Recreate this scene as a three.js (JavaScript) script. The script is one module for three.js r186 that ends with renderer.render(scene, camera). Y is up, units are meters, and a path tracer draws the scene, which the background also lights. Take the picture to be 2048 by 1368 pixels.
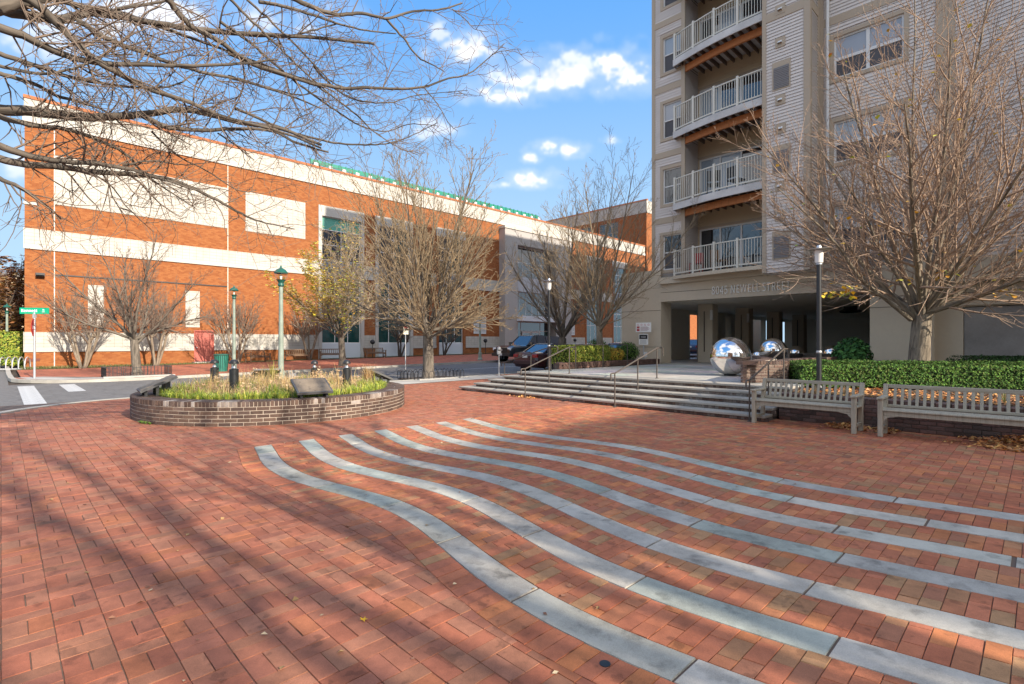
import * as THREE from 'three';
import { FontLoader } from 'three/addons/loaders/FontLoader.js';
import { TextGeometry } from 'three/addons/geometries/TextGeometry.js';

// ------------------------------------------------------------------ camera, sky, sun, exposure
const scene = new THREE.Scene();
const EYE = 1.5, FOC = 1040;                        // eye height; focal length for a picture 2048 wide
const camera = new THREE.PerspectiveCamera(2 * Math.atan(684 / FOC) * 180 / Math.PI, 2048 / 1368, 0.1, 3000);
camera.position.set(0, EYE, 0);
camera.lookAt(0, EYE, -10);
const renderer = new THREE.WebGLRenderer({ antialias: true });
renderer.setSize(1024, 684);
renderer.toneMapping = THREE.LinearToneMapping;
renderer.toneMappingExposure = 1.74;
renderer.shadowMap.enabled = true;

function rng(seed) { let a = seed >>> 0; return () => { a = (a + 0x6d2b79f5) | 0; let t = Math.imul(a ^ (a >>> 15), 1 | a); t = (t + Math.imul(t ^ (t >>> 7), 61 | t)) ^ t; return ((t ^ (t >>> 14)) >>> 0) / 4294967296; }; }
const clamp = (x, a, b) => Math.min(b, Math.max(a, x)), lerp = (a, b, t) => a + (b - a) * t;
const smooth = (a, b, x) => { const t = clamp((x - a) / (b - a), 0, 1); return t * t * (3 - 2 * t); };
function hash3(x, y, z) { let h = Math.imul(x, 374761393) ^ Math.imul(y, 668265263) ^ Math.imul(z, 2147483647 - 69); h = Math.imul(h ^ (h >>> 13), 1274126177); return ((h ^ (h >>> 16)) >>> 0) / 4294967296; }
function vnoise3(x, y, z) {
  const xi = Math.floor(x), yi = Math.floor(y), zi = Math.floor(z), f = (t) => t * t * (3 - 2 * t), u = f(x - xi), v = f(y - yi), w = f(z - zi);
  const L = (k) => lerp(lerp(hash3(xi, yi, zi + k), hash3(xi + 1, yi, zi + k), u), lerp(hash3(xi, yi + 1, zi + k), hash3(xi + 1, yi + 1, zi + k), u), v);
  return lerp(L(0), L(1), w);
}
const fbm3 = (x, y, z, o = 5) => { let s = 0, a = 0.5, t = 0; for (let i = 0; i < o; i++) { s += a * vnoise3(x, y, z); t += a; a *= 0.5; x = x * 2.03 + 7.1; y = y * 2.03 + 3.7; z = z * 2.03 + 1.3; } return s / t; };

// the sky: clear late-autumn blue, paler towards the horizon, with a few fair-weather cumulus in view and thicker cloud added out of view
{
  const SUNX = 0.722 * Math.cos(27 * Math.PI / 180), SUNY = Math.sin(27 * Math.PI / 180), SUNZ = 0.692 * Math.cos(27 * Math.PI / 180);
  const W = 2048, H = 1024, data = new Float32Array(W * H * 4);
  const puff = [[1140, 163, 150, 34, 1], [1235, 150, 62, 40, 1], [1010, 192, 60, 22, 0.9], [1150, 128, 60, 22, 0.7], [925, 100, 55, 30, 0.95], [880, 70, 40, 22, 0.6], [1118, 300, 42, 15, 1], [1062, 318, 16, 9, 0.9], [1068, 362, 40, 15, 1],
    [250, 30, 190, 60, 0.8], [120, 80, 120, 50, 0.55], [560, 40, 120, 36, 0.6], [860, 262, 50, 18, 0.5], [1222, 282, 14, 7, 0.7], [1000, 372, 18, 6, 0.6], [1052, 125, 26, 12, 0.4], [60, 330, 70, 30, 0.6]];
  for (let j = 0; j < H; j++) for (let i = 0; i < W; i++) {
    const phi = ((i + 0.5) / W - 0.5) * 2 * Math.PI, el = ((j + 0.5) / H - 0.5) * Math.PI;
    const x = Math.cos(el) * Math.cos(phi), y = Math.sin(el), z = Math.cos(el) * Math.sin(phi), o = (j * W + i) * 4;
    const e = Math.max(0, el) * 180 / Math.PI, t = smooth(0, 38, e), t2 = smooth(25, 90, e);
    const mu = Math.max(0, x * SUNX + y * SUNY + z * SUNZ), glow = 0.5 * Math.pow(mu, 3) + 1.1 * Math.pow(mu, 20);  // sun glow strengthened to lift the fill light
    let r = lerp(lerp(0.33, 0.085, t), 0.065, t2) + glow, g = lerp(lerp(0.475, 0.26, t), 0.17, t2) + glow * 0.97, b = lerp(lerp(0.61, 0.58, t), 0.43, t2) + glow * 0.9, d = 0, grey = 0;
    if (y > 0) {
      if (z < -0.12) {
        const px = 1024 + x / -z * FOC, py = 684 - y / -z * FOC;
        if (px > -900 && px < 2900 && py > -900) {
          for (const [cx, cy, w, h, k] of puff) { const q = ((px - cx) / w) ** 2 + ((py - cy) / (h * (py > cy ? 0.72 : 1.15))) ** 2; if (q < 4.5) { const under = smooth(-0.3, 1, (py - cy) / h); const f = 0.35 * w + 9, n = fbm3(px / f, py / (f * 0.75), 3.1 + cx, 6) - 0.5, n2 = fbm3(px / (f * 0.3), py / (f * 0.24), 9.7, 4) - 0.5; d = Math.max(d, k * (0.8 * smooth(-0.15, 0.8, 0.8 - q + n * 3.6 + n2 * 1.6) + 0.2 * smooth(-1.3, 0.6, 0.8 - q * 0.6 + n * 3.2))); grey = Math.max(grey, under * smooth(0.2, 0.9, d)); } }
        }
      }
      const n = fbm3(x / (y + 0.16) * 1.5 + 11, z / (y + 0.16) * 1.5 - 4, 0.4, 6), out = z < -0.12 ? smooth(1.25, 2.2, Math.abs(x / z)) : 1;
      d = Math.max(d, out * 0.9 * smooth(0.465, 0.6, n) * smooth(3, 10, e));  // denser cloud outside the view, added to brighten the fill light
      const sh = (0.82 + 0.14 * fbm3(x * 14, y * 18, z * 14, 4)) * (1 - 0.13 * grey);
      r = lerp(r, 0.82 * sh + glow * 0.4, d); g = lerp(g, 0.81 * sh + glow * 0.4, d); b = lerp(b, 0.82 * sh + glow * 0.4, d);
    } else { r = 0.2; g = 0.17; b = 0.15; }
    data[o] = r; data[o + 1] = g; data[o + 2] = b; data[o + 3] = 1;
  }
  const sky = new THREE.DataTexture(data, W, H, THREE.RGBAFormat, THREE.FloatType);
  sky.mapping = THREE.EquirectangularReflectionMapping; sky.magFilter = THREE.LinearFilter; sky.needsUpdate = true;
  scene.background = sky; scene.environment = sky; scene.backgroundIntensity = 1; scene.environmentIntensity = 1;
}
const SUN_ELEV = 27 * Math.PI / 180, SUN = new THREE.Vector3(0.722 * Math.cos(SUN_ELEV), Math.sin(SUN_ELEV), 0.692 * Math.cos(SUN_ELEV)).normalize();
const sun = new THREE.DirectionalLight(new THREE.Color(1, 0.89, 0.75), 4.5);
sun.target.position.set(0, 0, -20); sun.position.copy(SUN).multiplyScalar(120).add(sun.target.position);
sun.castShadow = true; sun.shadow.mapSize.set(4096, 4096);
Object.assign(sun.shadow.camera, { left: -90, right: 90, top: 70, bottom: -70, near: 1, far: 320 });
scene.add(sun, sun.target);

// ------------------------------------------------------------------ frame of the place: x runs along the street (away to the right), z across it (towards the plaza)
const TH = 44.5 * Math.PI / 180, CT = Math.cos(TH), ST = Math.sin(TH);
const toWorld = (x, y, z) => new THREE.Vector3(x * CT + z * ST, y, -x * ST + z * CT);
const fromWorld = (X, Z) => [X * CT - Z * ST, X * ST + Z * CT];
// measured points: where a sight line through photo pixel (px, py) meets a level, a wall parallel to the street, or a wall square to it
const onLevel = (px, py, y = 0) => { const d = (EYE - y) * FOC / (py - 684); return fromWorld((px - 1024) / FOC * d, -d); };
const onStreetWall = (px, py, z) => { const k = (px - 1024) / FOC, d = -z / (CT - k * ST); return [k * d * CT + d * ST, EYE + (684 - py) / FOC * d]; };
const onSideWall = (px, py, x) => { const k = (px - 1024) / FOC, d = x / (k * CT + ST); return [k * d * ST - d * CT, EYE + (684 - py) / FOC * d]; };
const streetX = (px, z) => onStreetWall(px, 684, z)[0];
const ground = (x, z) => 0.0105 * clamp(x - 3, 0, 40) * smooth(-13, -25, z);

const taken = new Map();
const numbered = (n) => { const k = taken.get(n) ?? 0; taken.set(n, k + 1); return k ? n + '_' + String(k).padStart(3, '0') : n; };
function thing(name, label, category, [x, y, z] = [0, 0, 0], turn = 0, group) {
  const o = new THREE.Group(); o.name = numbered(name); scene.add(o);
  o.position.copy(toWorld(x, y, z)); o.rotation.y = TH + turn; o.userData = { label, category };
  if (group) o.userData.group = group;
  return o;
}
function structure(name, label) { const o = new THREE.Group(); o.name = numbered(name); o.rotation.y = TH; o.userData = { kind: 'structure', label, category: name.replace(/_/g, ' ') }; scene.add(o); return o; }
function dup(src, [x, y, z], turn, label, group) {
  const r = src.clone(); r.name = numbered(src.name.replace(/_\d{3}$/, '')); r.position.copy(toWorld(x, y, z)); r.rotation.y = TH + turn; r.userData = { ...src.userData, label: label ?? src.userData.label };
  if (group) r.userData.group = group;
  scene.add(r); return r;
}

// ------------------------------------------------------------------ mesh builder
const sub = (a, b) => [a[0] - b[0], a[1] - b[1], a[2] - b[2]], cross = (a, b) => [a[1] * b[2] - a[2] * b[1], a[2] * b[0] - a[0] * b[2], a[0] * b[1] - a[1] * b[0]];
const norm = (a) => { const l = Math.hypot(a[0], a[1], a[2]) || 1; return [a[0] / l, a[1] / l, a[2] / l]; };
class Builder {
  constructor() { this.p = []; this.n = []; this.u = []; this.c = []; this.cur = null; }
  color(c) { this.cur = c; return this; }
  vert(p, n, u, v) { this.p.push(p[0], p[1], p[2]); this.n.push(n[0], n[1], n[2]); this.u.push(u, v); if (this.cur) this.c.push(this.cur[0], this.cur[1], this.cur[2]); }
  auto(p, n) { const a = Math.abs(n[0]), b = Math.abs(n[1]), c = Math.abs(n[2]); if (b >= a && b >= c) this.vert(p, n, p[0], p[2]); else if (a >= c) this.vert(p, n, p[2], p[1]); else this.vert(p, n, p[0], p[1]); }
  tri(a, b, c) { const n = norm(cross(sub(b, a), sub(c, a))); this.auto(a, n); this.auto(b, n); this.auto(c, n); return this; }
  quad(a, b, c, d) { const n = norm(cross(sub(c, a), sub(d, b))); for (const v of [a, b, c, a, c, d]) this.auto(v, n); return this; }
  poly(pts) { for (let i = 1; i + 1 < pts.length; i++) this.tri(pts[0], pts[i], pts[i + 1]); return this; }
  box(x0, x1, y0, y1, z0, z1, b = 0) {
    const i = b, P = (x, y, z) => [x, y, z];
    if (!i) {
      this.quad(P(x0, y1, z1), P(x1, y1, z1), P(x1, y1, z0), P(x0, y1, z0)); this.quad(P(x0, y0, z0), P(x1, y0, z0), P(x1, y0, z1), P(x0, y0, z1));
      this.quad(P(x0, y0, z1), P(x1, y0, z1), P(x1, y1, z1), P(x0, y1, z1)); this.quad(P(x1, y0, z0), P(x0, y0, z0), P(x0, y1, z0), P(x1, y1, z0));
      this.quad(P(x1, y0, z1), P(x1, y0, z0), P(x1, y1, z0), P(x1, y1, z1)); this.quad(P(x0, y0, z0), P(x0, y0, z1), P(x0, y1, z1), P(x0, y1, z0));
      return this;
    }
    // chamfered box
    const X = [x0, x1], Y = [y0, y1], Z = [z0, z1], s = [1, -1];
    const px = (k, a, c) => [X[k], Y[a] + s[a] * i, Z[c] + s[c] * i], py = (a, k, c) => [X[a] + s[a] * i, Y[k], Z[c] + s[c] * i], pz = (a, c, k) => [X[a] + s[a] * i, Y[c] + s[c] * i, Z[k]];
    const q = (a, b2, c, d, out) => { const n = cross(sub(c, a), sub(d, b2)); (n[0] * out[0] + n[1] * out[1] + n[2] * out[2] >= 0) ? this.quad(a, b2, c, d) : this.quad(d, c, b2, a); };
    const o = [-1, 1];
    for (const k of [0, 1]) { q(px(k, 0, 0), px(k, 1, 0), px(k, 1, 1), px(k, 0, 1), [o[k], 0, 0]); q(py(0, k, 0), py(1, k, 0), py(1, k, 1), py(0, k, 1), [0, o[k], 0]); q(pz(0, 0, k), pz(1, 0, k), pz(1, 1, k), pz(0, 1, k), [0, 0, o[k]]); }
    for (const a of [0, 1]) for (const c of [0, 1]) {
      q(px(a, c, 0), px(a, c, 1), py(a, c, 1), py(a, c, 0), [o[a], o[c], 0]); q(px(a, 0, c), px(a, 1, c), pz(a, 1, c), pz(a, 0, c), [o[a], 0, o[c]]); q(py(0, a, c), py(1, a, c), pz(1, a, c), pz(0, a, c), [0, o[a], o[c]]);
      for (const e of [0, 1]) { const t = [px(a, c, e), py(a, c, e), pz(a, c, e)], n = cross(sub(t[1], t[0]), sub(t[2], t[0])); (n[0] * o[a] + n[1] * o[c] + n[2] * o[e] >= 0) ? this.tri(...t) : this.tri(t[2], t[1], t[0]); }
    }
    return this;
  }
  bar(a, b, w, h, up = [0, 1, 0], ch = 0) {          // a box of section w x h from a to b
    const t = new Builder(), d = sub(b, a), L = Math.hypot(...d), z = norm(d), x = norm(cross(up, z)), y = cross(z, x);
    t.box(-w / 2, w / 2, -h / 2, h / 2, 0, L, ch);
    return this.take(t, (p) => [a[0] + x[0] * p[0] + y[0] * p[1] + z[0] * p[2], a[1] + x[1] * p[0] + y[1] * p[1] + z[1] * p[2], a[2] + x[2] * p[0] + y[2] * p[1] + z[2] * p[2]], (n) => [x[0] * n[0] + y[0] * n[1] + z[0] * n[2], x[1] * n[0] + y[1] * n[1] + z[1] * n[2], x[2] * n[0] + y[2] * n[1] + z[2] * n[2]]);
  }
  take(t, fp, fn) {
    for (let i = 0; i < t.p.length; i += 3) { const p = fp([t.p[i], t.p[i + 1], t.p[i + 2]]), n = fn([t.n[i], t.n[i + 1], t.n[i + 2]]); this.p.push(...p); this.n.push(...n); if (this.cur) this.c.push(...this.cur); }
    for (const v of t.u) this.u.push(v);
    return this;
  }
  moved(t, x, y, z, turn = 0) { const c = Math.cos(turn), s = Math.sin(turn), f = (p) => [p[0] * c + p[2] * s, p[1], -p[0] * s + p[2] * c]; return this.take(t, (p) => { const q = f(p); return [q[0] + x, q[1] + y, q[2] + z]; }, f); }
  tube(pts, rad, sides = 6, cap = true) {
    const rings = []; let px = null, len = 0;
    for (let i = 0; i < pts.length; i++) {
      const d = norm(sub(pts[Math.min(i + 1, pts.length - 1)], pts[Math.max(i - 1, 0)]));
      let x = px ?? (Math.abs(d[1]) > 0.9 ? [1, 0, 0] : [0, 1, 0]);
      const k = x[0] * d[0] + x[1] * d[1] + x[2] * d[2]; x = norm([x[0] - k * d[0], x[1] - k * d[1], x[2] - k * d[2]]); px = x;
      const y = cross(d, x), r = typeof rad === 'number' ? rad : rad[i], ring = [];
      if (i) len += Math.hypot(...sub(pts[i], pts[i - 1]));
      for (let j = 0; j <= sides; j++) { const a = j / sides * 2 * Math.PI, n = [x[0] * Math.cos(a) + y[0] * Math.sin(a), x[1] * Math.cos(a) + y[1] * Math.sin(a), x[2] * Math.cos(a) + y[2] * Math.sin(a)]; ring.push([[pts[i][0] + n[0] * r, pts[i][1] + n[1] * r, pts[i][2] + n[2] * r], n, a * r, len]); }
      rings.push(ring);
    }
    const V = (q) => this.vert(q[0], q[1], q[2], q[3]);
    for (let i = 0; i + 1 < rings.length; i++) for (let j = 0; j < sides; j++) { const a = rings[i][j], b = rings[i][j + 1], c = rings[i + 1][j + 1], d = rings[i + 1][j]; V(a); V(b); V(c); V(a); V(c); V(d); }
    if (cap && sides > 4) for (const r of [rings[0], rings[rings.length - 1]]) for (let j = 1; j + 1 < sides; j++) this.tri(r[0][0], r[j][0], r[j + 1][0]);
    return this;
  }
  lathe(prof, sides = 20, x = 0, z = 0, smoothed = true) {  // prof: [radius, height] from bottom to top
    for (let i = 0; i + 1 < prof.length; i++) {
      const [r0, y0] = prof[i], [r1, y1] = prof[i + 1], l = Math.hypot(r1 - r0, y1 - y0) || 1, nr = (y1 - y0) / l, ny = -(r1 - r0) / l;
      for (let j = 0; j < sides; j++) {
        const a = j / sides * 2 * Math.PI, b = (j + 1) / sides * 2 * Math.PI, m = smoothed ? 0 : (a + b) / 2, A = smoothed ? a : m, Bn = smoothed ? b : m;
        const q = (r, y, t, tn) => [[x + r * Math.cos(t), y, z + r * Math.sin(t)], [nr * Math.cos(tn), ny, nr * Math.sin(tn)], t * Math.max(r, 0.02), y];
        for (const v of [q(r0, y0, a, A), q(r1, y1, a, A), q(r1, y1, b, Bn), q(r0, y0, a, A), q(r1, y1, b, Bn), q(r0, y0, b, Bn)]) this.vert(...v);
      }
    }
    return this;
  }
  geometry() {
    const g = new THREE.BufferGeometry();
    g.setAttribute('position', new THREE.Float32BufferAttribute(this.p, 3)); g.setAttribute('normal', new THREE.Float32BufferAttribute(this.n, 3)); g.setAttribute('uv', new THREE.Float32BufferAttribute(this.u, 2));
    if (this.c.length) g.setAttribute('color', new THREE.Float32BufferAttribute(this.c, 3));
    return g;
  }
  mesh(name, mat, parent, kind) { const m = new THREE.Mesh(this.geometry(), mat); m.name = name; parent.add(m); if (kind) m.userData.kind = kind; return m; }
}
const mk = () => new Builder();
const boxPart = (name, mat, parent, x0, x1, y0, y1, z0, z1, b = 0) => mk().box(x0, x1, y0, y1, z0, z1, b).mesh(name, mat, parent);

// ------------------------------------------------------------------ procedural textures
const tileNoise = (x, y, per, seed) => { const xi = Math.floor(x), yi = Math.floor(y), f = (t) => t * t * (3 - 2 * t), u = f(x - xi), v = f(y - yi), m = (k) => ((k % per) + per) % per; const h = (a, b) => hash3(m(a), m(b), seed); return lerp(lerp(h(xi, yi), h(xi + 1, yi), u), lerp(h(xi, yi + 1), h(xi + 1, yi + 1), u), v); };
const tileFbm = (u, v, per, seed, o = 4) => { let s = 0, a = 0.5, t = 0, p = per; for (let i = 0; i < o; i++) { s += a * tileNoise(u * p, v * p, p, seed + i); t += a; a *= 0.55; p *= 2; } return s / t; };
function texture(w, h, fn, size, srgb = false, sizeY) {   // fn(u, v) gives a grey or [r, g, b] 0..1; size: metres a tile covers
  const d = new Uint8Array(w * h * 4);
  for (let j = 0; j < h; j++) for (let i = 0; i < w; i++) { const c = fn((i + 0.5) / w, (j + 0.5) / h), o = (j * w + i) * 4; if (typeof c === 'number') d[o] = d[o + 1] = d[o + 2] = clamp(c, 0, 1) * 255; else { d[o] = clamp(c[0], 0, 1) * 255; d[o + 1] = clamp(c[1], 0, 1) * 255; d[o + 2] = clamp(c[2], 0, 1) * 255; } d[o + 3] = 255; }
  const t = new THREE.DataTexture(d, w, h, THREE.RGBAFormat, THREE.UnsignedByteType);
  t.wrapS = t.wrapT = THREE.RepeatWrapping; t.magFilter = THREE.LinearFilter; t.minFilter = THREE.LinearMipmapLinearFilter; t.repeat.set(1 / size, 1 / (sizeY ?? size)); if (srgb) t.colorSpace = THREE.SRGBColorSpace; t.needsUpdate = true;
  return t;
}
const rep = (t, sx, sy = sx) => { const c = t.clone(); c.repeat.set(1 / sx, 1 / sy); c.needsUpdate = true; return c; };
const grit = texture(512, 512, (u, v) => 0.73 + 0.34 * (tileFbm(u, v, 24, 5, 4) - 0.5) + 0.34 * (tileFbm(u, v, 5, 9, 4) - 0.5) + 0.24 * (hash3(u * 512 | 0, v * 512 | 0, 3) - 0.5) - 0.22 * smooth(0.66, 0.74, tileFbm(u, v, 11, 15, 4)), 1.27);
const fine = texture(256, 256, (u, v) => 0.5 + 0.7 * (tileFbm(u, v, 32, 21, 3) - 0.5), 0.3);
const blotch = texture(512, 512, (u, v) => 0.8 + 0.5 * (tileFbm(u, v, 4, 31, 6) - 0.5) + 0.12 * (tileFbm(u, v, 64, 37, 2) - 0.5), 3.1);
const stain = texture(512, 512, (u, v) => 0.84 + 0.75 * (tileFbm(u, v, 5, 83, 6) - 0.5) - 0.25 * smooth(0.58, 0.78, tileFbm(u, v, 14, 89, 4)) + 0.22 * (hash3(u * 512 | 0, v * 512 | 0, 8) - 0.5) + 0.2 * (tileFbm(u, v, 40, 97, 3) - 0.5), 1.7);
const mottle = texture(512, 512, (u, v) => 0.95 + 0.12 * (tileFbm(u, v, 4, 131, 6) - 0.5) + 0.05 * (tileFbm(u, v, 64, 137, 2) - 0.5), 3.3);
const bark = texture(256, 512, (u, v) => { const w = tileFbm(u, v, 6, 44, 3); return 0.55 + 0.75 * (tileFbm(u + 0.08 * w, v * 0.25, 12, 41, 4) - 0.5) + 0.35 * (tileFbm(u, v, 8, 47, 4) - 0.5); }, 0.45, false, 0.9);
const grain = texture(256, 512, (u, v) => 0.72 + 0.4 * (tileFbm(u, v * 0.06, 24, 51, 4) - 0.5) + 0.3 * (tileFbm(u, v, 5, 57, 3) - 0.5), 0.25, false, 0.7);
const lin = (r, g, b) => new THREE.Color().setRGB(r, g, b);
const std = (r, g, b, rough = 0.8, more = {}) => new THREE.MeshStandardMaterial({ color: lin(r, g, b), roughness: rough, ...more });
const M = {
  paver: new THREE.MeshStandardMaterial({ vertexColors: true, roughness: 0.9, map: grit, bumpMap: fine, bumpScale: 0.0012 }),
  slab: new THREE.MeshStandardMaterial({ vertexColors: true, roughness: 0.85, map: stain, bumpMap: stain, bumpScale: 0.004 }),
  sand: std(0.15, 0.105, 0.08, 1),
  soil: std(0.06, 0.042, 0.03, 1, { bumpMap: blotch, bumpScale: 0.03 }),
  asphalt: std(0.2, 0.19, 0.18, 0.9, { map: rep(grit, 2.1), bumpMap: fine, bumpScale: 0.003 }),
  white_paint: std(0.68, 0.68, 0.66, 0.75, { map: rep(grit, 0.6) }),
  concrete: std(0.52, 0.5, 0.46, 0.9, { map: blotch, bumpMap: fine, bumpScale: 0.001 }),
  kerb: std(0.5, 0.47, 0.41, 0.9, { map: rep(blotch, 2) }),
  terrace: new THREE.MeshStandardMaterial({ vertexColors: true, roughness: 0.85, map: blotch, bumpMap: fine, bumpScale: 0.001 }),
  tread: std(0.46, 0.42, 0.355, 0.85, { map: rep(blotch, 1.3), bumpMap: fine, bumpScale: 0.0015 }),
  mortar: std(0.55, 0.47, 0.38, 0.95, { map: rep(blotch, 0.8) }),
  old_mortar: std(0.16, 0.125, 0.1, 0.95, { map: rep(blotch, 0.8) }),
  brick: new THREE.MeshStandardMaterial({ vertexColors: true, roughness: 0.85, map: rep(grit, 0.5), bumpMap: fine, bumpScale: 0.0015 }),
  stucco: std(0.64, 0.545, 0.41, 0.95, { map: rep(mottle, 4.7), bumpMap: fine, bumpScale: 0.002 }),
  soffit: std(0.8, 0.74, 0.62, 0.95),
  joint: std(0.12, 0.1, 0.075, 0.95),
  siding: std(0.74, 0.665, 0.6, 0.75, { map: rep(mottle, 6.3, 2.2) }),
  siding_warm: std(0.68, 0.55, 0.36, 0.75, { map: rep(mottle, 5.3, 2.2) }),
  trim: std(0.46, 0.37, 0.27, 0.7),
  trim_grey: std(0.26, 0.235, 0.21, 0.75),
  white_metal: std(0.74, 0.73, 0.7, 0.45),
  rail_paint: std(0.66, 0.63, 0.54, 0.5),
  cedar: std(0.66, 0.25, 0.085, 0.75, { map: rep(grain, 0.3, 0.9), bumpMap: grain, bumpScale: 0.002 }),
  joist: std(0.13, 0.085, 0.055, 0.85),
  glass: new THREE.MeshPhysicalMaterial({ color: lin(0.018, 0.024, 0.03), roughness: 0.04, specularIntensity: 1, ior: 1.7, clearcoat: 1, clearcoatRoughness: 0.03 }),
  glass_green: new THREE.MeshPhysicalMaterial({ color: lin(0.012, 0.055, 0.05), roughness: 0.05, ior: 1.65, clearcoat: 1, clearcoatRoughness: 0.03 }),
  blind: new THREE.MeshPhysicalMaterial({ color: lin(0.36, 0.37, 0.39), roughness: 0.3, clearcoat: 1, clearcoatRoughness: 0.03 }),
  curtain: new THREE.MeshPhysicalMaterial({ color: lin(0.3, 0.36, 0.42), roughness: 0.4, clearcoat: 1, clearcoatRoughness: 0.03 }),
  clear: new THREE.MeshPhysicalMaterial({ color: lin(0.95, 0.97, 0.97), transmission: 1, thickness: 0, roughness: 0.02, ior: 1.45 }),
  frosted: std(0.75, 0.73, 0.68, 0.35),
  screen: std(0.085, 0.08, 0.085, 0.6),
  chrome: std(0.9, 0.88, 0.85, 0.035, { metalness: 1 }),
  black_metal: std(0.022, 0.023, 0.025, 0.45),
  dark_bronze: std(0.03, 0.032, 0.034, 0.4, { metalness: 0.3 }),
  rail_metal: std(0.11, 0.092, 0.078, 0.5, { metalness: 0.35 }),
  galvanised: std(0.52, 0.53, 0.54, 0.45, { metalness: 0.5 }),
  green_paint: std(0.015, 0.1, 0.075, 0.4),
  pole_green: std(0.3, 0.36, 0.3, 0.6, { map: rep(blotch, 1) }),
  aluminium: std(0.6, 0.6, 0.6, 0.35, { metalness: 0.8 }),
  wood: new THREE.MeshStandardMaterial({ color: lin(0.52, 0.455, 0.34), roughness: 0.85, map: grain, bumpMap: grain, bumpScale: 0.0015 }),
  wood_brown: std(0.24, 0.15, 0.09, 0.8, { map: grain }),
  bark_light: std(0.36, 0.295, 0.215, 0.95, { map: bark, bumpMap: bark, bumpScale: 0.012 }),
  bark_grey: std(0.25, 0.21, 0.165, 0.95, { map: bark, bumpMap: bark, bumpScale: 0.012 }),
  bark_dark: std(0.115, 0.09, 0.07, 0.95, { map: bark, bumpMap: bark, bumpScale: 0.012 }),
  twig: std(0.36, 0.285, 0.2, 0.95), twig_red: std(0.36, 0.25, 0.175, 0.95), twig_dark: std(0.19, 0.14, 0.105, 0.95), twig_tan: std(0.27, 0.2, 0.12, 0.95), bough: std(0.2, 0.165, 0.13, 0.95, { map: bark, bumpMap: bark, bumpScale: 0.008 }),
  leaf: new THREE.MeshPhysicalMaterial({ vertexColors: true, roughness: 0.75, transmission: 0.3, thickness: 0 }),
  hedge_leaf: new THREE.MeshStandardMaterial({ color: 0xffffff, roughness: 0.9 }),
  litter: new THREE.MeshStandardMaterial({ vertexColors: true, roughness: 0.9 }),
  tyre: std(0.018, 0.018, 0.018, 0.85), rim: std(0.5, 0.5, 0.52, 0.35, { metalness: 0.8 }),
  red_lens: std(0.35, 0.015, 0.012, 0.2), lamp_lens: std(0.75, 0.76, 0.78, 0.12),
};
// wall brick too far off to tell apart: running bond, 203 x 68 mm
const brickTone = (u, v) => { const c = Math.floor(v * 24), x = u * 8 + (c & 1) * 0.5, k = Math.floor(x), fx = x - k, fy = v * 24 - c, jt = Math.min(fx, 1 - fx) * 203, jy = Math.min(fy, 1 - fy) * 68; return { joint: jt < 5 || jy < 5, t: hash3(((k % 8) + 8) % 8, c, 77) }; };
const wallBrick = texture(1024, 1024, (u, v) => { const b = brickTone(u, v), n = 0.97 + 0.06 * (tileFbm(u, v, 6, 61, 5) - 0.5); if (b.joint) return [0.54 * n, 0.36 * n, 0.24 * n]; const k = n * (0.92 + 0.16 * b.t); return [0.59 * k, (0.325 + 0.045 * b.t) * k, (0.15 + 0.05 * b.t) * k]; }, 1.624, true, 1.632);
const wallBrickB = texture(512, 512, (u, v) => (brickTone(u, v).joint ? 0.3 : 0.7), 1.624, false, 1.632);
const blockTex = texture(512, 512, (u, v) => { const fx = (u * 4) % 1, fy = (v * 8) % 1, j = Math.min(fx, 1 - fx) * 406 < 7 || Math.min(fy, 1 - fy) * 203 < 6, n = 0.94 + 0.16 * (tileFbm(u, v, 5, 71, 5) - 0.5); return j ? [0.54 * n, 0.5 * n, 0.44 * n] : [0.76 * n, 0.745 * n, 0.705 * n]; }, 1.624, true, 1.624);
const sideBrick = texture(512, 512, (u, v) => { const b = brickTone(u, v), n = 0.85 + 0.3 * (tileFbm(u, v, 6, 67, 5) - 0.5); if (b.joint) return [0.6 * n, 0.42 * n, 0.34 * n]; const k = n * (0.88 + 0.24 * b.t); return [0.78 * k, 0.44 * k, 0.31 * k]; }, 1.624, true, 1.632);
Object.assign(M, {
  wall_brick: new THREE.MeshStandardMaterial({ map: wallBrick, bumpMap: wallBrickB, bumpScale: 0.006, roughness: 0.92 }),
  block: new THREE.MeshStandardMaterial({ map: blockTex, roughness: 0.9 }),
  stone: std(0.5, 0.475, 0.43, 0.85, { map: rep(mottle, 5) }),
  sidewalk_brick: new THREE.MeshStandardMaterial({ map: sideBrick, roughness: 0.85 }),
});

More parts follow.
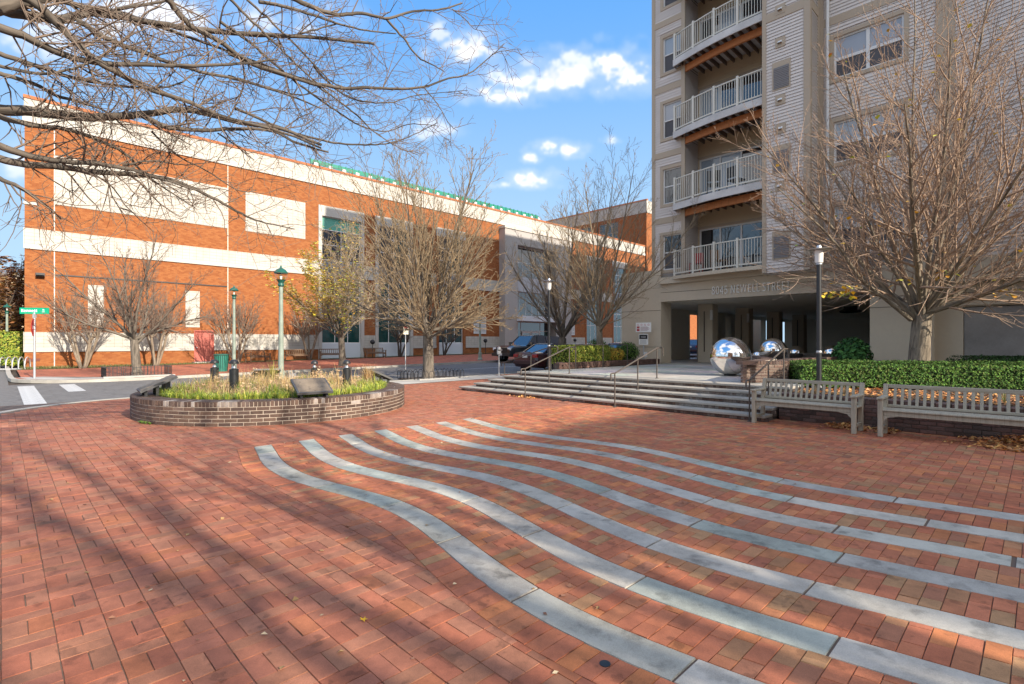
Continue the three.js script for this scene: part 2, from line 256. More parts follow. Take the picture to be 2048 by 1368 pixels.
// ------------------------------------------------------------------ ground, road, pavements
const KERB_Z = -17.2, FAR_KERB = -26.5, FACADE = -40.3, PLAZA_W = -0.4, STEP_X = 10.2, TERRACE = 0.57;
function sheet(B, x0, x1, z0, z1, y, nx = 1, nz = 1, flat = false) {
  for (let i = 0; i < nx; i++) for (let j = 0; j < nz; j++) {
    const a = lerp(x0, x1, i / nx), b = lerp(x0, x1, (i + 1) / nx), c = lerp(z0, z1, j / nz), d = lerp(z0, z1, (j + 1) / nz), Y = (x, z) => y + (flat ? 0 : ground(x, z));
    B.quad([a, Y(a, d), d], [b, Y(b, d), d], [b, Y(b, c), c], [a, Y(a, c), c]);
  }
  return B;
}
{
  const g = structure('ground', 'bare ground reaching to the horizon under the street');
  const B = mk(); sheet(B, -20, 90, -60, 40, -0.16, 44, 40); sheet(B, -900, -20, -900, 900, -0.16, 1, 1, true); sheet(B, 90, 900, -900, 900, 0.2, 1, 1, true); sheet(B, -20, 90, -900, -60, 0.1, 1, 1, true); sheet(B, -20, 90, 40, 900, -0.16, 1, 1, true);
  B.mesh('ground_sheet', M.soil, g);
}
const arc = (cx, cz, r, a0, a1, n) => Array.from({ length: n + 1 }, (_, i) => { const a = lerp(a0, a1, i / n); return [cx + r * Math.cos(a), cz + r * Math.sin(a)]; });
{
  const road = structure('road', 'grey asphalt street with a cross street at its end');
  const B = mk(); sheet(B, -60, 120, FAR_KERB - 0.4, KERB_Z + 0.5, -0.11, 90, 6); sheet(B, -14, 3.4, KERB_Z + 0.4, 30, -0.112, 6, 10); sheet(B, -14, 0.2, -140, FAR_KERB + 0.3, -0.112, 4, 10, true);
  B.mesh('asphalt', M.asphalt, road);
  const mark = (x0, x1, z0, z1, n = 6) => sheet(mk(), x0, x1, z0, z1, -0.105, 1, n).mesh('painted_line', M.white_paint, road);
  mark(0.42, 0.86, -25.9, -15.6); mark(1.55, 2.0, -25.9, -22.0); mark(-2.6, -2.2, -25.9, -13.5);
  const c = mk(); sheet(c, 8, 100, -21.95, -21.83, -0.105, 46, 1); c.mesh('centre_line', M.white_paint, road);
}
// kerbs follow the corner of the plaza and the far side
function ribbon(B, left, right, y0, y1) { for (let i = 0; i + 1 < left.length; i++) { const [a, b] = [left[i], left[i + 1]], [c, d] = [right[i], right[i + 1]], Y = (p) => y1 + ground(p[0], p[1]), y = (p) => y0 + ground(p[0], p[1]); B.quad([a[0], Y(a), a[1]], [b[0], Y(b), b[1]], [d[0], Y(d), d[1]], [c[0], Y(c), c[1]]); B.quad([a[0], y(a), a[1]], [b[0], y(b), b[1]], [b[0], Y(b), b[1]], [a[0], Y(a), a[1]]); B.quad([c[0], Y(c), c[1]], [d[0], Y(d), d[1]], [d[0], y(d), d[1]], [c[0], y(c), c[1]]); } }
const nearKerb = [[-0.4, 30], [-0.4, 0], [-0.4, -8], ...arc(3, -13.8, 3.4, Math.PI, Math.PI * 1.5, 10), ...[6, 10, 14, 18, 24, 30, 40, 60, 100].map((x) => [x, KERB_Z])];
const offset = (pts, d) => pts.map((p, i) => { const a = pts[Math.max(i - 1, 0)], b = pts[Math.min(i + 1, pts.length - 1)], t = [b[0] - a[0], b[1] - a[1]], l = Math.hypot(...t); return [p[0] - t[1] / l * d, p[1] + t[0] / l * d]; });
const farKerb = [[0.35, -140], [0.35, -60], [0.35, -34], [0.4, -30.2], ...arc(3.9, -30, 3.5, Math.PI, Math.PI / 2, 8).slice(1), ...[6, 9, 13, 18, 24, 30, 40, 60, 100].map((x) => [x, FAR_KERB])];
{
  const k = structure('kerb', 'pale concrete kerb around the brick plaza corner');
  const B = mk(); ribbon(B, nearKerb, offset(nearKerb, -0.16), -0.13, 0.004); B.mesh('kerb_stone', M.kerb, k);
  const G = mk(); ribbon(G, offset(nearKerb, 0.34), offset(nearKerb, 0.002), -0.13, -0.1); G.mesh('gutter', M.concrete, k);
  const k2 = structure('kerb', 'pale concrete kerb of the far pavement below the brick building');
  const C = mk(); ribbon(C, farKerb, offset(farKerb, 0.18), -0.13, 0.004); C.mesh('kerb_stone', M.kerb, k2);
}
{
  const s = structure('sidewalk', 'red brick pavement in front of the brick building');
  const B = mk(); const inner = offset(farKerb, 0.18);
  sheet(B, 4, 100, -38.4, FAR_KERB - 0.18, 0, 60, 5); sheet(B, 0.6, 4, -38.4, -30.0, 0, 3, 4);
  const q = inner.slice(3, 12); for (let i = 0; i + 1 < q.length; i++) B.tri([q[i][0], 0, q[i][1]], [q[i + 1][0], 0.001, q[i + 1][1]], [4.05, 0, -30.05]);
  B.mesh('brick_paving', M.sidewalk_brick, s);
  const R = mk(); R.poly([[0.5, 0.006, -30.2], [0.75, 0.006, -28.6], [1.6, 0.006, -27.3], [3.2, 0.006, -26.72], [3.6, 0.006, -27.5], [2.2, 0.006, -28.2], [1.3, 0.006, -30.2]].reverse()); R.mesh('ramp', M.concrete, s);
  const p = structure('lawn', 'strip of grass along the foot of the brick building');
  const P = mk(); sheet(P, 0.6, 17.5, FACADE - 0.2, -38.4, 0.012, 12, 2); sheet(P, 18, 66, FACADE - 0.2, -39.3, 0.012, 20, 1); P.mesh('turf', std(0.1, 0.12, 0.035, 1, { bumpMap: blotch, bumpScale: 0.05, map: rep(grit, 1) }), p);
  const c = structure('sidewalk', 'pale concrete crossing beside the tree with bicycle hoops');
  const C = mk(); sheet(C, 6.6, 15.6, KERB_Z + 0.16, -15.7, 0.006, 9, 2); C.mesh('slab', M.concrete, c);
}

// ------------------------------------------------------------------ plaza paving: basket weave bricks, a bed of wavy slate bands with bricks laid across
const WAVE = [[-8.3, 0.46], [-7.95, 0.36], [-7.34, 0.21], [-6.8, 0.08], [-6.3, 0.01], [-5.8, 0.0], [-5.3, 0.06], [-4.75, 0.16], [-4.24, 0.22], [-3.7, 0.19], [-3.2, 0.09], [-2.67, -0.04], [-2.12, -0.14], [-1.6, -0.16], [-1.05, -0.11], [-0.5, -0.02], [0, 0.06], [0.6, 0.16], [1.2, 0.2], [1.8, 0.14], [2.4, 0.02], [3, -0.1], [4, -0.15]];
const wave = (z) => { let i = 0; while (i < WAVE.length - 2 && z > WAVE[i + 1][0]) i++; const g = (k) => WAVE[clamp(k, 0, WAVE.length - 1)], a = g(i), b = g(i + 1), t = clamp((z - a[0]) / (b[0] - a[0]), 0, 1), h = b[0] - a[0], m0 = (b[1] - g(i - 1)[1]) / (b[0] - g(i - 1)[0] || 1) * h, m1 = (g(i + 2)[1] - a[1]) / (g(i + 2)[0] - a[0] || 1) * h, t2 = t * t, t3 = t2 * t; return (2 * t3 - 3 * t2 + 1) * a[1] + (t3 - 2 * t2 + t) * m0 + (-2 * t3 + 3 * t2) * b[1] + (t3 - t2) * m1; };
const BAND_W = 0.245, BAND_S = 0.635, BED_Z0 = -7.9, BED_Z1 = 3.2;
const bandR = (k, z) => 2.48 + k * BAND_S + wave(z), bandL = (k, z) => bandR(k, z) - BAND_W, bedL = (z) => bandL(0, z) - 0.225, bedR = (z) => bandR(6, z) + 0.002;
const insetPoly = (P, d) => { const n = P.length, out = []; for (let i = 0; i < n; i++) { const a = P[(i + n - 1) % n], b = P[i], c = P[(i + 1) % n], e = (p, q) => { const t = [q[0] - p[0], q[1] - p[1]], l = Math.hypot(...t) || 1; return [-t[1] / l, t[0] / l]; }, n1 = e(a, b), n2 = e(b, c), k = 1 + n1[0] * n2[0] + n1[1] * n2[1]; const m = Math.min(2.5, 1 / Math.max(k, 0.25)); out.push([b[0] + (n1[0] + n2[0]) * d * m, b[1] + (n1[1] + n2[1]) * d * m]); } return out; };
const areaOf = (P) => { let s = 0; for (let i = 0; i < P.length; i++) { const a = P[i], b = P[(i + 1) % P.length]; s += a[0] * b[1] - b[0] * a[1]; } return s / 2; };
const clip = (P, f) => { const out = []; for (let i = 0; i < P.length; i++) { const a = P[i], b = P[(i + 1) % P.length], fa = f(a), fb = f(b); if (fa >= 0) out.push(a); if ((fa >= 0) !== (fb >= 0)) { const t = fa / (fa - fb); out.push([lerp(a[0], b[0], t), lerp(a[1], b[1], t)]); } } return out; };
function paverInto(B, P, y, tilt, ch, depth) {        // P counter-clockwise in (x, z); a chamfered top
  if (areaOf(P) < 0) P = P.slice().reverse();
  const o = insetPoly(P, 0.0014), i = insetPoly(P, 0.0014 + ch); if (areaOf(o) < 2e-4 || areaOf(i) < 1e-4) return;
  const top = (p) => [p[0], y + ground(p[0], p[1]) + tilt[0] * (p[0] - P[0][0]) + tilt[1] * (p[1] - P[0][1]), p[1]], low = (p) => { const q = top(p); q[1] -= depth; return q; };
  B.poly(i.map(top).reverse());
  for (let k = 0; k < o.length; k++) { const l = (k + 1) % o.length; B.quad(low(o[k]), top(i[k]), top(i[l]), low(o[l])); }
}
const paletteA = [[0.48, 0.16, 0.085], [0.46, 0.148, 0.076], [0.49, 0.18, 0.1], [0.47, 0.172, 0.096], [0.45, 0.148, 0.08], [0.5, 0.172, 0.078], [0.46, 0.188, 0.104], [0.42, 0.152, 0.09], [0.48, 0.196, 0.112], [0.42, 0.18, 0.1]];
const paletteB = [[0.62, 0.205, 0.095], [0.57, 0.175, 0.082], [0.63, 0.24, 0.1], [0.54, 0.25, 0.115], [0.5, 0.26, 0.12], [0.66, 0.23, 0.085], [0.53, 0.175, 0.09], [0.6, 0.22, 0.1], [0.48, 0.19, 0.1], [0.6, 0.195, 0.095], [0.58, 0.19, 0.09], [0.55, 0.18, 0.085]];
{
  const plaza = structure('plaza_paving', 'red brick plaza paved in basket weave with a bed of wavy slate bands');
  const S = mk(); sheet(S, PLAZA_W + 0.1, 17.6, KERB_Z + 0.1, 8, -0.0075, 9, 20); S.mesh('sand_bed', M.sand, plaza);
  const R = rng(11), bricks = [];
  const shade = (pal, x, z) => { const c = pal[Math.floor(R() * pal.length)], k = 0.86 + 0.26 * R(), n = 0.74 + 0.3 * fbm3(x * 0.35, 1.7, z * 0.35, 3) + 0.26 * fbm3(x * 1.7 + 5, 2.7, z * 1.7, 4), m = fbm3(x * 0.5 + 9, 4.2, z * 0.5, 3); return [c[0] * k * n, c[1] * k * n * lerp(0.93, 1.07, m), c[2] * k * n * lerp(0.9, 1.12, m)]; };
  const add = (P, pal, loose) => { const cx = P.reduce((s, p) => s + p[0], 0) / P.length, cz = P.reduce((s, p) => s + p[1], 0) / P.length; bricks.push({ P, c: shade(pal, cx, cz), y: (R() - 0.5) * 0.0022 * loose, t: [(R() - 0.5) * 0.012 * loose, (R() - 0.5) * 0.012 * loose], cx, cz, a: Math.abs(areaOf(P)) }); };
  const cell = 0.2, ox = -0.4, oz = -17.04;
  const corner = (x, z) => x > 3 || z > -13.8 || Math.hypot(x - 3, z + 13.8) < 3.22;
  const field = (P) => {
    const cx = (P[0][0] + P[2][0]) / 2, cz = (P[0][1] + P[2][1]) / 2;
    if (!corner(cx, cz) || cx > (cz < -12.85 ? 17.5 : cz < -3.6 ? STEP_X + 0.05 : 10.8) || cx < PLAZA_W + 0.14) return;
    if (cz < -15.66 && cx > 6.6 && cx < 15.6) return;
    if (Math.hypot(cx - 4.6, cz + 12.3) < 2.45) return;
    if (cz > BED_Z0 - 0.25 && cz < BED_Z1 + 0.2) {
      const z0 = P[0][1], z1 = P[2][1], endZ = (p) => BED_Z0 - p[1];
      if (z1 > BED_Z0 && z0 < BED_Z0 && cx > bedL(BED_Z0) - 0.1 && cx < bedR(BED_Z0) + 0.1) { const A = clip(P, endZ); if (A.length > 2 && Math.abs(areaOf(A)) > 1e-3) add(A, paletteA, 1); }
      if (cx < bedL(BED_Z0) - 0.1 || cx > bedR(BED_Z0) + 0.1) { if (z0 < BED_Z0) { add(P, paletteA, 1); return; } } else if (z0 < BED_Z0) { if (z1 <= BED_Z0) add(P, paletteA, 1); return; }
      const s = (f) => { const a = f(z0), b = f(z1); return (p) => lerp(a, b, (p[1] - z0) / (z1 - z0)); }, l = s(bedL), r = s(bedR);
      const A = clip(P, (p) => l(p) - p[0]), C = clip(P, (p) => p[0] - r(p));
      if (A.length > 2 && Math.abs(areaOf(A)) > 6e-4) add(A, paletteA, 1); if (C.length > 2 && Math.abs(areaOf(C)) > 6e-4) add(C, paletteB, 1);
      return;
    }
    add(P, cx > 6.6 && cz > -8 ? paletteB : paletteA, 1);
  };
  for (let i = 0; i < 90; i++) for (let j = 0; j < 122; j++) {
    const x = ox + i * cell, z = oz + j * cell, q = () => (R() - 0.5) * 0.0024, rect = (a, b, c, d) => { const e = q(), f = q(), g = q() * 0.6; field([[a + e - g, c + f], [b + e - g, c + f], [b + e + g, d + f], [a + e + g, d + f]]); };
    if ((i + j) & 1) { rect(x, x + 0.2, z, z + 0.1); rect(x, x + 0.2, z + 0.1, z + 0.2); } else { rect(x, x + 0.1, z, z + 0.2); rect(x + 0.1, x + 0.2, z, z + 0.2); }
  }
  // bricks across the bed, in columns 0.1 m wide
  const strip = (L, Rr, n) => { for (let z = BED_Z0 + 0.004; z < BED_Z1; z += 0.1) { const z2 = Math.min(z + 0.1, BED_Z1), col = Math.round((z - BED_Z0) * 10), at = (t, zz) => [lerp(L(zz), Rr(zz), t), zz]; const cuts = n === 1 ? [0, 1] : [[0, 0.5, 1], [0, 0.24, 0.76, 1], [0, 0.34, 0.86, 1], [0, 0.5, 1], [0, 0.2, 0.7, 1], [0, 0.62, 1]][(col * 7 + (col >> 2)) % 6]; for (let k = 0; k + 1 < cuts.length; k++) add([at(cuts[k], z), at(cuts[k + 1], z), at(cuts[k + 1], z2), at(cuts[k], z2)], paletteB, 1.7); } };
  strip(bedL, (z) => bandL(0, z), 1);
  for (let k = 0; k < 6; k++) strip((z) => bandR(k, z), (z) => bandL(k + 1, z), 2);
  // the 300 bricks that show largest are meshes of their own
  for (const b of bricks) { const w = toWorld(b.cx, 0, b.cz), d = -w.z; b.score = d > 2.2 && Math.abs(1024 + w.x / d * FOC - 1024) < 1010 && 684 + EYE * FOC / d < 1362 ? b.a / (d * d * d) : 0; }
  bricks.sort((a, b) => b.score - a.score);
  const rest = mk();
  bricks.forEach((b, i) => { const B = i < 300 ? mk() : rest; B.color(b.c); paverInto(B, b.P, b.y, b.t, 0.0016, 0.006); if (i < 300) B.mesh('brick', M.paver, plaza); });
  rest.mesh('brick_field', M.paver, plaza, 'stuff');
  // slate bands
  const toneS = [[0.6, 0.55, 0.46], [0.56, 0.52, 0.45], [0.64, 0.58, 0.48], [0.57, 0.54, 0.45], [0.5, 0.52, 0.44], [0.62, 0.56, 0.47]];
  for (let k = 0; k < 7; k++) {
    let z = BED_Z0 - 0.03 * k * 0 + 0.0, n = 0;
    while (z < BED_Z1) {
      const z1 = Math.min(z + (n === 0 ? 0.55 + 0.12 * ((k * 3) % 4) : 1.04 + 0.08 * (R() - 0.5)), BED_Z1), B = mk(), t = toneS[Math.floor(R() * 6)], v = 0.8 + 0.2 * R(), N = Math.max(3, Math.ceil((z1 - z) / 0.07)); B.color(t.map((c) => c * v));
      const jt = 0.0045 + 0.003 * R() * (R() < 0.3 ? 3 : 1), y = (R() - 0.5) * 0.002, ch = 0.0022, lo = [], li = [], ro = [], ri = [];
      for (let i = 0; i <= N; i++) { const zz = lerp(z + jt, z1 - jt, i / N), zi = i === 0 ? zz + ch : i === N ? zz - ch : zz; lo.push([bandL(k, zz) + 0.004, y - 0.008, zz]); li.push([bandL(k, zz) + 0.004 + ch, y, zi]); ri.push([bandR(k, zz) - 0.004 - ch, y, zi]); ro.push([bandR(k, zz) - 0.004, y - 0.008, zz]); }
      for (let i = 0; i < N; i++) { B.quad(li[i], li[i + 1], ri[i + 1], ri[i]); B.quad(lo[i], lo[i + 1], li[i + 1], li[i]); B.quad(ri[i], ri[i + 1], ro[i + 1], ro[i]); }
      B.quad(lo[0], li[0], ri[0], ro[0]); B.quad(lo[N], ro[N], ri[N], li[N]);
      B.mesh('slate_slab', M.slab, plaza); z = z1; n++;
    }
  }
  const dr = mk(); dr.lathe([[0.026, -0.004], [0.026, 0.0035], [0.0, 0.004]], 16, ...onLevel(1210, 1328)); dr.mesh('drain_plug', M.dark_bronze, plaza);
}

// ------------------------------------------------------------------ steps and terrace
{
  const st = structure('stairs', 'five low steps with stone treads on brick risers');
  const R = rng(23), rise = TERRACE / 5, go = 0.34, END = -3.62;
  for (let k = 0; k < 5; k++) {
    const x0 = STEP_X + go * k, z0 = -12.75 + 0.3 * k, y1 = rise * (k + 1), X1 = k === 4 ? x0 + 0.5 : x0 + go + 0.06, back = 13.7;
    const core = mk(); core.box(x0 + 0.07, back, -0.02, y1 - 0.052, z0 + 0.07, END, 0); core.mesh('core', M.old_mortar, st);
    const B = mk(), ramp = [[0.2, 0.115, 0.085], [0.16, 0.095, 0.075], [0.24, 0.14, 0.1], [0.28, 0.2, 0.16], [0.42, 0.38, 0.34]];
    const white = (s, k2) => smooth(0.5, 0.68, fbm3(s * 1.3, k2 * 3.7, 2.2, 4));
    for (let z = z0 + 0.075; z < END; z += 0.074) { const c = ramp[Math.floor(R() * 4)], w = white(z, k) * (0.3 + 0.7 * R()); B.color(c.map((v, i) => lerp(v, ramp[4][i], w))); const dx = (R() - 0.5) * 0.008; B.box(x0 + 0.045 + dx, x0 + 0.09, y1 - rise + 0.006, y1 - 0.054, z + 0.004, z + 0.07); }
    for (let x = x0 + 0.09; x < back - 0.1; x += 0.074) { const c = ramp[Math.floor(R() * 4)]; B.color(c); B.box(x + 0.004, x + 0.07, y1 - rise + 0.006, y1 - 0.054, z0 + 0.045, z0 + 0.09); }
    B.mesh('riser_bricks', M.brick, st, 'stuff');
    let z = z0; while (z < END - 0.05) { let z1 = z + 1.15 + 0.2 * R(); if (END - z1 < 0.5) z1 = END; boxPart('tread', M.tread, st, x0, X1, y1 - 0.05, y1, z + 0.002, z1 - 0.002, 0.008); z = z1; }
    let x = X1 + 0.004; while (x < back - 0.02) { const x1 = Math.min(x + 1.1, back); boxPart('tread', M.tread, st, x, x1 - 0.004, y1 - 0.05, y1 - 0.001, z0, z0 + 0.4, 0.008); x = x1; }
  }
  const te = structure('terrace', 'pale stone terrace at the top of the steps');
  const fill = mk(); fill.box(11.7, 20.5, -0.05, TERRACE - 0.045, -11.4, -3.62); fill.box(20.4, 46, -0.05, TERRACE - 0.02, -14.5, 2.2); fill.mesh('terrace_bed', M.old_mortar, te);
  const tones = [[0.56, 0.52, 0.45], [0.5, 0.46, 0.4], [0.6, 0.55, 0.47], [0.53, 0.5, 0.44]];
  for (let i = 0; i < 8; i++) for (let j = 0; j < 7; j++) { const x0 = 12.075 + i * 1.05, z0 = -11.3 + j * 1.1, B = mk(); B.color(tones[Math.floor(R() * 4)].map((c) => c * (0.93 + 0.14 * R()))); B.box(x0 + 0.004, Math.min(x0 + 1.046, 20.48), TERRACE - 0.04, TERRACE + (R() - 0.5) * 0.003, z0 + 0.004, Math.min(z0 + 1.096, -3.63), 0.004); B.mesh('paving_slab', M.terrace, te); }
  const P = mk(); P.color([0.56, 0.52, 0.45]); sheet(P, 20.49, 46, -14.5, 2.2, TERRACE - 0.004, 1, 1, true); P.mesh('passage_floor', M.terrace, te);
}

// ------------------------------------------------------------------ brickwork helper: a wall face of single bricks along a path
function coursed({ parent, path, y0, courses, rowlock, tones, white, mortarMat, thick, single, seed, bl = 0.203, bh = 0.0677, closed = true }) {
  // path(s) gives [x, z, nx, nz] at arc length s (outer face); single: how many bricks are meshes of their own
  const R = rng(seed), list = [], J = 0.011;
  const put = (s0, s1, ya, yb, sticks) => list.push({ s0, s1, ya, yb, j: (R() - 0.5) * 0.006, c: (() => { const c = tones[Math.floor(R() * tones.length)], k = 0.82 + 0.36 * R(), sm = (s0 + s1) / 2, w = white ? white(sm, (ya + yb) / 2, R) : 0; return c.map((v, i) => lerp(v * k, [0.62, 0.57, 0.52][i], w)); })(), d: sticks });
  for (let c = 0; c < courses; c++) { const n = Math.floor(path.length / (bl + J)), w = path.length / n, o = (c & 1) ? w / 2 : 0; for (let i = o && path.open ? -1 : 0; i < n; i++) { const s0 = i * w + o, s1 = s0 + w; if (path.open) put(Math.max(s0, 0), Math.min(s1, path.length), y0 + c * bh, y0 + (c + 1) * bh, 0.09); else put(s0, s1, y0 + c * bh, y0 + (c + 1) * bh, 0.09); } }
  if (rowlock) { const n = Math.floor(path.length / 0.0677), w = path.length / n; for (let i = 0; i < n; i++) put(i * w, (i + 1) * w, y0 + courses * bh, y0 + courses * bh + rowlock, thick); }
  const make = (B, b) => {
    const P = (s, y, dep) => { const q = path.at(s); return [q[0] - q[2] * dep, y, q[1] - q[3] * dep]; }, s0 = b.s0 + J / 2, s1 = b.s1 - J / 2, ya = b.ya + J / 2, yb = b.yb - (b.d > 0.1 ? 0 : J / 2), f = b.j, e = 0.004, d = b.d;
    B.color(b.c); const a = P(s0 + e, ya + e, f), c2 = P(s1 - e, ya + e, f), t1 = P(s1 - e, yb - e, f), t0 = P(s0 + e, yb - e, f), A = P(s0, ya, f + e), C = P(s1, ya, f + e), T1 = P(s1, yb, f + e), T0 = P(s0, yb, f + e), A2 = P(s0, ya, d), C2 = P(s1, ya, d), U1 = P(s1, yb, d), U0 = P(s0, yb, d);
    B.quad(a, c2, t1, t0); B.quad(T0, t0, t1, T1); B.quad(A, C, c2, a); B.quad(A, a, t0, T0); B.quad(c2, C, T1, t1); B.quad(T0, T1, U1, U0); B.quad(A2, A, T0, U0); B.quad(C, C2, U1, T1); B.quad(A, A2, C2, C);
    if (d > 0.1) B.quad(C2, A2, U0, U1);
  };
  for (const b of list) { const q = path.at((b.s0 + b.s1) / 2), w = toWorld(q[0] + parent.userData.ox, 0, q[1] + parent.userData.oz), nv = toWorld(q[2], 0, q[3]), d = Math.hypot(w.x, w.z), face = -(nv.x * w.x + nv.z * w.z) / d; b.score = w.z < 0 && face > 0.05 ? face / d : -1; }
  list.sort((a, b) => b.score - a.score);
  const rest = mk(); list.forEach((b, i) => { if (i < single && b.score > 0) { const B = mk(); make(B, b); B.mesh('brick', M.brick, parent); } else make(rest, b); });
  if (rest.p.length) rest.mesh('brickwork', M.brick, parent, 'stuff');
}
const DARK_BRICK = [[0.12, 0.075, 0.056], [0.1, 0.062, 0.048], [0.145, 0.09, 0.066], [0.115, 0.074, 0.06], [0.16, 0.1, 0.072]];
// ------------------------------------------------------------------ round planter
const PX = 4.6, PZ = -12.3, PR = 2.8;
{
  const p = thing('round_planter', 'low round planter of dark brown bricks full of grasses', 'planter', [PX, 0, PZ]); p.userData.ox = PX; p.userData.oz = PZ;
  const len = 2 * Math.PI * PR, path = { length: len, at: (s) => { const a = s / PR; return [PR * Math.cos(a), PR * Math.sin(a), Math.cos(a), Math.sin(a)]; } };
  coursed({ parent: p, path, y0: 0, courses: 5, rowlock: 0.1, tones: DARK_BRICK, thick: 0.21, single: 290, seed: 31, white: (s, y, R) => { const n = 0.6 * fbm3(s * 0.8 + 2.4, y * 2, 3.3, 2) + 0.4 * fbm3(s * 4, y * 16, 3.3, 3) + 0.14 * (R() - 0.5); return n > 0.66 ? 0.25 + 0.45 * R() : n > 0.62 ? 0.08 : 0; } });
  const core = mk(); core.lathe([[PR - 0.007, 0], [PR - 0.007, 0.34]], 96); core.lathe([[PR - 0.007, 0.34], [PR - 0.007, 0.425], [PR - 0.42, 0.425], [PR - 0.42, 0.2]], 96); core.mesh('mortar', M.mortar, p);
  const ring2 = mk(), R = rng(37); for (let i = 0; i < 230; i++) { const a0 = i / 230 * 2 * Math.PI, a1 = (i + 1) / 230 * 2 * Math.PI - 0.0035, r0 = PR - 0.42, r1 = PR - 0.222, y = 0.436 + R() * 0.003; ring2.color(DARK_BRICK[Math.floor(R() * 5)].map((v) => v * (0.9 + 0.4 * R()))); ring2.quad([r0 * Math.cos(a0), y, r0 * Math.sin(a0)], [r0 * Math.cos(a1), y, r0 * Math.sin(a1)], [r1 * Math.cos(a1), y, r1 * Math.sin(a1)], [r1 * Math.cos(a0), y, r1 * Math.sin(a0)]); }
  ring2.mesh('inner_coping', M.brick, p, 'stuff');
  const s = mk(), N = 48; for (let i = 0; i < N; i++) { const a = i / N * 2 * Math.PI, b = (i + 1) / N * 2 * Math.PI, r = PR - 0.41; s.tri([0, 0.42, 0], [r * Math.cos(b), 0.385, r * Math.sin(b)], [r * Math.cos(a), 0.385, r * Math.sin(a)]); } s.mesh('soil', M.soil, p);
}

// ------------------------------------------------------------------ wall helpers: pt(s, y, n) places s metres along a wall, y up, n out of it
function slabOn(B, pt, s0, s1, y0, y1, n0, n1) {
  const P = (a, b, c) => pt(a ? s1 : s0, b ? y1 : y0, c ? n1 : n0);
  B.quad(P(0, 0, 1), P(1, 0, 1), P(1, 1, 1), P(0, 1, 1)); B.quad(P(0, 1, 0), P(0, 1, 1), P(1, 1, 1), P(1, 1, 0)); B.quad(P(0, 0, 0), P(1, 0, 0), P(1, 0, 1), P(0, 0, 1)); B.quad(P(0, 0, 0), P(0, 0, 1), P(0, 1, 1), P(0, 1, 0)); B.quad(P(1, 0, 1), P(1, 0, 0), P(1, 1, 0), P(1, 1, 1)); B.quad(P(1, 0, 0), P(0, 0, 0), P(0, 1, 0), P(1, 1, 0));
  return B;
}
function wallGrid(B, pt, s0, s1, y0, y1, holes, depth = 0) {
  const S = [...new Set([s0, s1, ...holes.flatMap((h) => [h[0], h[1]])])].filter((v) => v >= s0 && v <= s1).sort((a, b) => a - b), Y = [...new Set([y0, y1, ...holes.flatMap((h) => [h[2], h[3]])])].filter((v) => v >= y0 && v <= y1).sort((a, b) => a - b);
  for (let i = 0; i + 1 < S.length; i++) for (let j = 0; j + 1 < Y.length; j++) { const a = (S[i] + S[i + 1]) / 2, b = (Y[j] + Y[j + 1]) / 2; if (!holes.some((h) => a > h[0] && a < h[1] && b > h[2] && b < h[3])) B.quad(pt(S[i], Y[j], 0), pt(S[i + 1], Y[j], 0), pt(S[i + 1], Y[j + 1], 0), pt(S[i], Y[j + 1], 0)); }
  if (depth) for (const [a, b, c, d] of holes) { B.quad(pt(a, c, 0), pt(a, d, 0), pt(a, d, -depth), pt(a, c, -depth)); B.quad(pt(b, c, -depth), pt(b, d, -depth), pt(b, d, 0), pt(b, c, 0)); B.quad(pt(a, d, 0), pt(b, d, 0), pt(b, d, -depth), pt(a, d, -depth)); B.quad(pt(a, c, -depth), pt(b, c, -depth), pt(b, c, 0), pt(a, c, 0)); }
  return B;
}
function lapSiding(B, pt, s0, s1, y0, y1, holes, ex = 0.112) {
  for (let y = y0; y < y1 - 0.01; y += ex) {
    const t = Math.min(y + ex, y1), cuts = holes.filter((h) => h[2] < t - 0.03 && h[3] > y + 0.03).map((h) => [h[0], h[1]]).sort((a, b) => a[0] - b[0]);
    let a = s0; const runs = []; for (const [c, d] of cuts) { if (c > a) runs.push([a, Math.min(c, s1)]); a = Math.max(a, d); } if (a < s1) runs.push([a, s1]);
    for (const [c, d] of runs) if (d - c > 0.01) { B.quad(pt(c, y, 0.026), pt(d, y, 0.026), pt(d, t + 0.004, 0.002), pt(c, t + 0.004, 0.002)); }
  }
  return B;
}
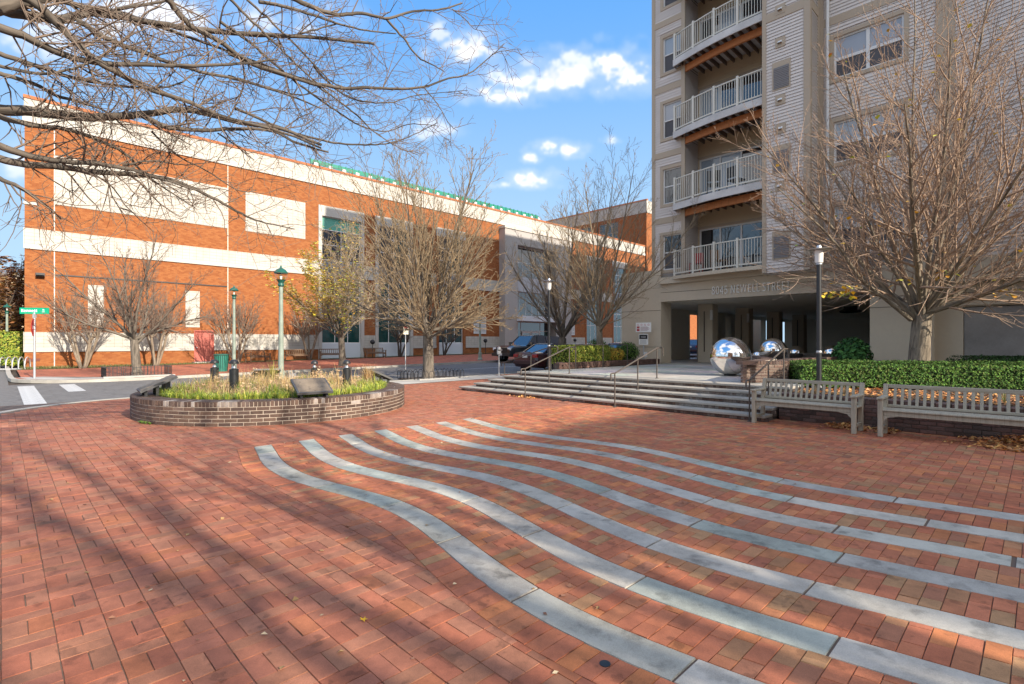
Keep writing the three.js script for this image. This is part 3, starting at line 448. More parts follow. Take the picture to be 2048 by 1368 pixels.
// a window: frame (part) with its panes (sub-parts). cols, rows: fractions of the opening where bars stand; mats: one pane material per cell, row by row from below
function windowOn(parent, name, pt, s0, s1, y0, y1, { cols = [], rows = [], fw = 0.06, bw = 0.05, depth = 0.06, back = 0.1, frame = M.white_metal, mats = [M.glass] }) {
  const B = mk(); slabOn(B, pt, s0, s0 + fw, y0, y1, -back, depth - back); slabOn(B, pt, s1 - fw, s1, y0, y1, -back, depth - back); slabOn(B, pt, s0 + fw, s1 - fw, y1 - fw, y1, -back, depth - back); slabOn(B, pt, s0 + fw, s1 - fw, y0, y0 + fw, -back, depth - back);
  const cs = [s0 + fw, ...cols.map((c) => lerp(s0, s1, c)), s1 - fw], rs = [y0 + fw, ...rows.map((r) => lerp(y0, y1, r)), y1 - fw];
  cs.slice(1, -1).forEach((c) => slabOn(B, pt, c - bw / 2, c + bw / 2, y0 + fw, y1 - fw, -back, depth - back - 0.004)); rs.slice(1, -1).forEach((r) => slabOn(B, pt, s0 + fw, s1 - fw, r - bw / 2, r + bw / 2, -back, depth - back - 0.008));
  const f = B.mesh(name, frame, parent); let k = 0;
  for (let j = 0; j + 1 < rs.length; j++) for (let i = 0; i + 1 < cs.length; i++) { const m = mats[k++ % mats.length], h = depth - back - 0.035 - (j & 1) * 0.004; mk().quad(pt(cs[i], rs[j], h), pt(cs[i + 1], rs[j], h), pt(cs[i + 1], rs[j + 1], h), pt(cs[i], rs[j + 1], h)).mesh('pane', m, f); }
  return f;
}

// ------------------------------------------------------------------ long brick building across the street
{
  const X0 = 0.95, b = thing('brick_building', 'long orange brick building with white block bands across the street', 'building', [X0, 0, FACADE]);
  const pt = (x, y, n) => [x - X0, y, n], L = 66.6, TOP = 15.32;
  const bays = [[18.0, 22.0], [23.05, 26.9], [29.5, 33.1], [52.5, 56.0], [58.4, 62.0]], holes = [];
  for (const [a, c] of bays) holes.push([a, c, 0.05, 12.45]);
  holes.push([38.6, 46.9, 0.05, 12.8]); holes.push([9.34, 10.56, 0.0, 2.3]);
  const W = mk(); wallGrid(W, pt, X0, L, -0.15, TOP, holes, 0.35); W.quad(pt(X0, -0.15, 0), pt(X0, TOP, 0), pt(X0 + 0.7, TOP, -22), pt(X0 + 0.7, -0.15, -22)); W.quad(pt(X0, TOP - 0.3, 0), pt(L, TOP - 0.3, 0), pt(L, TOP - 0.3, -22), pt(X0 + 0.8, TOP - 0.3, -22)); W.quad(pt(X0 + 0.8, -0.15, -22), pt(L, -0.15, -22), pt(L, TOP, -22), pt(X0 + 0.8, TOP, -22)); W.quad(pt(L, -0.15, 0), pt(L, TOP, 0), pt(L, TOP, -22), pt(L, -0.15, -22)); W.mesh('wall', M.wall_brick, b);
  const cap = mk(); slabOn(cap, pt, X0 - 0.06, L, TOP, TOP + 0.18, -0.4, 0.08); cap.mesh('coping', std(0.5, 0.17, 0.06, 0.8, { map: rep(grit, 2) }), b);
  const band = (y0, y1, n, m, name, x0 = X0 - n, x1 = L) => slabOn(mk(), pt, x0, x1, y0, y1, 0.001, n).mesh(name, m, b);
  band(14.3, TOP, 0.03, M.block, 'block_band'); band(14.0, 14.3, 0.09, M.stone, 'stone_course');
  const segs = []; { let a = X0 - 0.05; for (const [c, d] of [...bays, [37.7, 48.7]].sort((p, q) => p[0] - q[0])) { segs.push([a, c]); a = d; } segs.push([a, L]); }
  for (const [a, c] of segs) { band(7.05, 7.97, 0.03, M.block, 'block_band', a, c); band(6.8, 7.05, 0.08, M.stone, 'stone_course', a, c); }
  const low = []; for (const [a, c] of segs) { if (a < 9.4 && c > 10.5) low.push([a, 9.34], [10.56, c]); else low.push([a, c]); }
  for (const [a, c] of low) { band(1.17, 2.07, 0.03, M.block, 'block_band', a, c); band(0.93, 1.17, 0.06, M.stone, 'stone_course', a, c); }
  for (const [a, c] of [[2.25, 11.42], [12.6, 16.95]]) { slabOn(mk(), pt, a, c, 9.52, 12.37, 0.001, 0.035).mesh('block_panel', M.block, b); }
  slabOn(mk(), pt, X0 - 0.04, 1.47, 9.32, 9.47, 0.001, 0.05).mesh('stone_course', M.stone, b);
  for (const [a, c] of [[3.74, 4.5], [8.84, 9.68]]) slabOn(mk(), pt, a, c, 2.5, 4.95, 0.001, 0.03).mesh('block_panel', M.block, b);
  for (const [x, ya, yb] of [[2.22, 7.98, 13.98], [2.22, 2.08, 6.78], [2.22, 0, 0.92], [11.44, 7.98, 13.98], [11.44, 2.08, 6.78]]) slabOn(mk(), pt, x - 0.022, x + 0.022, ya, yb, 0.001, 0.006).mesh('control_joint', std(0.72, 0.66, 0.56, 0.9), b);
  slabOn(mk(), pt, 2.26, 11.4, 5.38, 5.45, 0.002, 0.05).mesh('conduit', M.black_metal, b);
  { const l = mk(); l.quad(pt(1.4, 5.2, 0.0), pt(1.8, 5.2, 0), pt(1.8, 5.25, 0.3), pt(1.4, 5.25, 0.3)); slabOn(l, pt, 1.4, 1.8, 5.22, 5.46, 0.002, 0.14); slabOn(l, pt, 1.42, 1.78, 5.32, 5.44, 0.14, 0.3); l.mesh('wall_light', M.black_metal, b); }
  slabOn(mk(), pt, 1.02, 1.6, 0.4, 0.56, 0.002, 0.03).mesh('wall_vent', std(0.16, 0.05, 0.03, 0.8), b);
  // red door
  { const d = slabOn(mk(), pt, 9.4, 10.5, 0.16, 2.22, -0.14, -0.09).mesh('door', std(0.5, 0.13, 0.095, 0.55, { map: rep(blotch, 1.5) }), b); const f = mk(); slabOn(f, pt, 9.34, 9.4, 0, 2.3, -0.2, 0.02); slabOn(f, pt, 10.5, 10.56, 0, 2.3, -0.2, 0.02); slabOn(f, pt, 9.4, 10.5, 2.22, 2.3, -0.2, 0.02); f.mesh('frame', std(0.42, 0.1, 0.07, 0.6), d); const h = mk(); slabOn(h, pt, 9.46, 9.56, 1.1, 1.16, -0.09, -0.03); h.mesh('handle', M.galvanised, d); boxPart('threshold', M.concrete, b, 9.2 - X0, 10.7 - X0, -0.02, 0.15, -0.3, 0.8); }
  // tall glazed bays
  for (const [i, [a, c]] of bays.entries()) {
    slabOn(mk(), pt, a + 0.01, c - 0.01, 11.62, 12.44, -0.3, 0.05).mesh('lintel', M.stone, b);
    slabOn(mk(), pt, a + 0.01, a + 0.3, 0.05, 11.62, -0.3, 0.05).mesh('jamb', i > 1 ? M.wall_brick : M.stone, b); slabOn(mk(), pt, c - 0.3, c - 0.01, 0.05, 11.62, -0.3, 0.05).mesh('jamb', i > 1 ? M.wall_brick : M.stone, b);
    slabOn(mk(), pt, a + 0.3, c - 0.3, 6.9, 8.1, -0.3, -0.05).mesh('spandrel', std(0.2, 0.21, 0.22, 0.6), b);
    slabOn(mk(), pt, a + 0.3, c - 0.3, 0.05, 1.4, -0.3, -0.08).mesh('spandrel', std(0.6, 0.64, 0.68, 0.5), b);
    windowOn(b, 'window', pt, a + 0.3, c - 0.3, 8.1, 11.62, { cols: [0.5], rows: [0.36, 0.7], depth: 0.1, back: 0.25, mats: i ? [M.glass, M.glass_green] : [M.glass, M.glass, M.glass, M.glass_green, std(0.1, 0.34, 0.26, 0.5), std(0.1, 0.34, 0.26, 0.5)] });
    windowOn(b, 'window', pt, a + 0.3, c - 0.3, 1.4, 6.9, { cols: [0.34, 0.67], rows: [0.4, 0.7], depth: 0.1, back: 0.25, mats: [M.glass_green, M.glass_green, M.glass_green, M.glass] });
  }
  for (const x of [[34.14, 35.8], [49.3, 50.4]]) windowOn(b, 'louvre_window', pt, x[0], x[1], 2.35, 4.1, { cols: [0.5], rows: [0.25, 0.5, 0.75], depth: 0.08, back: 0.03, mats: [std(0.5, 0.52, 0.52, 0.6)] });
  // entrance: stone piers and glazing
  const e = slabOn(slabOn(slabOn(mk(), pt, 37.7, 39.6, -0.1, 13.5, 0.0, 0.9), pt, 45.9, 48.7, -0.1, 13.5, 0.0, 0.9), pt, 39.6, 45.9, 11.95, 13.5, -0.3, 0.9).mesh('entrance_portal', std(0.4, 0.375, 0.35, 0.85, { map: rep(mottle, 5) }), b);
  slabOn(mk(), pt, 37.6, 48.8, 13.5, 13.75, -0.2, 1.0).mesh('portal_coping', std(0.5, 0.46, 0.4, 0.8), e); slabOn(mk(), pt, 39.6, 45.9, 7.0, 8.6, -0.2, 0.5).mesh('spandrel', std(0.42, 0.43, 0.45, 0.6), e); slabOn(mk(), pt, 39.5, 46, 3.75, 4.3, -0.1, 1.7).mesh('canopy', std(0.6, 0.62, 0.65, 0.5), e);
  windowOn(b, 'window', pt, 39.6, 45.9, 8.6, 11.95, { cols: [0.25, 0.5, 0.75], rows: [0.5], depth: 0.1, back: 0.1 }); windowOn(b, 'window', pt, 39.6, 45.9, 4.3, 7.0, { cols: [0.17, 0.34, 0.5, 0.67, 0.84], depth: 0.1, back: 0.1 }); windowOn(b, 'window', pt, 39.6, 45.9, 0.15, 3.75, { cols: [0.22, 0.72], rows: [0.72], depth: 0.1, back: 0.1, mats: [M.glass_green, M.glass, M.glass_green, M.glass, M.glass, M.glass] });
  for (const x of [41.1, 42.6]) { const d = slabOn(slabOn(slabOn(slabOn(mk(), pt, x, x + 0.14, 0.2, 2.7, 0, 0.08), pt, x + 1.26, x + 1.4, 0.2, 2.7, 0, 0.08), pt, x + 0.14, x + 1.26, 2.5, 2.7, 0, 0.08), pt, x + 0.14, x + 1.26, 0.2, 0.45, 0, 0.08).mesh('door', M.white_metal, b); slabOn(mk(), pt, x + 0.14, x + 1.26, 0.45, 2.5, 0.02, 0.05).mesh('pane', M.glass, d); slabOn(mk(), pt, x + 0.5, x + 0.8, 1.2, 1.6, 0.051, 0.055).mesh('notice', std(0.15, 0.5, 0.28, 0.6), d); }
  // green standing-seam screen on the roof
  const sc = mk(), wp = mk(); const g0 = 17.6, g1 = 44.5; slabOn(sc, pt, g0, g1, 15.78, 16.14, -0.62, -0.56); sc.quad(pt(g0, 16.14, -0.56), pt(g1, 16.14, -0.56), pt(g1, 16.34, -1.4), pt(g0, 16.34, -1.4)); for (let x = g0; x < g1; x += 0.6) slabOn(sc, pt, x, x + 0.05, 15.7, 16.2, -0.56, -0.5); for (let x = g0 + 0.3; x < g1; x += 1.2) slabOn(wp, pt, x, x + 0.3, 15.3, 15.9, -0.6, -0.48);
  const s = sc.mesh('roof_screen', std(0.012, 0.21, 0.14, 0.45), b); wp.mesh('screen_post', M.white_metal, s);
}
// taller brick block behind its far end
{
  const X0 = 66.75, b = thing('brick_block', 'tall brown brick block behind the far end of the long building', 'building', [X0, 0, FACADE + 0.2]);
  const ptF = (x, y, n) => [x - X0, y, n], ptS = (z, y, n) => [-n, y, z - FACADE - 0.2];
  const W = mk(); wallGrid(W, ptF, X0, 96, -0.1, 22, [], 0); wallGrid(W, ptS, FACADE - 30, FACADE + 0.2, -0.1, 22, [[-54, -50, 16.6, 19.8], [-48.5, -45, 16.6, 19.8]], 0.3); W.quad([0, 22, 0], [30, 22, 0], [30, 22, -30], [0, 22, -30]); W.mesh('wall', M.wall_brick, b);
  slabOn(mk(), ptF, X0 - 0.05, 96, 20.3, 22.05, 0.001, 0.06).mesh('block_band', M.block, b); slabOn(mk(), ptS, FACADE - 30, FACADE + 0.14, 20.3, 22.05, 0.001, 0.05).mesh('block_band', M.block, b); slabOn(mk(), ptS, FACADE - 30, FACADE + 0.3, 22.06, 22.25, -0.3, 0.1).mesh('coping', std(0.5, 0.2, 0.1, 0.8), b);
  for (const [a, c] of [[-54, -50], [-48.5, -45]]) windowOn(b, 'window', ptS, a, c, 16.6, 19.8, { cols: [0.33, 0.66], rows: [0.5], back: 0.25 });
}

// ------------------------------------------------------------------ apartment building on the right
const font = await new FontLoader().loadAsync('fonts/droid/droid_sans_regular.typeface.json');
const AX = 20.3, ROOF = 26.8, LEVELS = [4.25, 7.27, 10.29, 13.31, 16.33, 19.35, 22.37];
{
  const b = thing('apartment_building', 'tall taupe apartment building with stacked balconies over a stucco passage', 'building', [AX, 0, -11.5]);
  const OX = AX, OZ = -11.5, pw = (x, y, z) => [x - OX, y, z - OZ];
  const front = (x) => (z, y, n) => pw(x - n, y, z);                                   // faces the plaza
  const sideP = (z0) => (x, y, n) => pw(x, y, z0 + n), sideM = (z0) => (x, y, n) => pw(x, y, z0 - n);
  const WX = 20.45, BX = 19.42, REC = 21.7, ZL = -11.97, ZR0 = -10.5, ZR1 = -6.98, ZB = -5.47, ZC = -2.12;
  // ---- stucco base
  const st = mk();
  wallGrid(st, front(AX), -13.49, -11.5, TERRACE - 0.6, 4.62, []); st.quad(pw(AX, -0.1, -13.49), pw(21.2, -0.1, -13.49), pw(21.2, 4.62, -13.49), pw(AX, 4.62, -13.49)); st.quad(pw(21.2, 3.23, -13.49), pw(40, 3.23, -13.49), pw(40, 4.62, -13.49), pw(21.2, 4.62, -13.49)); st.quad(pw(AX, 4.62, -13.49), pw(AX, 4.62, -11.5), pw(24, 4.62, -11.5), pw(24, 4.62, -13.49));
  st.quad(pw(AX, TERRACE, -11.5), pw(AX, 3.23, -11.5), pw(21.2, 3.23, -11.5), pw(21.2, TERRACE, -11.5)); st.quad(pw(21.2, TERRACE, -13.48), pw(21.2, 3.23, -13.48), pw(21.2, 3.23, -11.5), pw(21.2, TERRACE, -11.5));
  st.mesh('stucco_pylon', M.stucco, b);
  slabOn(mk(), front(AX), -11.5, -3.93, 3.23, 3.98, -0.45, 0.0).mesh('fascia_beam', M.stucco, b);
  slabOn(mk(), front(AX), -11.5, -5.0, 3.98, 4.25, -0.45, 0.14).mesh('ledge', M.stucco, b);
  slabOn(mk(), front(AX), -3.93, -2.34, TERRACE - 0.3, 3.98, -0.6, 0.02).mesh('stucco_pier', M.stucco, b);
  for (const [za, zb, y, n] of [[-13.49, -11.5, 2.87, 0], [-13.49, -11.5, 1.28, 0], [-3.93, -2.34, 2.62, 0.02], [-3.93, -2.34, 0.86, 0.02], [-11.5, -3.93, 3.62, 0]]) slabOn(mk(), front(AX), za, zb, y - 0.009, y + 0.009, n + 0.0005, n + 0.004).mesh('wall_joint', M.joint, b);
  // letters, each its own piece
  { let z = -9.24; const text = '8045 NEWELL STREET', geo = (c) => new TextGeometry(c, { font, size: 0.31, depth: 0.03, curveSegments: 5, bevelEnabled: false }); const adv = [...text].map((c) => (c === ' ' ? 0.11 : (font.data.glyphs[c]?.ha ?? 600) / font.data.resolution * 0.31 * 1.13)), tot = adv.reduce((a, c) => a + c, 0), k = 2.93 / tot, lm = std(0.85, 0.83, 0.77, 0.45); [...text].forEach((c, i) => { if (c !== ' ') { const m = new THREE.Mesh(geo(c), lm); m.name = 'letter'; m.scale.set(k, 1, 1); m.position.set(AX - 0.012 - OX, 3.4, z - OZ); m.rotation.y = -Math.PI / 2; b.add(m); } z += adv[i] * k; }); }
  // ---- passage: soffit, columns, walls
  boxPart('soffit', M.soffit, b, AX + 0.45 - OX, 46 - OX, 3.23, 3.6, -14 - OZ, 2.5 - OZ);
  for (const [i, x] of [23.0, 27.2, 31.6, 36].entries()) { const c = boxPart('column', M.stucco, b, x - OX, x + 0.6 - OX, TERRACE - 0.1, 3.24, -11.15 - OZ, -10.45 - OZ, 0.03); const t = mk(); t.box(x - 0.03 - OX, x - 0.003 - OX, 1.05, 2.9, -10.84 - OZ, -10.8 - OZ); t.mesh('groove', M.joint, c); if (i < 2) boxPart('sconce', M.frosted, b, x - 0.1 - OX, x - 0.01 - OX, 2.5, 2.95, -10.52 - OZ, -10.4 - OZ, 0.01); }
  boxPart('sconce', M.frosted, b, 21.1 - OX, 21.19 - OX, 2.35, 2.8, -11.75 - OZ, -11.63 - OZ, 0.01);
  for (const x of [27.5, 32, 36.5]) boxPart('column', M.stucco, b, x - OX, x + 0.7 - OX, TERRACE - 0.1, 3.24, -5.2 - OZ, -4.5 - OZ, 0.03);
  { const B = mk(); wallGrid(B, sideP(-13.49), 21.2, 46, TERRACE - 0.4, 3.3, [[21.6, 24.2, TERRACE - 0.4, 3.05], [27.95, 29.3, TERRACE - 0.4, 3.05], [26.9, 27.75, TERRACE - 0.4, 3.05], [31.5, 32.3, TERRACE - 0.4, 3.05], [34.5, 38.6, 0.7, 3.05], [39.6, 43.5, 0.7, 3.05]]); wallGrid(B, sideP(-14.0), 21.2, 46, TERRACE - 0.4, 3.3, [[21.6, 24.2, TERRACE - 0.4, 3.05], [27.95, 29.3, TERRACE - 0.4, 3.05], [26.9, 27.75, TERRACE - 0.4, 3.05], [31.5, 32.3, TERRACE - 0.4, 3.05], [34.5, 38.6, 0.7, 3.05], [39.6, 43.5, 0.7, 3.05]]); wallGrid(B, front(45.5), -13.49, 2.4, TERRACE - 0.1, 3.3, []); wallGrid(B, sideP(-1.6), 21, 45.5, TERRACE - 0.1, 3.3, []);  B.mesh('passage_wall', M.soffit, b); }  // openings hidden by pylon and column, and the deep ones, added to admit light
  for (const [x, z] of [[27, -4], [29.5, -6.5]]) { const l = mk(); l.lathe([[0.42, 0], [0.5, 0.06], [0.28, 0.2], [0.28, 0.32]], 18); const m = l.mesh('ceiling_lamp', M.dark_bronze, b); m.position.set(x - OX, 2.93, z - OZ); }
  // ---- walls above: siding, trims, windows
  const sid = mk(), core = mk(), warm = mk();
  const wl = [], wr = [];
  for (let k = 0; k < 7; k++) { wl.push([-11.47, -10.6, 4.6 + 2.84 * k, 6.1 + 2.84 * k]); wr.push([-5.0, -3.05, 4.74 + 2.9 * k, 6.15 + 2.9 * k]); }
  const trimmed = (h) => h.map(([a, c, y0, y1]) => [a - 0.13, c + 0.13, y0 - 0.13, y1 + 0.13]);
  const P1 = front(WX), P2 = front(BX), P3 = sideP(ZB);
  lapSiding(sid, P1, ZL, ZR0, 4.3, ROOF, trimmed(wl)); lapSiding(sid, P1, ZB, ZC, 4.42, ROOF, trimmed(wr)); lapSiding(sid, P2, ZR1, ZB, 4.1, ROOF, []); lapSiding(sid, P3, BX, WX, 4.1, ROOF, []);
  sid.mesh('siding', M.siding, b, 'stuff');
  wallGrid(core, front(WX + 0.012), ZL, ZR0, 4.25, ROOF, wl, 0.12); wallGrid(core, front(WX + 0.012), ZB, ZC, 3.98, ROOF, wr, 0.12); wallGrid(core, front(BX + 0.01), ZR1, ZB, 3.95, ROOF, []); wallGrid(core, sideP(ZB - 0.01), BX, WX, 3.95, ROOF, []); wallGrid(core, sideM(ZL), WX, 68, 3.6, ROOF, []); wallGrid(core, sideP(ZR0 - 0.012), WX, REC, 4.2, ROOF, []); wallGrid(core, sideM(ZR1 + 0.012), BX, REC, 4.2, ROOF, []); wallGrid(core, sideP(11.5), 17.6, 68, -0.1, ROOF, []); core.quad(pw(17, ROOF, 9), pw(17, ROOF, 11.5), pw(68, ROOF, 11.5), pw(68, ROOF, 9)); core.quad(pw(68, 0, 9), pw(68, ROOF, 9), pw(68, ROOF, 11.5), pw(68, 0, 11.5));
  core.quad(pw(BX, 3.95, ZR1), pw(BX, 3.95, ZB), pw(WX, 3.95, ZB), pw(WX, 3.95, ZR1)); core.quad(pw(BX, ROOF, ZL), pw(BX, ROOF, 9), pw(68, ROOF, 9), pw(68, ROOF, ZL)); core.quad(pw(68, 0, ZL), pw(68, ROOF, ZL), pw(68, ROOF, 9), pw(68, 0, 9)); core.quad(pw(47, 0, ZL), pw(47, 3.6, ZL), pw(68, 3.6, ZL), pw(68, 0, ZL)); core.mesh('wall', M.siding, b);
  // recess behind the balconies
  const R1 = sideP(ZR0), R2 = sideM(ZR1), RB = front(REC);
  const sideS = mk(); lapSiding(sideS, R1, WX - 0.05, REC, 4.25, ROOF, []); lapSiding(sideS, R2, BX, REC, 4.25, ROOF, []); sideS.mesh('recess_siding', M.siding, b, 'stuff');
  const doorHoles = LEVELS.map((y) => [-10.42, -7.05, y + 0.02, y + 2.13]);
  lapSiding(warm, RB, ZR0, ZR1, 4.25, ROOF, doorHoles); warm.mesh('recess_wall_siding', M.siding_warm, b, 'stuff');
  wallGrid(mk(), front(REC + 0.012), ZR0, ZR1, 4.2, ROOF, doorHoles, 0.1).mesh('recess_wall', M.siding_warm, b);
  for (const [i, y] of LEVELS.entries()) if (i < 5) windowOn(b, 'sliding_door', RB, -10.42, -7.05, y + 0.02, y + 2.13, { cols: [0.27, 0.53, 0.8], fw: 0.07, bw: 0.07, depth: 0.07, back: 0.06, mats: [[M.glass, M.glass, M.glass, M.curtain], [M.curtain, M.curtain, M.glass, M.curtain], [M.curtain, M.glass, M.glass, M.curtain], [M.glass, M.curtain, M.glass, M.glass], [M.glass]][i] });
  const blinds = [[M.screen, M.glass], [M.glass, M.glass], [M.screen, M.blind], [M.screen, M.curtain], [M.screen, M.blind], [M.screen, M.glass], [M.screen, M.blind]];
  for (const [i, [a, c, y0, y1]] of wl.entries()) { windowOn(b, 'window', P1, a, c, y0, y1, { rows: [0.5], fw: 0.05, bw: 0.05, mats: blinds[i] }); casing(P1, a, c, y0, y1); }
  for (const [i, [a, c, y0, y1]] of wr.entries()) { windowOn(b, 'window', P1, a, c, y0, y1, { cols: [0.5], rows: [0.47], fw: 0.06, bw: 0.1, mats: [M.screen, M.screen, blinds[(i + 2) % 7][1], M.blind] }); casing(P1, a, c, y0, y1); }
  function casing(pt, a, c, y0, y1) { const B = mk(), w = 0.13; slabOn(B, pt, a - w, a, y0 - w, y1 + w, 0, 0.035); slabOn(B, pt, c, c + w, y0 - w, y1 + w, 0, 0.035); slabOn(B, pt, a, c, y1, y1 + w, 0, 0.034); slabOn(B, pt, a, c, y0 - w, y0, 0, 0.034); B.mesh('window_casing', M.trim, b); }
  // trim boards
  const tr = (pt, a, c, y0, y1, n = 0.04, m = M.trim) => slabOn(mk(), pt, a, c, y0, y1, 0, n).mesh('trim_board', m, b);
  tr(P1, ZL - 0.03, ZL + 0.12, 4.25, ROOF, 0.045); tr(P1, ZR0 - 0.1, ZR0 + 0.06, 4.25, ROOF, 0.07);
  tr(P2, ZR1, ZR1 + 0.13, 3.95, ROOF); tr(P2, ZB - 0.17, ZB + 0.03, 3.95, ROOF); tr(P3, BX - 0.03, BX + 0.13, 3.95, ROOF); tr(P3, WX - 0.16, WX, 3.95, ROOF); tr(P1, ZB + 0.03, ZB + 0.16, 3.98, ROOF); tr(P1, ZC - 0.14, ZC + 0.14, 3.98, ROOF, 0.06); slabOn(mk(), front(BX + 0.02), ZR1 - 0.03, ZR1, 3.95, ROOF, -0.15, 0).mesh('trim_board', M.trim, b);
  tr(P1, ZB + 0.16, ZC - 0.14, 3.98, 4.42, 0.06, M.trim_grey); tr(P1, ZL + 0.12, ZR0 - 0.1, 4.2, 4.42, 0.05, M.trim_grey);
  for (let k = 1; k < 7; k++) { const y = 3.9 + 2.84 * k; tr(P1, ZL + 0.12, ZR0 - 0.1, y - 0.13, y + 0.13); if (k % 3 === 0) { tr(P2, ZR1 + 0.13, ZB - 0.17, y + 0.4, y + 0.7, 0.036); tr(P3, BX + 0.13, WX - 0.16, y + 0.4, y + 0.7, 0.036); tr(P1, ZB + 0.16, ZC - 0.14, y, y + 0.28); } }
  for (const y of LEVELS) tr(RB, ZR0, ZR1, y + 2.14, y + 2.24, 0.035, M.trim);
  // vents and louvre grilles on the bay
  for (const [px, py] of [[1561, 19], [1561, 85], [1561, 200], [1562, 257], [1560, 372], [1560, 432]]) { const [z, y] = onSideWall(px, py, BX); const v = slabOn(mk(), P2, z - 0.16, z + 0.16, y - 0.17, y + 0.17, 0.005, 0.045).mesh('wall_vent', M.trim, b); const h = mk(); h.quad(P2(z - 0.07, y + 0.07, 0.03), P2(z + 0.07, y + 0.07, 0.03), P2(z + 0.07, y - 0.04, 0.13), P2(z - 0.07, y - 0.04, 0.13)); h.tri(P2(z - 0.07, y + 0.07, 0.03), P2(z - 0.07, y - 0.04, 0.13), P2(z - 0.07, y - 0.07, 0.03)); h.tri(P2(z + 0.07, y + 0.07, 0.03), P2(z + 0.07, y - 0.07, 0.03), P2(z + 0.07, y - 0.04, 0.13)); h.mesh('hood', M.white_metal, v); }
  for (const py of [150, 318, 490]) { const [z, y] = onSideWall(1563, py, BX); const g = slabOn(mk(), P2, z - 0.3, z + 0.3, y - 0.5, y + 0.5, 0.003, 0.03).mesh('louvre_grille', M.trim, b); slabOn(mk(), P2, z - 0.25, z + 0.25, y - 0.45, y + 0.3, 0.031, 0.038).mesh('screen', std(0.2, 0.19, 0.19, 0.7), g); const l = mk(); for (let k = 0; k < 12; k++) slabOn(l, P2, z - 0.25, z + 0.25, y - 0.44 + k * 0.06, y - 0.42 + k * 0.06, 0.0385, 0.05); l.mesh('blades', std(0.26, 0.24, 0.235, 0.7), g); }
  { const d = mk(); d.tube([P1(ZB + 0.3, 3.6, 0.1), P1(ZB + 0.3, 10, 0.1), P1(ZB + 0.3, ROOF, 0.1)], 0.055, 8); d.mesh('downspout', M.white_metal, b); }
  // angled wing towards the plaza's near end
  const ang = -11.5 * Math.PI / 180, wz = Math.cos(ang), wx = Math.sin(ang), PA = (s, y, n) => pw(WX + 0.02 + wx * s - wz * n, y, ZC + 0.12 + wz * s + wx * n);
  const sa = mk(); lapSiding(sa, PA, 0, 14, 4.0, ROOF, []); sa.mesh('siding', M.siding, b, 'stuff'); wallGrid(mk(), (s, y, n) => PA(s, y, n - 0.012), 0, 14, 3.3, ROOF, []).mesh('wall', M.siding, b);
  tr(PA, 0, 0.2, 3.9, ROOF, 0.05); slabOn(mk(), PA, 0.0, 14, 3.3, 4.0, -0.02, 0.05).mesh('fascia_beam', M.stucco, b);
  const PD = (s, y, n) => PA(s, y, n - 0.35), dh = [[0.28, 3.1, TERRACE, 2.56]];
  wallGrid(mk(), PD, -0.6, 14, TERRACE - 0.3, 3.35, dh, 0.08).mesh('stucco_wall', M.stucco, b); slabOn(mk(), PD, 0.0, 14, 2.98, 3.0, 0.0005, 0.004).mesh('wall_joint', M.joint, b); slabOn(mk(), PD, 0.1, 3.3, 2.6, 2.68, 0, 0.07).mesh('door_head', M.stucco, b);
  for (const [a, c] of [[0.3, 1.68], [1.7, 3.08]]) { const d = slabOn(mk(), PD, a, c, TERRACE + 0.01, 2.54, -0.08, -0.03).mesh('service_door', std(0.36, 0.33, 0.3, 0.6, { map: rep(blotch, 3) }), b); if (a > 1) slabOn(mk(), PD, a + 0.05, a + 0.13, 1.5, 1.58, -0.03, 0.02).mesh('handle', M.galvanised, d); }
  // ---- balconies: slab, beam, joists, railing with single balusters
  const zA = -10.84, zE = -7.0, bow = (t) => { const x = lerp(20.12, 19.5, t) - 0.16 * Math.sin(Math.PI * t); return [x, lerp(zA, zE, t)]; };
  for (const [i, y] of LEVELS.slice(0, 5).entries()) {
    const N = 12, E = Array.from({ length: N + 1 }, (_, k) => bow(k / N)), S = mk(), th = i ? 0.25 : 0.12;
    for (let k = 0; k < N; k++) { const [a, c] = [E[k], E[k + 1]]; S.quad(pw(a[0], y - th, a[1]), pw(c[0], y - th, c[1]), pw(c[0], y + 0.02, c[1]), pw(a[0], y + 0.02, a[1])); S.quad(pw(a[0], y + 0.02, a[1]), pw(c[0], y + 0.02, c[1]), pw(REC, y + 0.02, c[1]), pw(REC, y + 0.02, a[1])); S.quad(pw(a[0] + 0.05, y - th, a[1]), pw(c[0] + 0.05, y - th, c[1]), pw(c[0], y - th, c[1]), pw(a[0], y - th, a[1])); S.quad(pw(a[0] + 0.05, y - 0.05, a[1]), pw(c[0] + 0.05, y - 0.05, c[1]), pw(c[0] + 0.05, y - th, c[1]), pw(a[0] + 0.05, y - th, a[1])); S.quad(pw(a[0] + 0.05, y - 0.05, a[1]), pw(REC, y - 0.05, a[1]), pw(REC, y - 0.05, c[1]), pw(c[0] + 0.05, y - 0.05, c[1])); }
    S.quad(pw(E[0][0], y - th, zA), pw(E[0][0], y + 0.02, zA), pw(WX, y + 0.02, zA), pw(WX, y - th, zA));
    const bal = S.mesh('balcony', i ? std(0.74, 0.71, 0.67, 0.7, { map: rep(blotch, 2.3) }) : M.stucco, b);
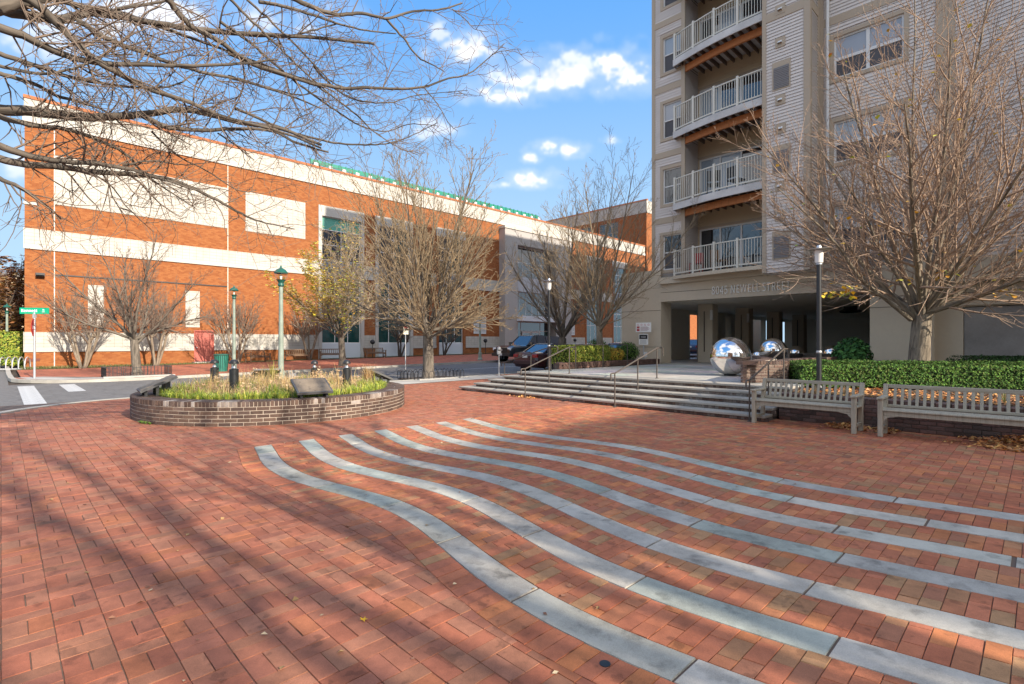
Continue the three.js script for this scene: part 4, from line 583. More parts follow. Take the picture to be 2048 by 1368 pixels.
    if (i) { const J = mk(), C = mk(); for (let k = 1; k < N; k++) { const a = E[k]; J.bar(pw(a[0] + 0.06, y - 0.14, a[1]), pw(REC - 0.02, y - 0.14, a[1]), 0.045, 0.17); } J.mesh('joist', M.joist, bal); for (let k = 1; k < N; k++) { const [a, c] = [E[k], E[k + 1]]; const q = (p, dx, yy) => pw(p[0] + dx, yy, p[1]); C.quad(q(a, 0.4, y - 0.5), q(c, 0.4, y - 0.5), q(c, 0.4, y - 0.225), q(a, 0.4, y - 0.225)); C.quad(q(a, 0.5, y - 0.5), q(c, 0.5, y - 0.5), q(c, 0.4, y - 0.5), q(a, 0.4, y - 0.5)); C.quad(q(c, 0.5, y - 0.5), q(a, 0.5, y - 0.5), q(a, 0.5, y - 0.225), q(c, 0.5, y - 0.225)); } C.quad(pw(E[1][0] + 0.4, y - 0.5, E[1][1]), pw(E[1][0] + 0.4, y - 0.225, E[1][1]), pw(E[1][0] + 0.5, y - 0.225, E[1][1]), pw(E[1][0] + 0.5, y - 0.5, E[1][1])); C.mesh('cedar_beam', M.cedar, bal); }
    const rl = mk(), rb = mk(), at = (t, yy) => { const p = bow(t); return pw(p[0] + 0.09, yy, p[1]); };
    for (let k = 0; k < N; k++) { rl.bar(at(k / N + 0.012, y + 1.06), at((k + 1) / N + 0.012, y + 1.06), 0.05, 0.04); rb.bar(at(k / N + 0.012, y + 0.13), at((k + 1) / N + 0.012, y + 0.13), 0.045, 0.05); }
    rl.mesh('top_rail', M.rail_paint, bal); rb.mesh('bottom_rail', M.rail_paint, bal);
    for (let k = 0; k <= 36; k++) { const t = 0.012 + k / 36 * 0.985, post = k % 9 === 0; const p = at(t, 0), w = post ? 0.042 : 0.0095; boxPart(post ? 'post' : 'baluster', M.rail_paint, bal, p[0] - w, p[0] + w, y + (post ? 0.02 : 0.13), y + (post ? 1.14 : 1.06), p[2] - w, p[2] + w); }
  }
}
{ const w = thing('added_bounce_wall', 'added plain stucco wall outside the deep passage openings, bouncing light inside', 'wall', [34, 0, -16.2]); mk().box(0, 11.5, -0.1, 3.5, -0.12, 0.12, 0.02).mesh('panel', M.stucco, w); mk().box(-0.05, 11.55, 3.5, 3.6, -0.18, 0.18, 0.01).mesh('coping', M.stone, w); }  // added wall: shows beige through the openings and bounces light into the passage

// ------------------------------------------------------------------ brick pier and ball planter on the terrace, wall behind the benches, shrub bed
function linePath(a, b) { const L = Math.hypot(b[0] - a[0], b[1] - a[1]), t = [(b[0] - a[0]) / L, (b[1] - a[1]) / L]; return { open: true, length: L, at: (s) => [a[0] + t[0] * s, a[1] + t[1] * s, t[1], -t[0]] }; }
{
  const c0 = onLevel(1485, 766, TERRACE), w = (X, Z) => fromWorld(X, Z), base = fromWorld(5.23, -11.8);
  const p = thing('ball_planter', 'raised brick planter on the terrace holding mirror balls', 'planter', [base[0], 0, base[1]]); p.userData.ox = base[0]; p.userData.oz = base[1];
  const rel = (X, Z) => { const q = w(X, Z); return [q[0] - base[0], q[1] - base[1]]; }, P = [rel(5.23, -11.8), rel(6.3, -11.88), rel(7.45, -13.6), rel(9.9, -15.6), rel(13.4, -18.4), rel(12.5, -21), rel(8.9, -21), rel(7.75, -16.8), rel(6.8, -14.1)], H = 1.06;
  const core = mk(), top = mk(), rel3 = (q, y) => [q[0], y, q[1]], ins = insetPoly(P, areaOf(P) > 0 ? 0.012 : -0.012), inn = insetPoly(P, areaOf(P) > 0 ? 0.34 : -0.34);
  for (let i = 0; i < P.length; i++) { const a = ins[i], b = ins[(i + 1) % P.length], c = inn[i], d = inn[(i + 1) % P.length]; core.quad(rel3(a, 0.3), rel3(b, 0.3), rel3(b, H - 0.012), rel3(a, H - 0.012)); core.quad(rel3(a, H - 0.012), rel3(b, H - 0.012), rel3(d, H - 0.012), rel3(c, H - 0.012)); core.quad(rel3(c, H - 0.012), rel3(d, H - 0.012), rel3(d, 0.7), rel3(c, 0.7)); }
  core.mesh('mortar', M.mortar, p); top.poly(inn.map((q) => rel3(q, 0.84))); top.mesh('soil', M.soil, p);
  for (const [i, single] of [[0, 60], [1, 90], [8, 0], [7, 0], [2, 0]]) { const a = P[i], b = P[(i + 1) % P.length]; coursed({ parent: p, path: linePath(b, a), y0: TERRACE, courses: 6, rowlock: 0.085, tones: [[0.16, 0.095, 0.072], [0.13, 0.08, 0.064], [0.2, 0.125, 0.09], [0.18, 0.105, 0.076]], thick: 0.3, single, seed: 41 + i, bh: 0.0677, white: (s, y, R) => 0.25 * smooth(0.5, 0.7, fbm3(s * 3, y * 7, 1.1, 3)) * R() }); }
}
{
  const x = 10.78, z0 = -3.58, z1 = 6, p = thing('bench_wall', 'low dark brick retaining wall behind the wooden benches', 'wall', [x, 0, z0]); p.userData.ox = x; p.userData.oz = z0;
  boxPart('mortar', M.old_mortar, p, 0.012, 0.34, -0.05, 0.5, 0.012, z1 - z0);
  coursed({ parent: p, path: linePath([0, z1 - z0], [0, 0]), y0: 0, courses: 6, rowlock: 0.1, tones: [[0.15, 0.085, 0.068], [0.12, 0.075, 0.06], [0.19, 0.1, 0.078], [0.22, 0.11, 0.085]], thick: 0.34, single: 150, seed: 53, white: (s, y, R) => 0.12 * R() });
  const soil = structure('planting_bed', 'leaf-strewn earth between the bench wall and the hedge'); const B = mk(); B.quad([11.1, 0.49, -3.6], [11.1, 0.49, 6], [20.5, 0.49, 6], [20.5, 0.49, -3.6]); B.mesh('soil', M.soil, soil);
}
{
  const a = [13.6, -12.15], p = thing('shrub_bed', 'shrub bed edged with low brick beside the stucco pylon', 'planter', [a[0], 0, a[1]]); p.userData.ox = a[0]; p.userData.oz = a[1];
  { const E = mk(), Q = [[0.05, 0.4], [6.68, 0.4], [6.68, -1.3], [1.7, -1.15]]; E.poly(Q.map(([u, v]) => [u, 0.72, v]).reverse()); for (let i = 0; i < 4; i++) { const a = Q[i], b = Q[(i + 1) % 4]; E.quad([a[0], -0.05, a[1]], [b[0], -0.05, b[1]], [b[0], 0.72, b[1]], [a[0], 0.72, a[1]]); } E.mesh('earth', M.soil, p); } boxPart('mortar', M.old_mortar, p, 0.012, 6.68, 0.0, 0.74, 0.39, 0.6);
  coursed({ parent: p, path: linePath([6.68, 0.61], [0, 0.61]), y0: TERRACE, courses: 2, rowlock: 0.07, tones: [[0.2, 0.11, 0.085], [0.24, 0.13, 0.1], [0.17, 0.1, 0.08]], thick: 0.22, single: 40, seed: 59 }); coursed({ parent: p, path: linePath([0, 0.61], [1.75, -1.2]), y0: 0.1, courses: 9, rowlock: 0.07, tones: [[0.2, 0.11, 0.085], [0.24, 0.13, 0.1]], thick: 0.2, single: 0, seed: 61 });
}

// ------------------------------------------------------------------ benches
function bench(len, slats, label, [x, y, z], turn, group, mat = M.wood, h = 1) {
  const t = thing('park_bench', label, 'bench', [x, y, z], turn, group), T = 0.42 * h, D = 0.5, L = len / 2, leg = 0.034;
  for (const s of [-1, 1]) {
    const cx = s * (L - leg);
    mk().box(cx - leg, cx + leg, 0, 0.6 * h, D - 0.07, D, 0.006).mesh('leg', mat, t);
    mk().bar([cx, 0, 0.06], [cx, 0.44 * h, 0.05], 0.066, 0.07, [0, 0, 1], 0.006).bar([cx, 0.43 * h, 0.05], [cx, 0.82 * h, -0.06], 0.066, 0.07, [0, 0, 1], 0.006).mesh('leg', mat, t);
    mk().box(cx - 0.044, cx + 0.044, 0.6 * h, 0.637 * h, 0.0, D + 0.035, 0.008).mesh('armrest', mat, t);
    mk().box(cx - 0.02, cx + 0.02, 0.1, 0.15, 0.06, D - 0.06, 0.004).mesh('side_rail', mat, t);
    const br = mk(); br.poly([[s * (L - 0.07), T - 0.075, D - 0.03], [s * (L - 0.26), T - 0.075, D - 0.03], [s * (L - 0.13), T - 0.1, D - 0.03], [s * (L - 0.07), T - 0.17, D - 0.03]]); br.poly([[s * (L - 0.07), T - 0.075, D - 0.06], [s * (L - 0.26), T - 0.075, D - 0.06], [s * (L - 0.13), T - 0.1, D - 0.06], [s * (L - 0.07), T - 0.17, D - 0.06]]); br.quad([s * (L - 0.26), T - 0.075, D - 0.03], [s * (L - 0.13), T - 0.1, D - 0.03], [s * (L - 0.13), T - 0.1, D - 0.06], [s * (L - 0.26), T - 0.075, D - 0.06]); br.quad([s * (L - 0.13), T - 0.1, D - 0.03], [s * (L - 0.07), T - 0.17, D - 0.03], [s * (L - 0.07), T - 0.17, D - 0.06], [s * (L - 0.13), T - 0.1, D - 0.06]); br.mesh('bracket', mat, t);
  }
  mk().box(-L + 0.07, L - 0.07, T - 0.075, T - 0.005, D - 0.065, D - 0.03, 0.005).mesh('apron', mat, t);
  for (let i = 0; i < 6; i++) mk().box(-L + 0.005, L - 0.005, T, T + 0.022, 0.075 + i * 0.072, 0.075 + i * 0.072 + 0.064, 0.004).mesh('seat_slat', mat, t);
  const back = (f) => [0.44 * h + (0.82 - 0.44) * h * f, 0.05 - 0.11 * f], rail = (f0, f1, th) => { const [y0, z0] = back(f0), [y1, z1] = back(f1); return mk().bar([-L + 0.066, (y0 + y1) / 2, (z0 + z1) / 2], [L - 0.066, (y0 + y1) / 2, (z0 + z1) / 2], y1 - y0, th, [0, 0, 1], 0.006); };
  rail(0.84, 1, 0.045).mesh('top_rail', mat, t); rail(0.02, 0.14, 0.04).mesh('bottom_rail', mat, t);
  for (let i = 0; i < slats; i++) { const xx = lerp(-L + 0.066, L - 0.066, (i + 1) / (slats + 1)), [y0, z0] = back(0.12), [y1, z1] = back(0.86); mk().bar([xx, y0, z0], [xx, y1, z1], 0.042, 0.018, [0, 0, 1], 0.003).mesh('back_slat', mat, t); }
  return t;
}
bench(1.66, 16, 'weathered grey slatted bench next to the step handrail', [10.42, 0, -2.93], -Math.PI / 2 - 0.02, undefined, M.wood, 0.98);
bench(1.95, 18, 'longer weathered grey slatted bench against the brick wall', [10.44, 0, -0.86], -Math.PI / 2 + 0.03, undefined, M.wood, 0.98);
{ const far = [[510, -37.6, 'brown bench beside the trunk of a small wall tree', 0.5], [590, -38.6, 'brown slatted bench against the brick wall left of the glazed bay', 0], [663, -38.4, 'brown bench in front of the white panel of the first glazed bay', -0.3], [747, -38.6, 'brown bench between the first two glazed bays', 0]]; for (const [px, z, l, t] of far) { const x = streetX(px, z); bench(1.8, 11, l, [x, ground(x, z), z], t, undefined, M.wood_brown); } }

// ------------------------------------------------------------------ handrails on the steps
function handrail(label, pts, group) {           // pts: foot points [x, y, z] from the bottom post to the top post
  const o = pts[0], t = thing('handrail', label, 'handrail', o, 0, group), r = (p, h) => [p[0] - o[0], p[1] - o[1] + h, p[2] - o[2]], H = 0.78, e = pts[pts.length - 1], q = pts[1], d = norm([e[0] - o[0], 0, e[2] - o[2]]);
  for (const p of pts) mk().tube([r(p, -0.02), r(p, H - 0.01)], 0.016, 8).mesh('post', M.rail_metal, t);
  const lo = r(o, H), hi = r(e, H), k = 0.3, a = [lo[0] - d[0] * 0.16, lo[1], lo[2] - d[2] * 0.16], z = [hi[0] + d[0] * 0.3, hi[1], hi[2] + d[2] * 0.3];
  mk().tube([[a[0], a[1] - 0.15, a[2]], [a[0], a[1] - 0.02, a[2]], [a[0] + d[0] * 0.03, a[1], a[2] + d[2] * 0.03], lo, hi, [z[0] - d[0] * 0.03, z[1], z[2] - d[2] * 0.03], [z[0], z[1] - 0.03, z[2]], [z[0], z[1] - 0.2, z[2]]], 0.018, 8).mesh('rail', M.rail_metal, t);
  for (const p of pts) mk().lathe([[0.045, 0], [0.045, 0.012], [0.022, 0.02]], 12, r(p, 0)[0], r(p, 0)[2]).mesh('flange', M.rail_metal, t).position.y = p[1] - o[1];
  return t;
}
const rise5 = TERRACE / 5;
for (const [z, l] of [[-9.75, 'bronze handrail up the steps in front of the slim lamp post'], [-6.88, 'bronze handrail up the middle of the steps towards the big mirror ball'], [-3.86, 'bronze handrail up the steps beside the end of the bench']]) handrail(l, [[STEP_X - 0.12, 0, z], [STEP_X + 0.85, rise5 * 3, z], [STEP_X + 1.75, TERRACE, z]]);
handrail('bronze handrail on the side steps towards the street', [[12.7, 0, -13.3], [12.68, rise5 * 3, -12.0], [12.66, TERRACE, -11.1]]);
{ const t = thing('guard_rail', 'thin bronze rail in front of the clipped shrub bed', 'railing', [14.2, TERRACE, -11.3]); for (const x of [0, 1.6, 3.2]) mk().tube([[x, 0, 0], [x, 0.82, 0]], 0.018, 6).mesh('post', M.rail_metal, t); mk().tube([[-0.2, 0.6, 0], [0, 0.83, 0], [3.2, 0.83, 0]], 0.02, 6).mesh('rail', M.rail_metal, t); }

// ------------------------------------------------------------------ mirror balls
function ball(label, [x, y, z], r, foot) { const t = thing('mirror_ball', label, 'mirror ball', [x, y, z], 0); const g = new THREE.SphereGeometry(r, 64, 40), m = new THREE.Mesh(g, M.chrome); m.name = 'sphere'; m.position.y = r + (foot ? 0.015 : -0.05); t.add(m); if (foot) mk().lathe([[r * 0.3, 0], [r * 0.3, 0.05], [r * 0.24, 0.06]], 32).mesh('base_ring', M.dark_bronze, t); return t; }
ball('large mirror ball standing on the terrace paving', [14.35, TERRACE, -6.02], 0.525, true);
{ const at = (px, d) => fromWorld((px - 1024) / FOC * d, -d); for (const [px, d, r, l] of [[1546, 17.2, 0.42, 'largest mirror ball in the brick planter'], [1592, 20.2, 0.28, 'small mirror ball half behind the largest one in the planter'], [1663, 18.6, 0.3, 'mirror ball in the planter next to the glossy shrub'], [1516, 19, 0.2, 'smallest mirror ball in the planter under the passage']]) { const [x, z] = at(px, d); ball(l, [x, 0.84, z], r, false); } }

// ------------------------------------------------------------------ lamps
function acornLamp(label, x, z, h, group) {
  const t = thing('street_lamp', label, 'street lamp', [x, ground(x, z), z], 0, group);
  mk().lathe([[0.17, 0], [0.17, 0.1], [0.12, 0.2], [0.12, 0.5], [0.085, 0.58]], 16).mesh('base', M.pole_green, t);
  mk().lathe([[0.085, 0.58], [0.07, h * 0.5], [0.058, h - 0.62]], 14).mesh('pole', M.pole_green, t);
  mk().lathe([[0.058, h - 0.62], [0.1, h - 0.58], [0.075, h - 0.5], [0.12, h - 0.42], [0.15, h - 0.4]], 16).mesh('collar', M.green_paint, t);
  mk().lathe([[0.13, h - 0.395], [0.185, h - 0.3], [0.19, h - 0.2]], 18).mesh('globe', M.clear, t);
  mk().lathe([[0.03, h - 0.395], [0.045, h - 0.28], [0, h - 0.24]], 10).mesh('bulb', M.frosted, t);
  mk().lathe([[0.2, h - 0.205], [0.205, h - 0.17], [0.13, h - 0.08], [0.06, h - 0.045], [0.035, h - 0.02], [0.03, h + 0.02], [0, h + 0.06]], 18).mesh('cap', M.green_paint, t);
  return t;
}
{ const a = fromWorld((562 - 1024) / FOC * 16.2, -16.2); acornLamp('pale green lamp post with glass globe behind the round planter', a[0], a[1], 3.83); }
{ const z = -27.6; acornLamp('pale green lamp post by the trash can on the far pavement', streetX(468, z), z, 4.15); acornLamp('green lamp post before the dark glazed bays across the street', streetX(960, z), z, 4.5); acornLamp('green lamp post by the hedge at the side street', streetX(14, -46), -46, 3.9); }
function discLamp(label, x, y, z, h) {
  const t = thing('disc_lamp', label, 'lamp post', [x, y, z]);
  mk().lathe([[0.14, 0], [0.14, 0.03], [0.07, 0.06], [0.055, 0.1]], 16).mesh('base', M.dark_bronze, t); mk().lathe([[0.048, 0.05], [0.048, h - 0.42]], 14).mesh('pole', M.black_metal, t); mk().lathe([[0.06, h - 0.42], [0.06, h - 0.38]], 14).mesh('collar', M.galvanised, t);
  mk().lathe([[0.075, h - 0.38], [0.085, h - 0.12]], 18).mesh('globe', M.frosted, t); mk().lathe([[0.0, h - 0.115], [0.2, h - 0.11], [0.225, h - 0.1], [0.2, h - 0.09], [0.05, h - 0.07], [0.04, h - 0.02], [0, h]], 24).mesh('disc', M.aluminium, t); mk().lathe([[0.05, 0.78], [0.054, 0.8], [0.05, 0.83]], 14).mesh('band', M.galvanised, t);
}
{ const a = onLevel(1098, 737.5, TERRACE); discLamp('slim dark lamp post with disc top at the corner of the terrace', a[0], TERRACE, a[1], 3.15); const b = fromWorld(614 / FOC * 10.9, -10.9); discLamp('slim dark lamp post with disc top rising in front of the hedge', b[0], 0.49, b[1], 3.05); }
function bollard(label, px, d, h) {
  const [x, z] = fromWorld((px - 1024) / FOC * d, -d), t = thing('bollard_light', label, 'bollard light', [x, 0.37, z]), r = 0.088;
  mk().lathe([[r, 0], [r, h - 0.2], [r - 0.02, h - 0.195]], 18).mesh('post', M.dark_bronze, t); mk().lathe([[r - 0.002, h - 0.195], [r - 0.002, h - 0.088]], 18).mesh('lens', M.clear, t); mk().lathe([[0.03, h - 0.195], [0.05, h - 0.18], [0.012, h - 0.1], [0.04, h - 0.078]], 12).mesh('reflector', M.aluminium, t); mk().lathe([[r + 0.002, h - 0.09], [r + 0.002, h - 0.075], [r * 0.93, h - 0.045], [r * 0.72, h - 0.018], [r * 0.4, h - 0.004], [0, h]], 18).mesh('dome', M.black_metal, t);
}
bollard('black bollard light in the planter in front of the trash can', 429, 12.3, 0.72); bollard('black bollard light standing tall among the tan grasses', 468, 10.75, 0.77); bollard('black bollard light half hidden behind dry stalks', 629, 13.4, 0.66); bollard('black bollard light behind the square tilted panel', 693.5, 12.0, 0.72);
// tilted information panels on the planter
function infoPanel(label, ang, rad, size, tilt, y = 0.44) {
  const a = ang, x = PX + rad * Math.cos(a), z = PZ + rad * Math.sin(a), t = thing('information_panel', label, 'information panel', [x, y, z], Math.PI / 2 - a), [w, h] = size, c = Math.cos(tilt), s = Math.sin(tilt), P = (u, v, n) => [u, 0.09 + v * s + n * c, -v * c + n * s];
  const q = (B, u0, u1, v0, v1, n0, n1) => { const C = (i, j, k) => P(i ? u1 : u0, j ? v1 : v0, k ? n1 : n0); B.quad(C(0, 0, 1), C(1, 0, 1), C(1, 1, 1), C(0, 1, 1)); B.quad(C(0, 1, 0), C(1, 1, 0), C(1, 0, 0), C(0, 0, 0)); B.quad(C(0, 0, 0), C(1, 0, 0), C(1, 0, 1), C(0, 0, 1)); B.quad(C(1, 1, 0), C(0, 1, 0), C(0, 1, 1), C(1, 1, 1)); B.quad(C(0, 1, 0), C(0, 0, 0), C(0, 0, 1), C(0, 1, 1)); B.quad(C(1, 0, 0), C(1, 1, 0), C(1, 1, 1), C(1, 0, 1)); return B; };
  q(mk(), -w / 2, w / 2, -0.05, h, 0, 0.045).mesh('board', std(0.09, 0.09, 0.09, 0.5), t); q(mk(), -w / 2 + 0.03, w / 2 - 0.03, -0.02, h - 0.03, 0.0455, 0.05).mesh('face', std(0.26, 0.205, 0.145, 0.75, { map: rep(stain, 0.9) }), t);
  for (const s2 of [-1, 1]) { mk().box(s2 * w * 0.36 - 0.022, s2 * w * 0.36 + 0.022, -0.01, 0.1, -0.07, -0.02).mesh('leg', M.black_metal, t); mk().box(s2 * w * 0.36 - 0.022, s2 * w * 0.36 + 0.022, -0.1, 0.1 + h * 0.4 * s, -h * 0.42 * c - 0.02, -h * 0.42 * c + 0.03).mesh('leg', M.black_metal, t); }
}
{ const cam = Math.atan2(-PZ, -PX), ang = (px, py) => { const [x, z] = onLevel(px, py, 0.45); return Math.atan2(z - PZ, x - PX); }; infoPanel('square tilted panel with a brown face on the planter rim towards the wavy bands', ang(640, 797), 2.62, [0.66, 0.52], 0.42); infoPanel('tilted dark panel on the planter rim towards the road corner', ang(286, 790), 2.62, [0.66, 0.62], 0.42); infoPanel('tilted grey panel on the planter rim towards the hooped street tree', ang(770, 764), 2.62, [0.66, 0.6], 0.42); infoPanel('tilted panel on the planter rim towards the red door', cam + Math.PI - 0.15, 2.62, [0.66, 0.55], 0.42);
  for (const [px, d, l] of [[332, 10.7, 'small grey stake sign beside the panel towards the road corner'], [585, 13, 'small grey stake sign amid the tan grasses']]) { const [x, z] = fromWorld((px - 1024) / FOC * d, -d), t = thing('stake_sign', l, 'sign', [x, 0.38, z], -TH + 0.1); boxPart('stake', M.galvanised, t, -0.01, 0.01, 0, 0.36, 0.006, 0.016); boxPart('plate', std(0.3, 0.32, 0.35, 0.5, { metalness: 0.3 }), t, -0.085, 0.085, 0.1, 0.34, -0.004, 0.004); } }

// ------------------------------------------------------------------ signs
function canvasMat(w, h, draw, rough = 0.5) { const c = document.createElement('canvas'); c.width = w; c.height = h; const g = c.getContext('2d'); draw(g, w, h); const t = new THREE.CanvasTexture(c); t.colorSpace = THREE.SRGBColorSpace; return new THREE.MeshStandardMaterial({ map: t, roughness: rough }); }
function plate(name, mat, parent, w, h, x, y, z, ry = 0) { const m = new THREE.Mesh(new THREE.PlaneGeometry(w, h), mat); m.name = name; m.position.set(x, y, z); m.rotation.y = ry; parent.add(m); return m; }
{
  const [x, z] = onLevel(69, 756.5), t = thing('street_sign', 'green Kennett St sign on a pole above a red stop sign', 'street sign', [x, 0, z], -TH);
  mk().tube([[0, 0, 0], [0, 2.72, 0]], 0.04, 10).mesh('pole', M.galvanised, t);
  const green = std(0.005, 0.26, 0.17, 0.5); const bl = boxPart('street_name_blade', green, t, -0.55, 0.55, 2.66, 2.92, -0.012, 0.012);
  plate('lettering', canvasMat(1024, 240, (g, w, h) => { g.fillStyle = '#00a076'; g.fillRect(0, 0, w, h); g.fillStyle = '#fff'; g.font = 'bold 150px sans-serif'; g.fillText('Kennett', 40, 165); g.font = 'bold 78px sans-serif'; g.fillText('St', 800, 105); g.font = 'bold 44px sans-serif'; g.fillText('8000', 790, 175); }), bl, 1.08, 0.245, 0, 2.79, 0.0135); bl.rotation.y = 0.12;
  boxPart('bracket', M.galvanised, t, -0.04, 0.04, 2.5, 2.66, -0.05, 0.05);
  const g = new THREE.CylinderGeometry(0.38, 0.38, 0.012, 8, 1); g.rotateX(Math.PI / 2); g.rotateZ(Math.PI / 8); const s = new THREE.Mesh(g, std(0.5, 0.02, 0.02, 0.5)); s.name = 'stop_plate'; s.position.set(0.02, 2.1, 0.06); s.rotation.y = 2.1; t.add(s);
  plate('stop_lettering', canvasMat(256, 256, (c, w, h) => { c.fillStyle = '#b3191f'; c.fillRect(0, 0, w, h); c.fillStyle = '#fff'; c.font = 'bold 92px sans-serif'; c.textAlign = 'center'; c.fillText('STOP', 128, 160); }), s, 0.5, 0.5, 0, 0, 0.0075);
}
{ const [x, z] = onLevel(811, 741), t = thing('parking_sign', 'narrow white parking sign on a thin pole beside the bicycle hoops', 'sign', [x, 0, z], -TH + 1.1); mk().tube([[0, 0, 0], [0, 2.35, 0]], 0.025, 8).mesh('pole', M.galvanised, t); const p = boxPart('plate', std(0.6, 0.58, 0.48, 0.5), t, -0.2, 0.2, 1.9, 2.35, 0.026, 0.03); plate('lettering', canvasMat(128, 160, (g) => { g.fillStyle = '#e9e2cc'; g.fillRect(0, 0, 128, 160); g.fillStyle = '#7a2a22'; g.fillRect(10, 12, 108, 34); g.fillStyle = '#777'; for (let k = 0; k < 4; k++) g.fillRect(18, 62 + k * 22, 92, 9); }), p, 0.38, 0.43, 0, 2.125, 0.0315); }
{
  const [z] = onSideWall(1287, 690, 19.75), t = thing('rules_sign', 'white notice board with red panel above a black and white sign', 'sign', [19.75, 0.72, z], -Math.PI / 2 + 0.35);
  mk().tube([[0, 0, -0.02], [0, 1.6, -0.02]], 0.025, 8).mesh('pole', M.galvanised, t);
  const a = boxPart('upper_board', M.white_metal, t, -0.33, 0.33, 1.2, 1.62, 0.01, 0.03, 0.006); plate('lettering', canvasMat(512, 320, (g) => { g.fillStyle = '#f4f1ee'; g.fillRect(0, 0, 512, 320); g.strokeStyle = '#b03040'; g.lineWidth = 6; for (let k = 0; k < 4; k++) { g.beginPath(); g.arc(70 + k * 122, 70, 32, 0, 7); g.stroke(); g.beginPath(); g.moveTo(48 + k * 122, 48); g.lineTo(92 + k * 122, 92); g.stroke(); } g.fillStyle = '#b0202c'; g.fillRect(26, 125, 96, 165); g.fillStyle = '#fff'; g.font = 'bold 62px sans-serif'; g.fillText('NO', 26, 225); g.fillStyle = '#8a5560'; for (let k = 0; k < 6; k++) g.fillRect(150, 135 + k * 26, 250 + (k * 37) % 90, 11); }), a, 0.62, 0.385, 0, 1.41, 0.0315);
  const b = boxPart('lower_board', M.white_metal, t, -0.2, 0.2, 0.66, 1.12, 0.01, 0.03, 0.006); plate('lettering', canvasMat(256, 300, (g) => { g.fillStyle = '#eeebe6'; g.fillRect(0, 0, 256, 300); g.fillStyle = '#151515'; g.fillRect(10, 10, 236, 130); g.fillStyle = '#ddd'; g.font = 'bold 40px sans-serif'; g.fillText('TOWED', 56, 92); g.fillStyle = '#777'; for (let k = 0; k < 4; k++) g.fillRect(30, 165 + k * 32, 190, 13); }), b, 0.375, 0.435, 0, 0.89, 0.0315);
}
{ const [z] = onSideWall(1291, 715, 19.3), t = thing('stake_sign', 'small white stake sign under the notice board', 'sign', [19.3, 0.72, z], -Math.PI / 2 + 0.4); boxPart('stake', M.galvanised, t, -0.01, 0.01, 0, 0.36, -0.02, -0.006); boxPart('plate', M.white_metal, t, -0.07, 0.07, 0.17, 0.36, -0.005, 0.005); }

// ------------------------------------------------------------------ street furniture across the road and along the kerb
{ const z = -28.4, x = streetX(443, z), t = thing('trash_can', 'green slatted trash can on the far pavement', 'trash can', [x, 0, z]); mk().lathe([[0.24, 0.04], [0.3, 0.82]], 24).mesh('liner', std(0.01, 0.07, 0.055, 0.6), t); for (let i = 0; i < 24; i++) { const a = i / 24 * 2 * Math.PI; mk().bar([0.255 * Math.cos(a), 0.03, 0.255 * Math.sin(a)], [0.33 * Math.cos(a), 0.86, 0.33 * Math.sin(a)], 0.045, 0.01, [Math.cos(a), 0, Math.sin(a)]).mesh('slat', std(0.03, 0.2, 0.15, 0.5), t); } mk().lathe([[0.34, 0.84], [0.36, 0.87], [0.34, 0.9], [0.2, 0.92]], 24).mesh('rim', M.green_paint, t); }
{
  const [x, z] = [streetX(274, -27.6), -27.6], t = thing('tree_guard', 'low black iron fence around the street tree by the kerb', 'fence', [x, 0, z]), a = 1.15, d = 0.7;
  const side = (p, q, n) => { mk().bar([p[0], 0.42, p[1]], [q[0], 0.42, q[1]], 0.02, 0.02).mesh('rail', M.black_metal, t); mk().bar([p[0], 0.1, p[1]], [q[0], 0.1, q[1]], 0.02, 0.02).mesh('rail', M.black_metal, t); for (let i = 0; i <= n; i++) { const u = lerp(p[0], q[0], i / n), v = lerp(p[1], q[1], i / n); boxPart('picket', M.black_metal, t, u - 0.009, u + 0.009, 0, 0.47, v - 0.009, v + 0.009); } };
  side([-a, d], [a, d], 18); side([-a, -d], [a, -d], 18); side([-a, -d], [-a, d], 9); side([a, -d], [a, d], 9); boxPart('edging', M.concrete, t, -a - 0.1, a + 0.1, 0.0, 0.08, d + 0.03, d + 0.16);
}
function hoops(name, label, [x, y, z], turn, n, gap, w, h, mat, r = 0.02) { const t = thing(name, label, 'bicycle rack', [x, y, z], turn); for (let i = 0; i < n; i++) { const p = []; for (let k = 0; k <= 10; k++) { const a = Math.PI * k / 10; p.push([i * gap, h - w / 2 + (w / 2) * Math.sin(a), -w / 2 * Math.cos(a)]); } mk().tube([[i * gap, 0, -w / 2], ...p, [i * gap, 0, w / 2]], r, 7).mesh('hoop', mat, t); } mk().bar([-0.05, 0.015, -w / 2], [(n - 1) * gap + 0.05, 0.015, -w / 2], 0.05, 0.03).bar([-0.05, 0.015, w / 2], [(n - 1) * gap + 0.05, 0.015, w / 2], 0.05, 0.03).mesh('base_bar', mat, t); }
{ const [x, z] = onLevel(28, 738); hoops('bicycle_rack', 'white arched bicycle rack at the corner of the brick building', [x - 0.7, 0, z], -0.3, 6, 0.26, 0.85, 0.66, M.galvanised, 0.028); }
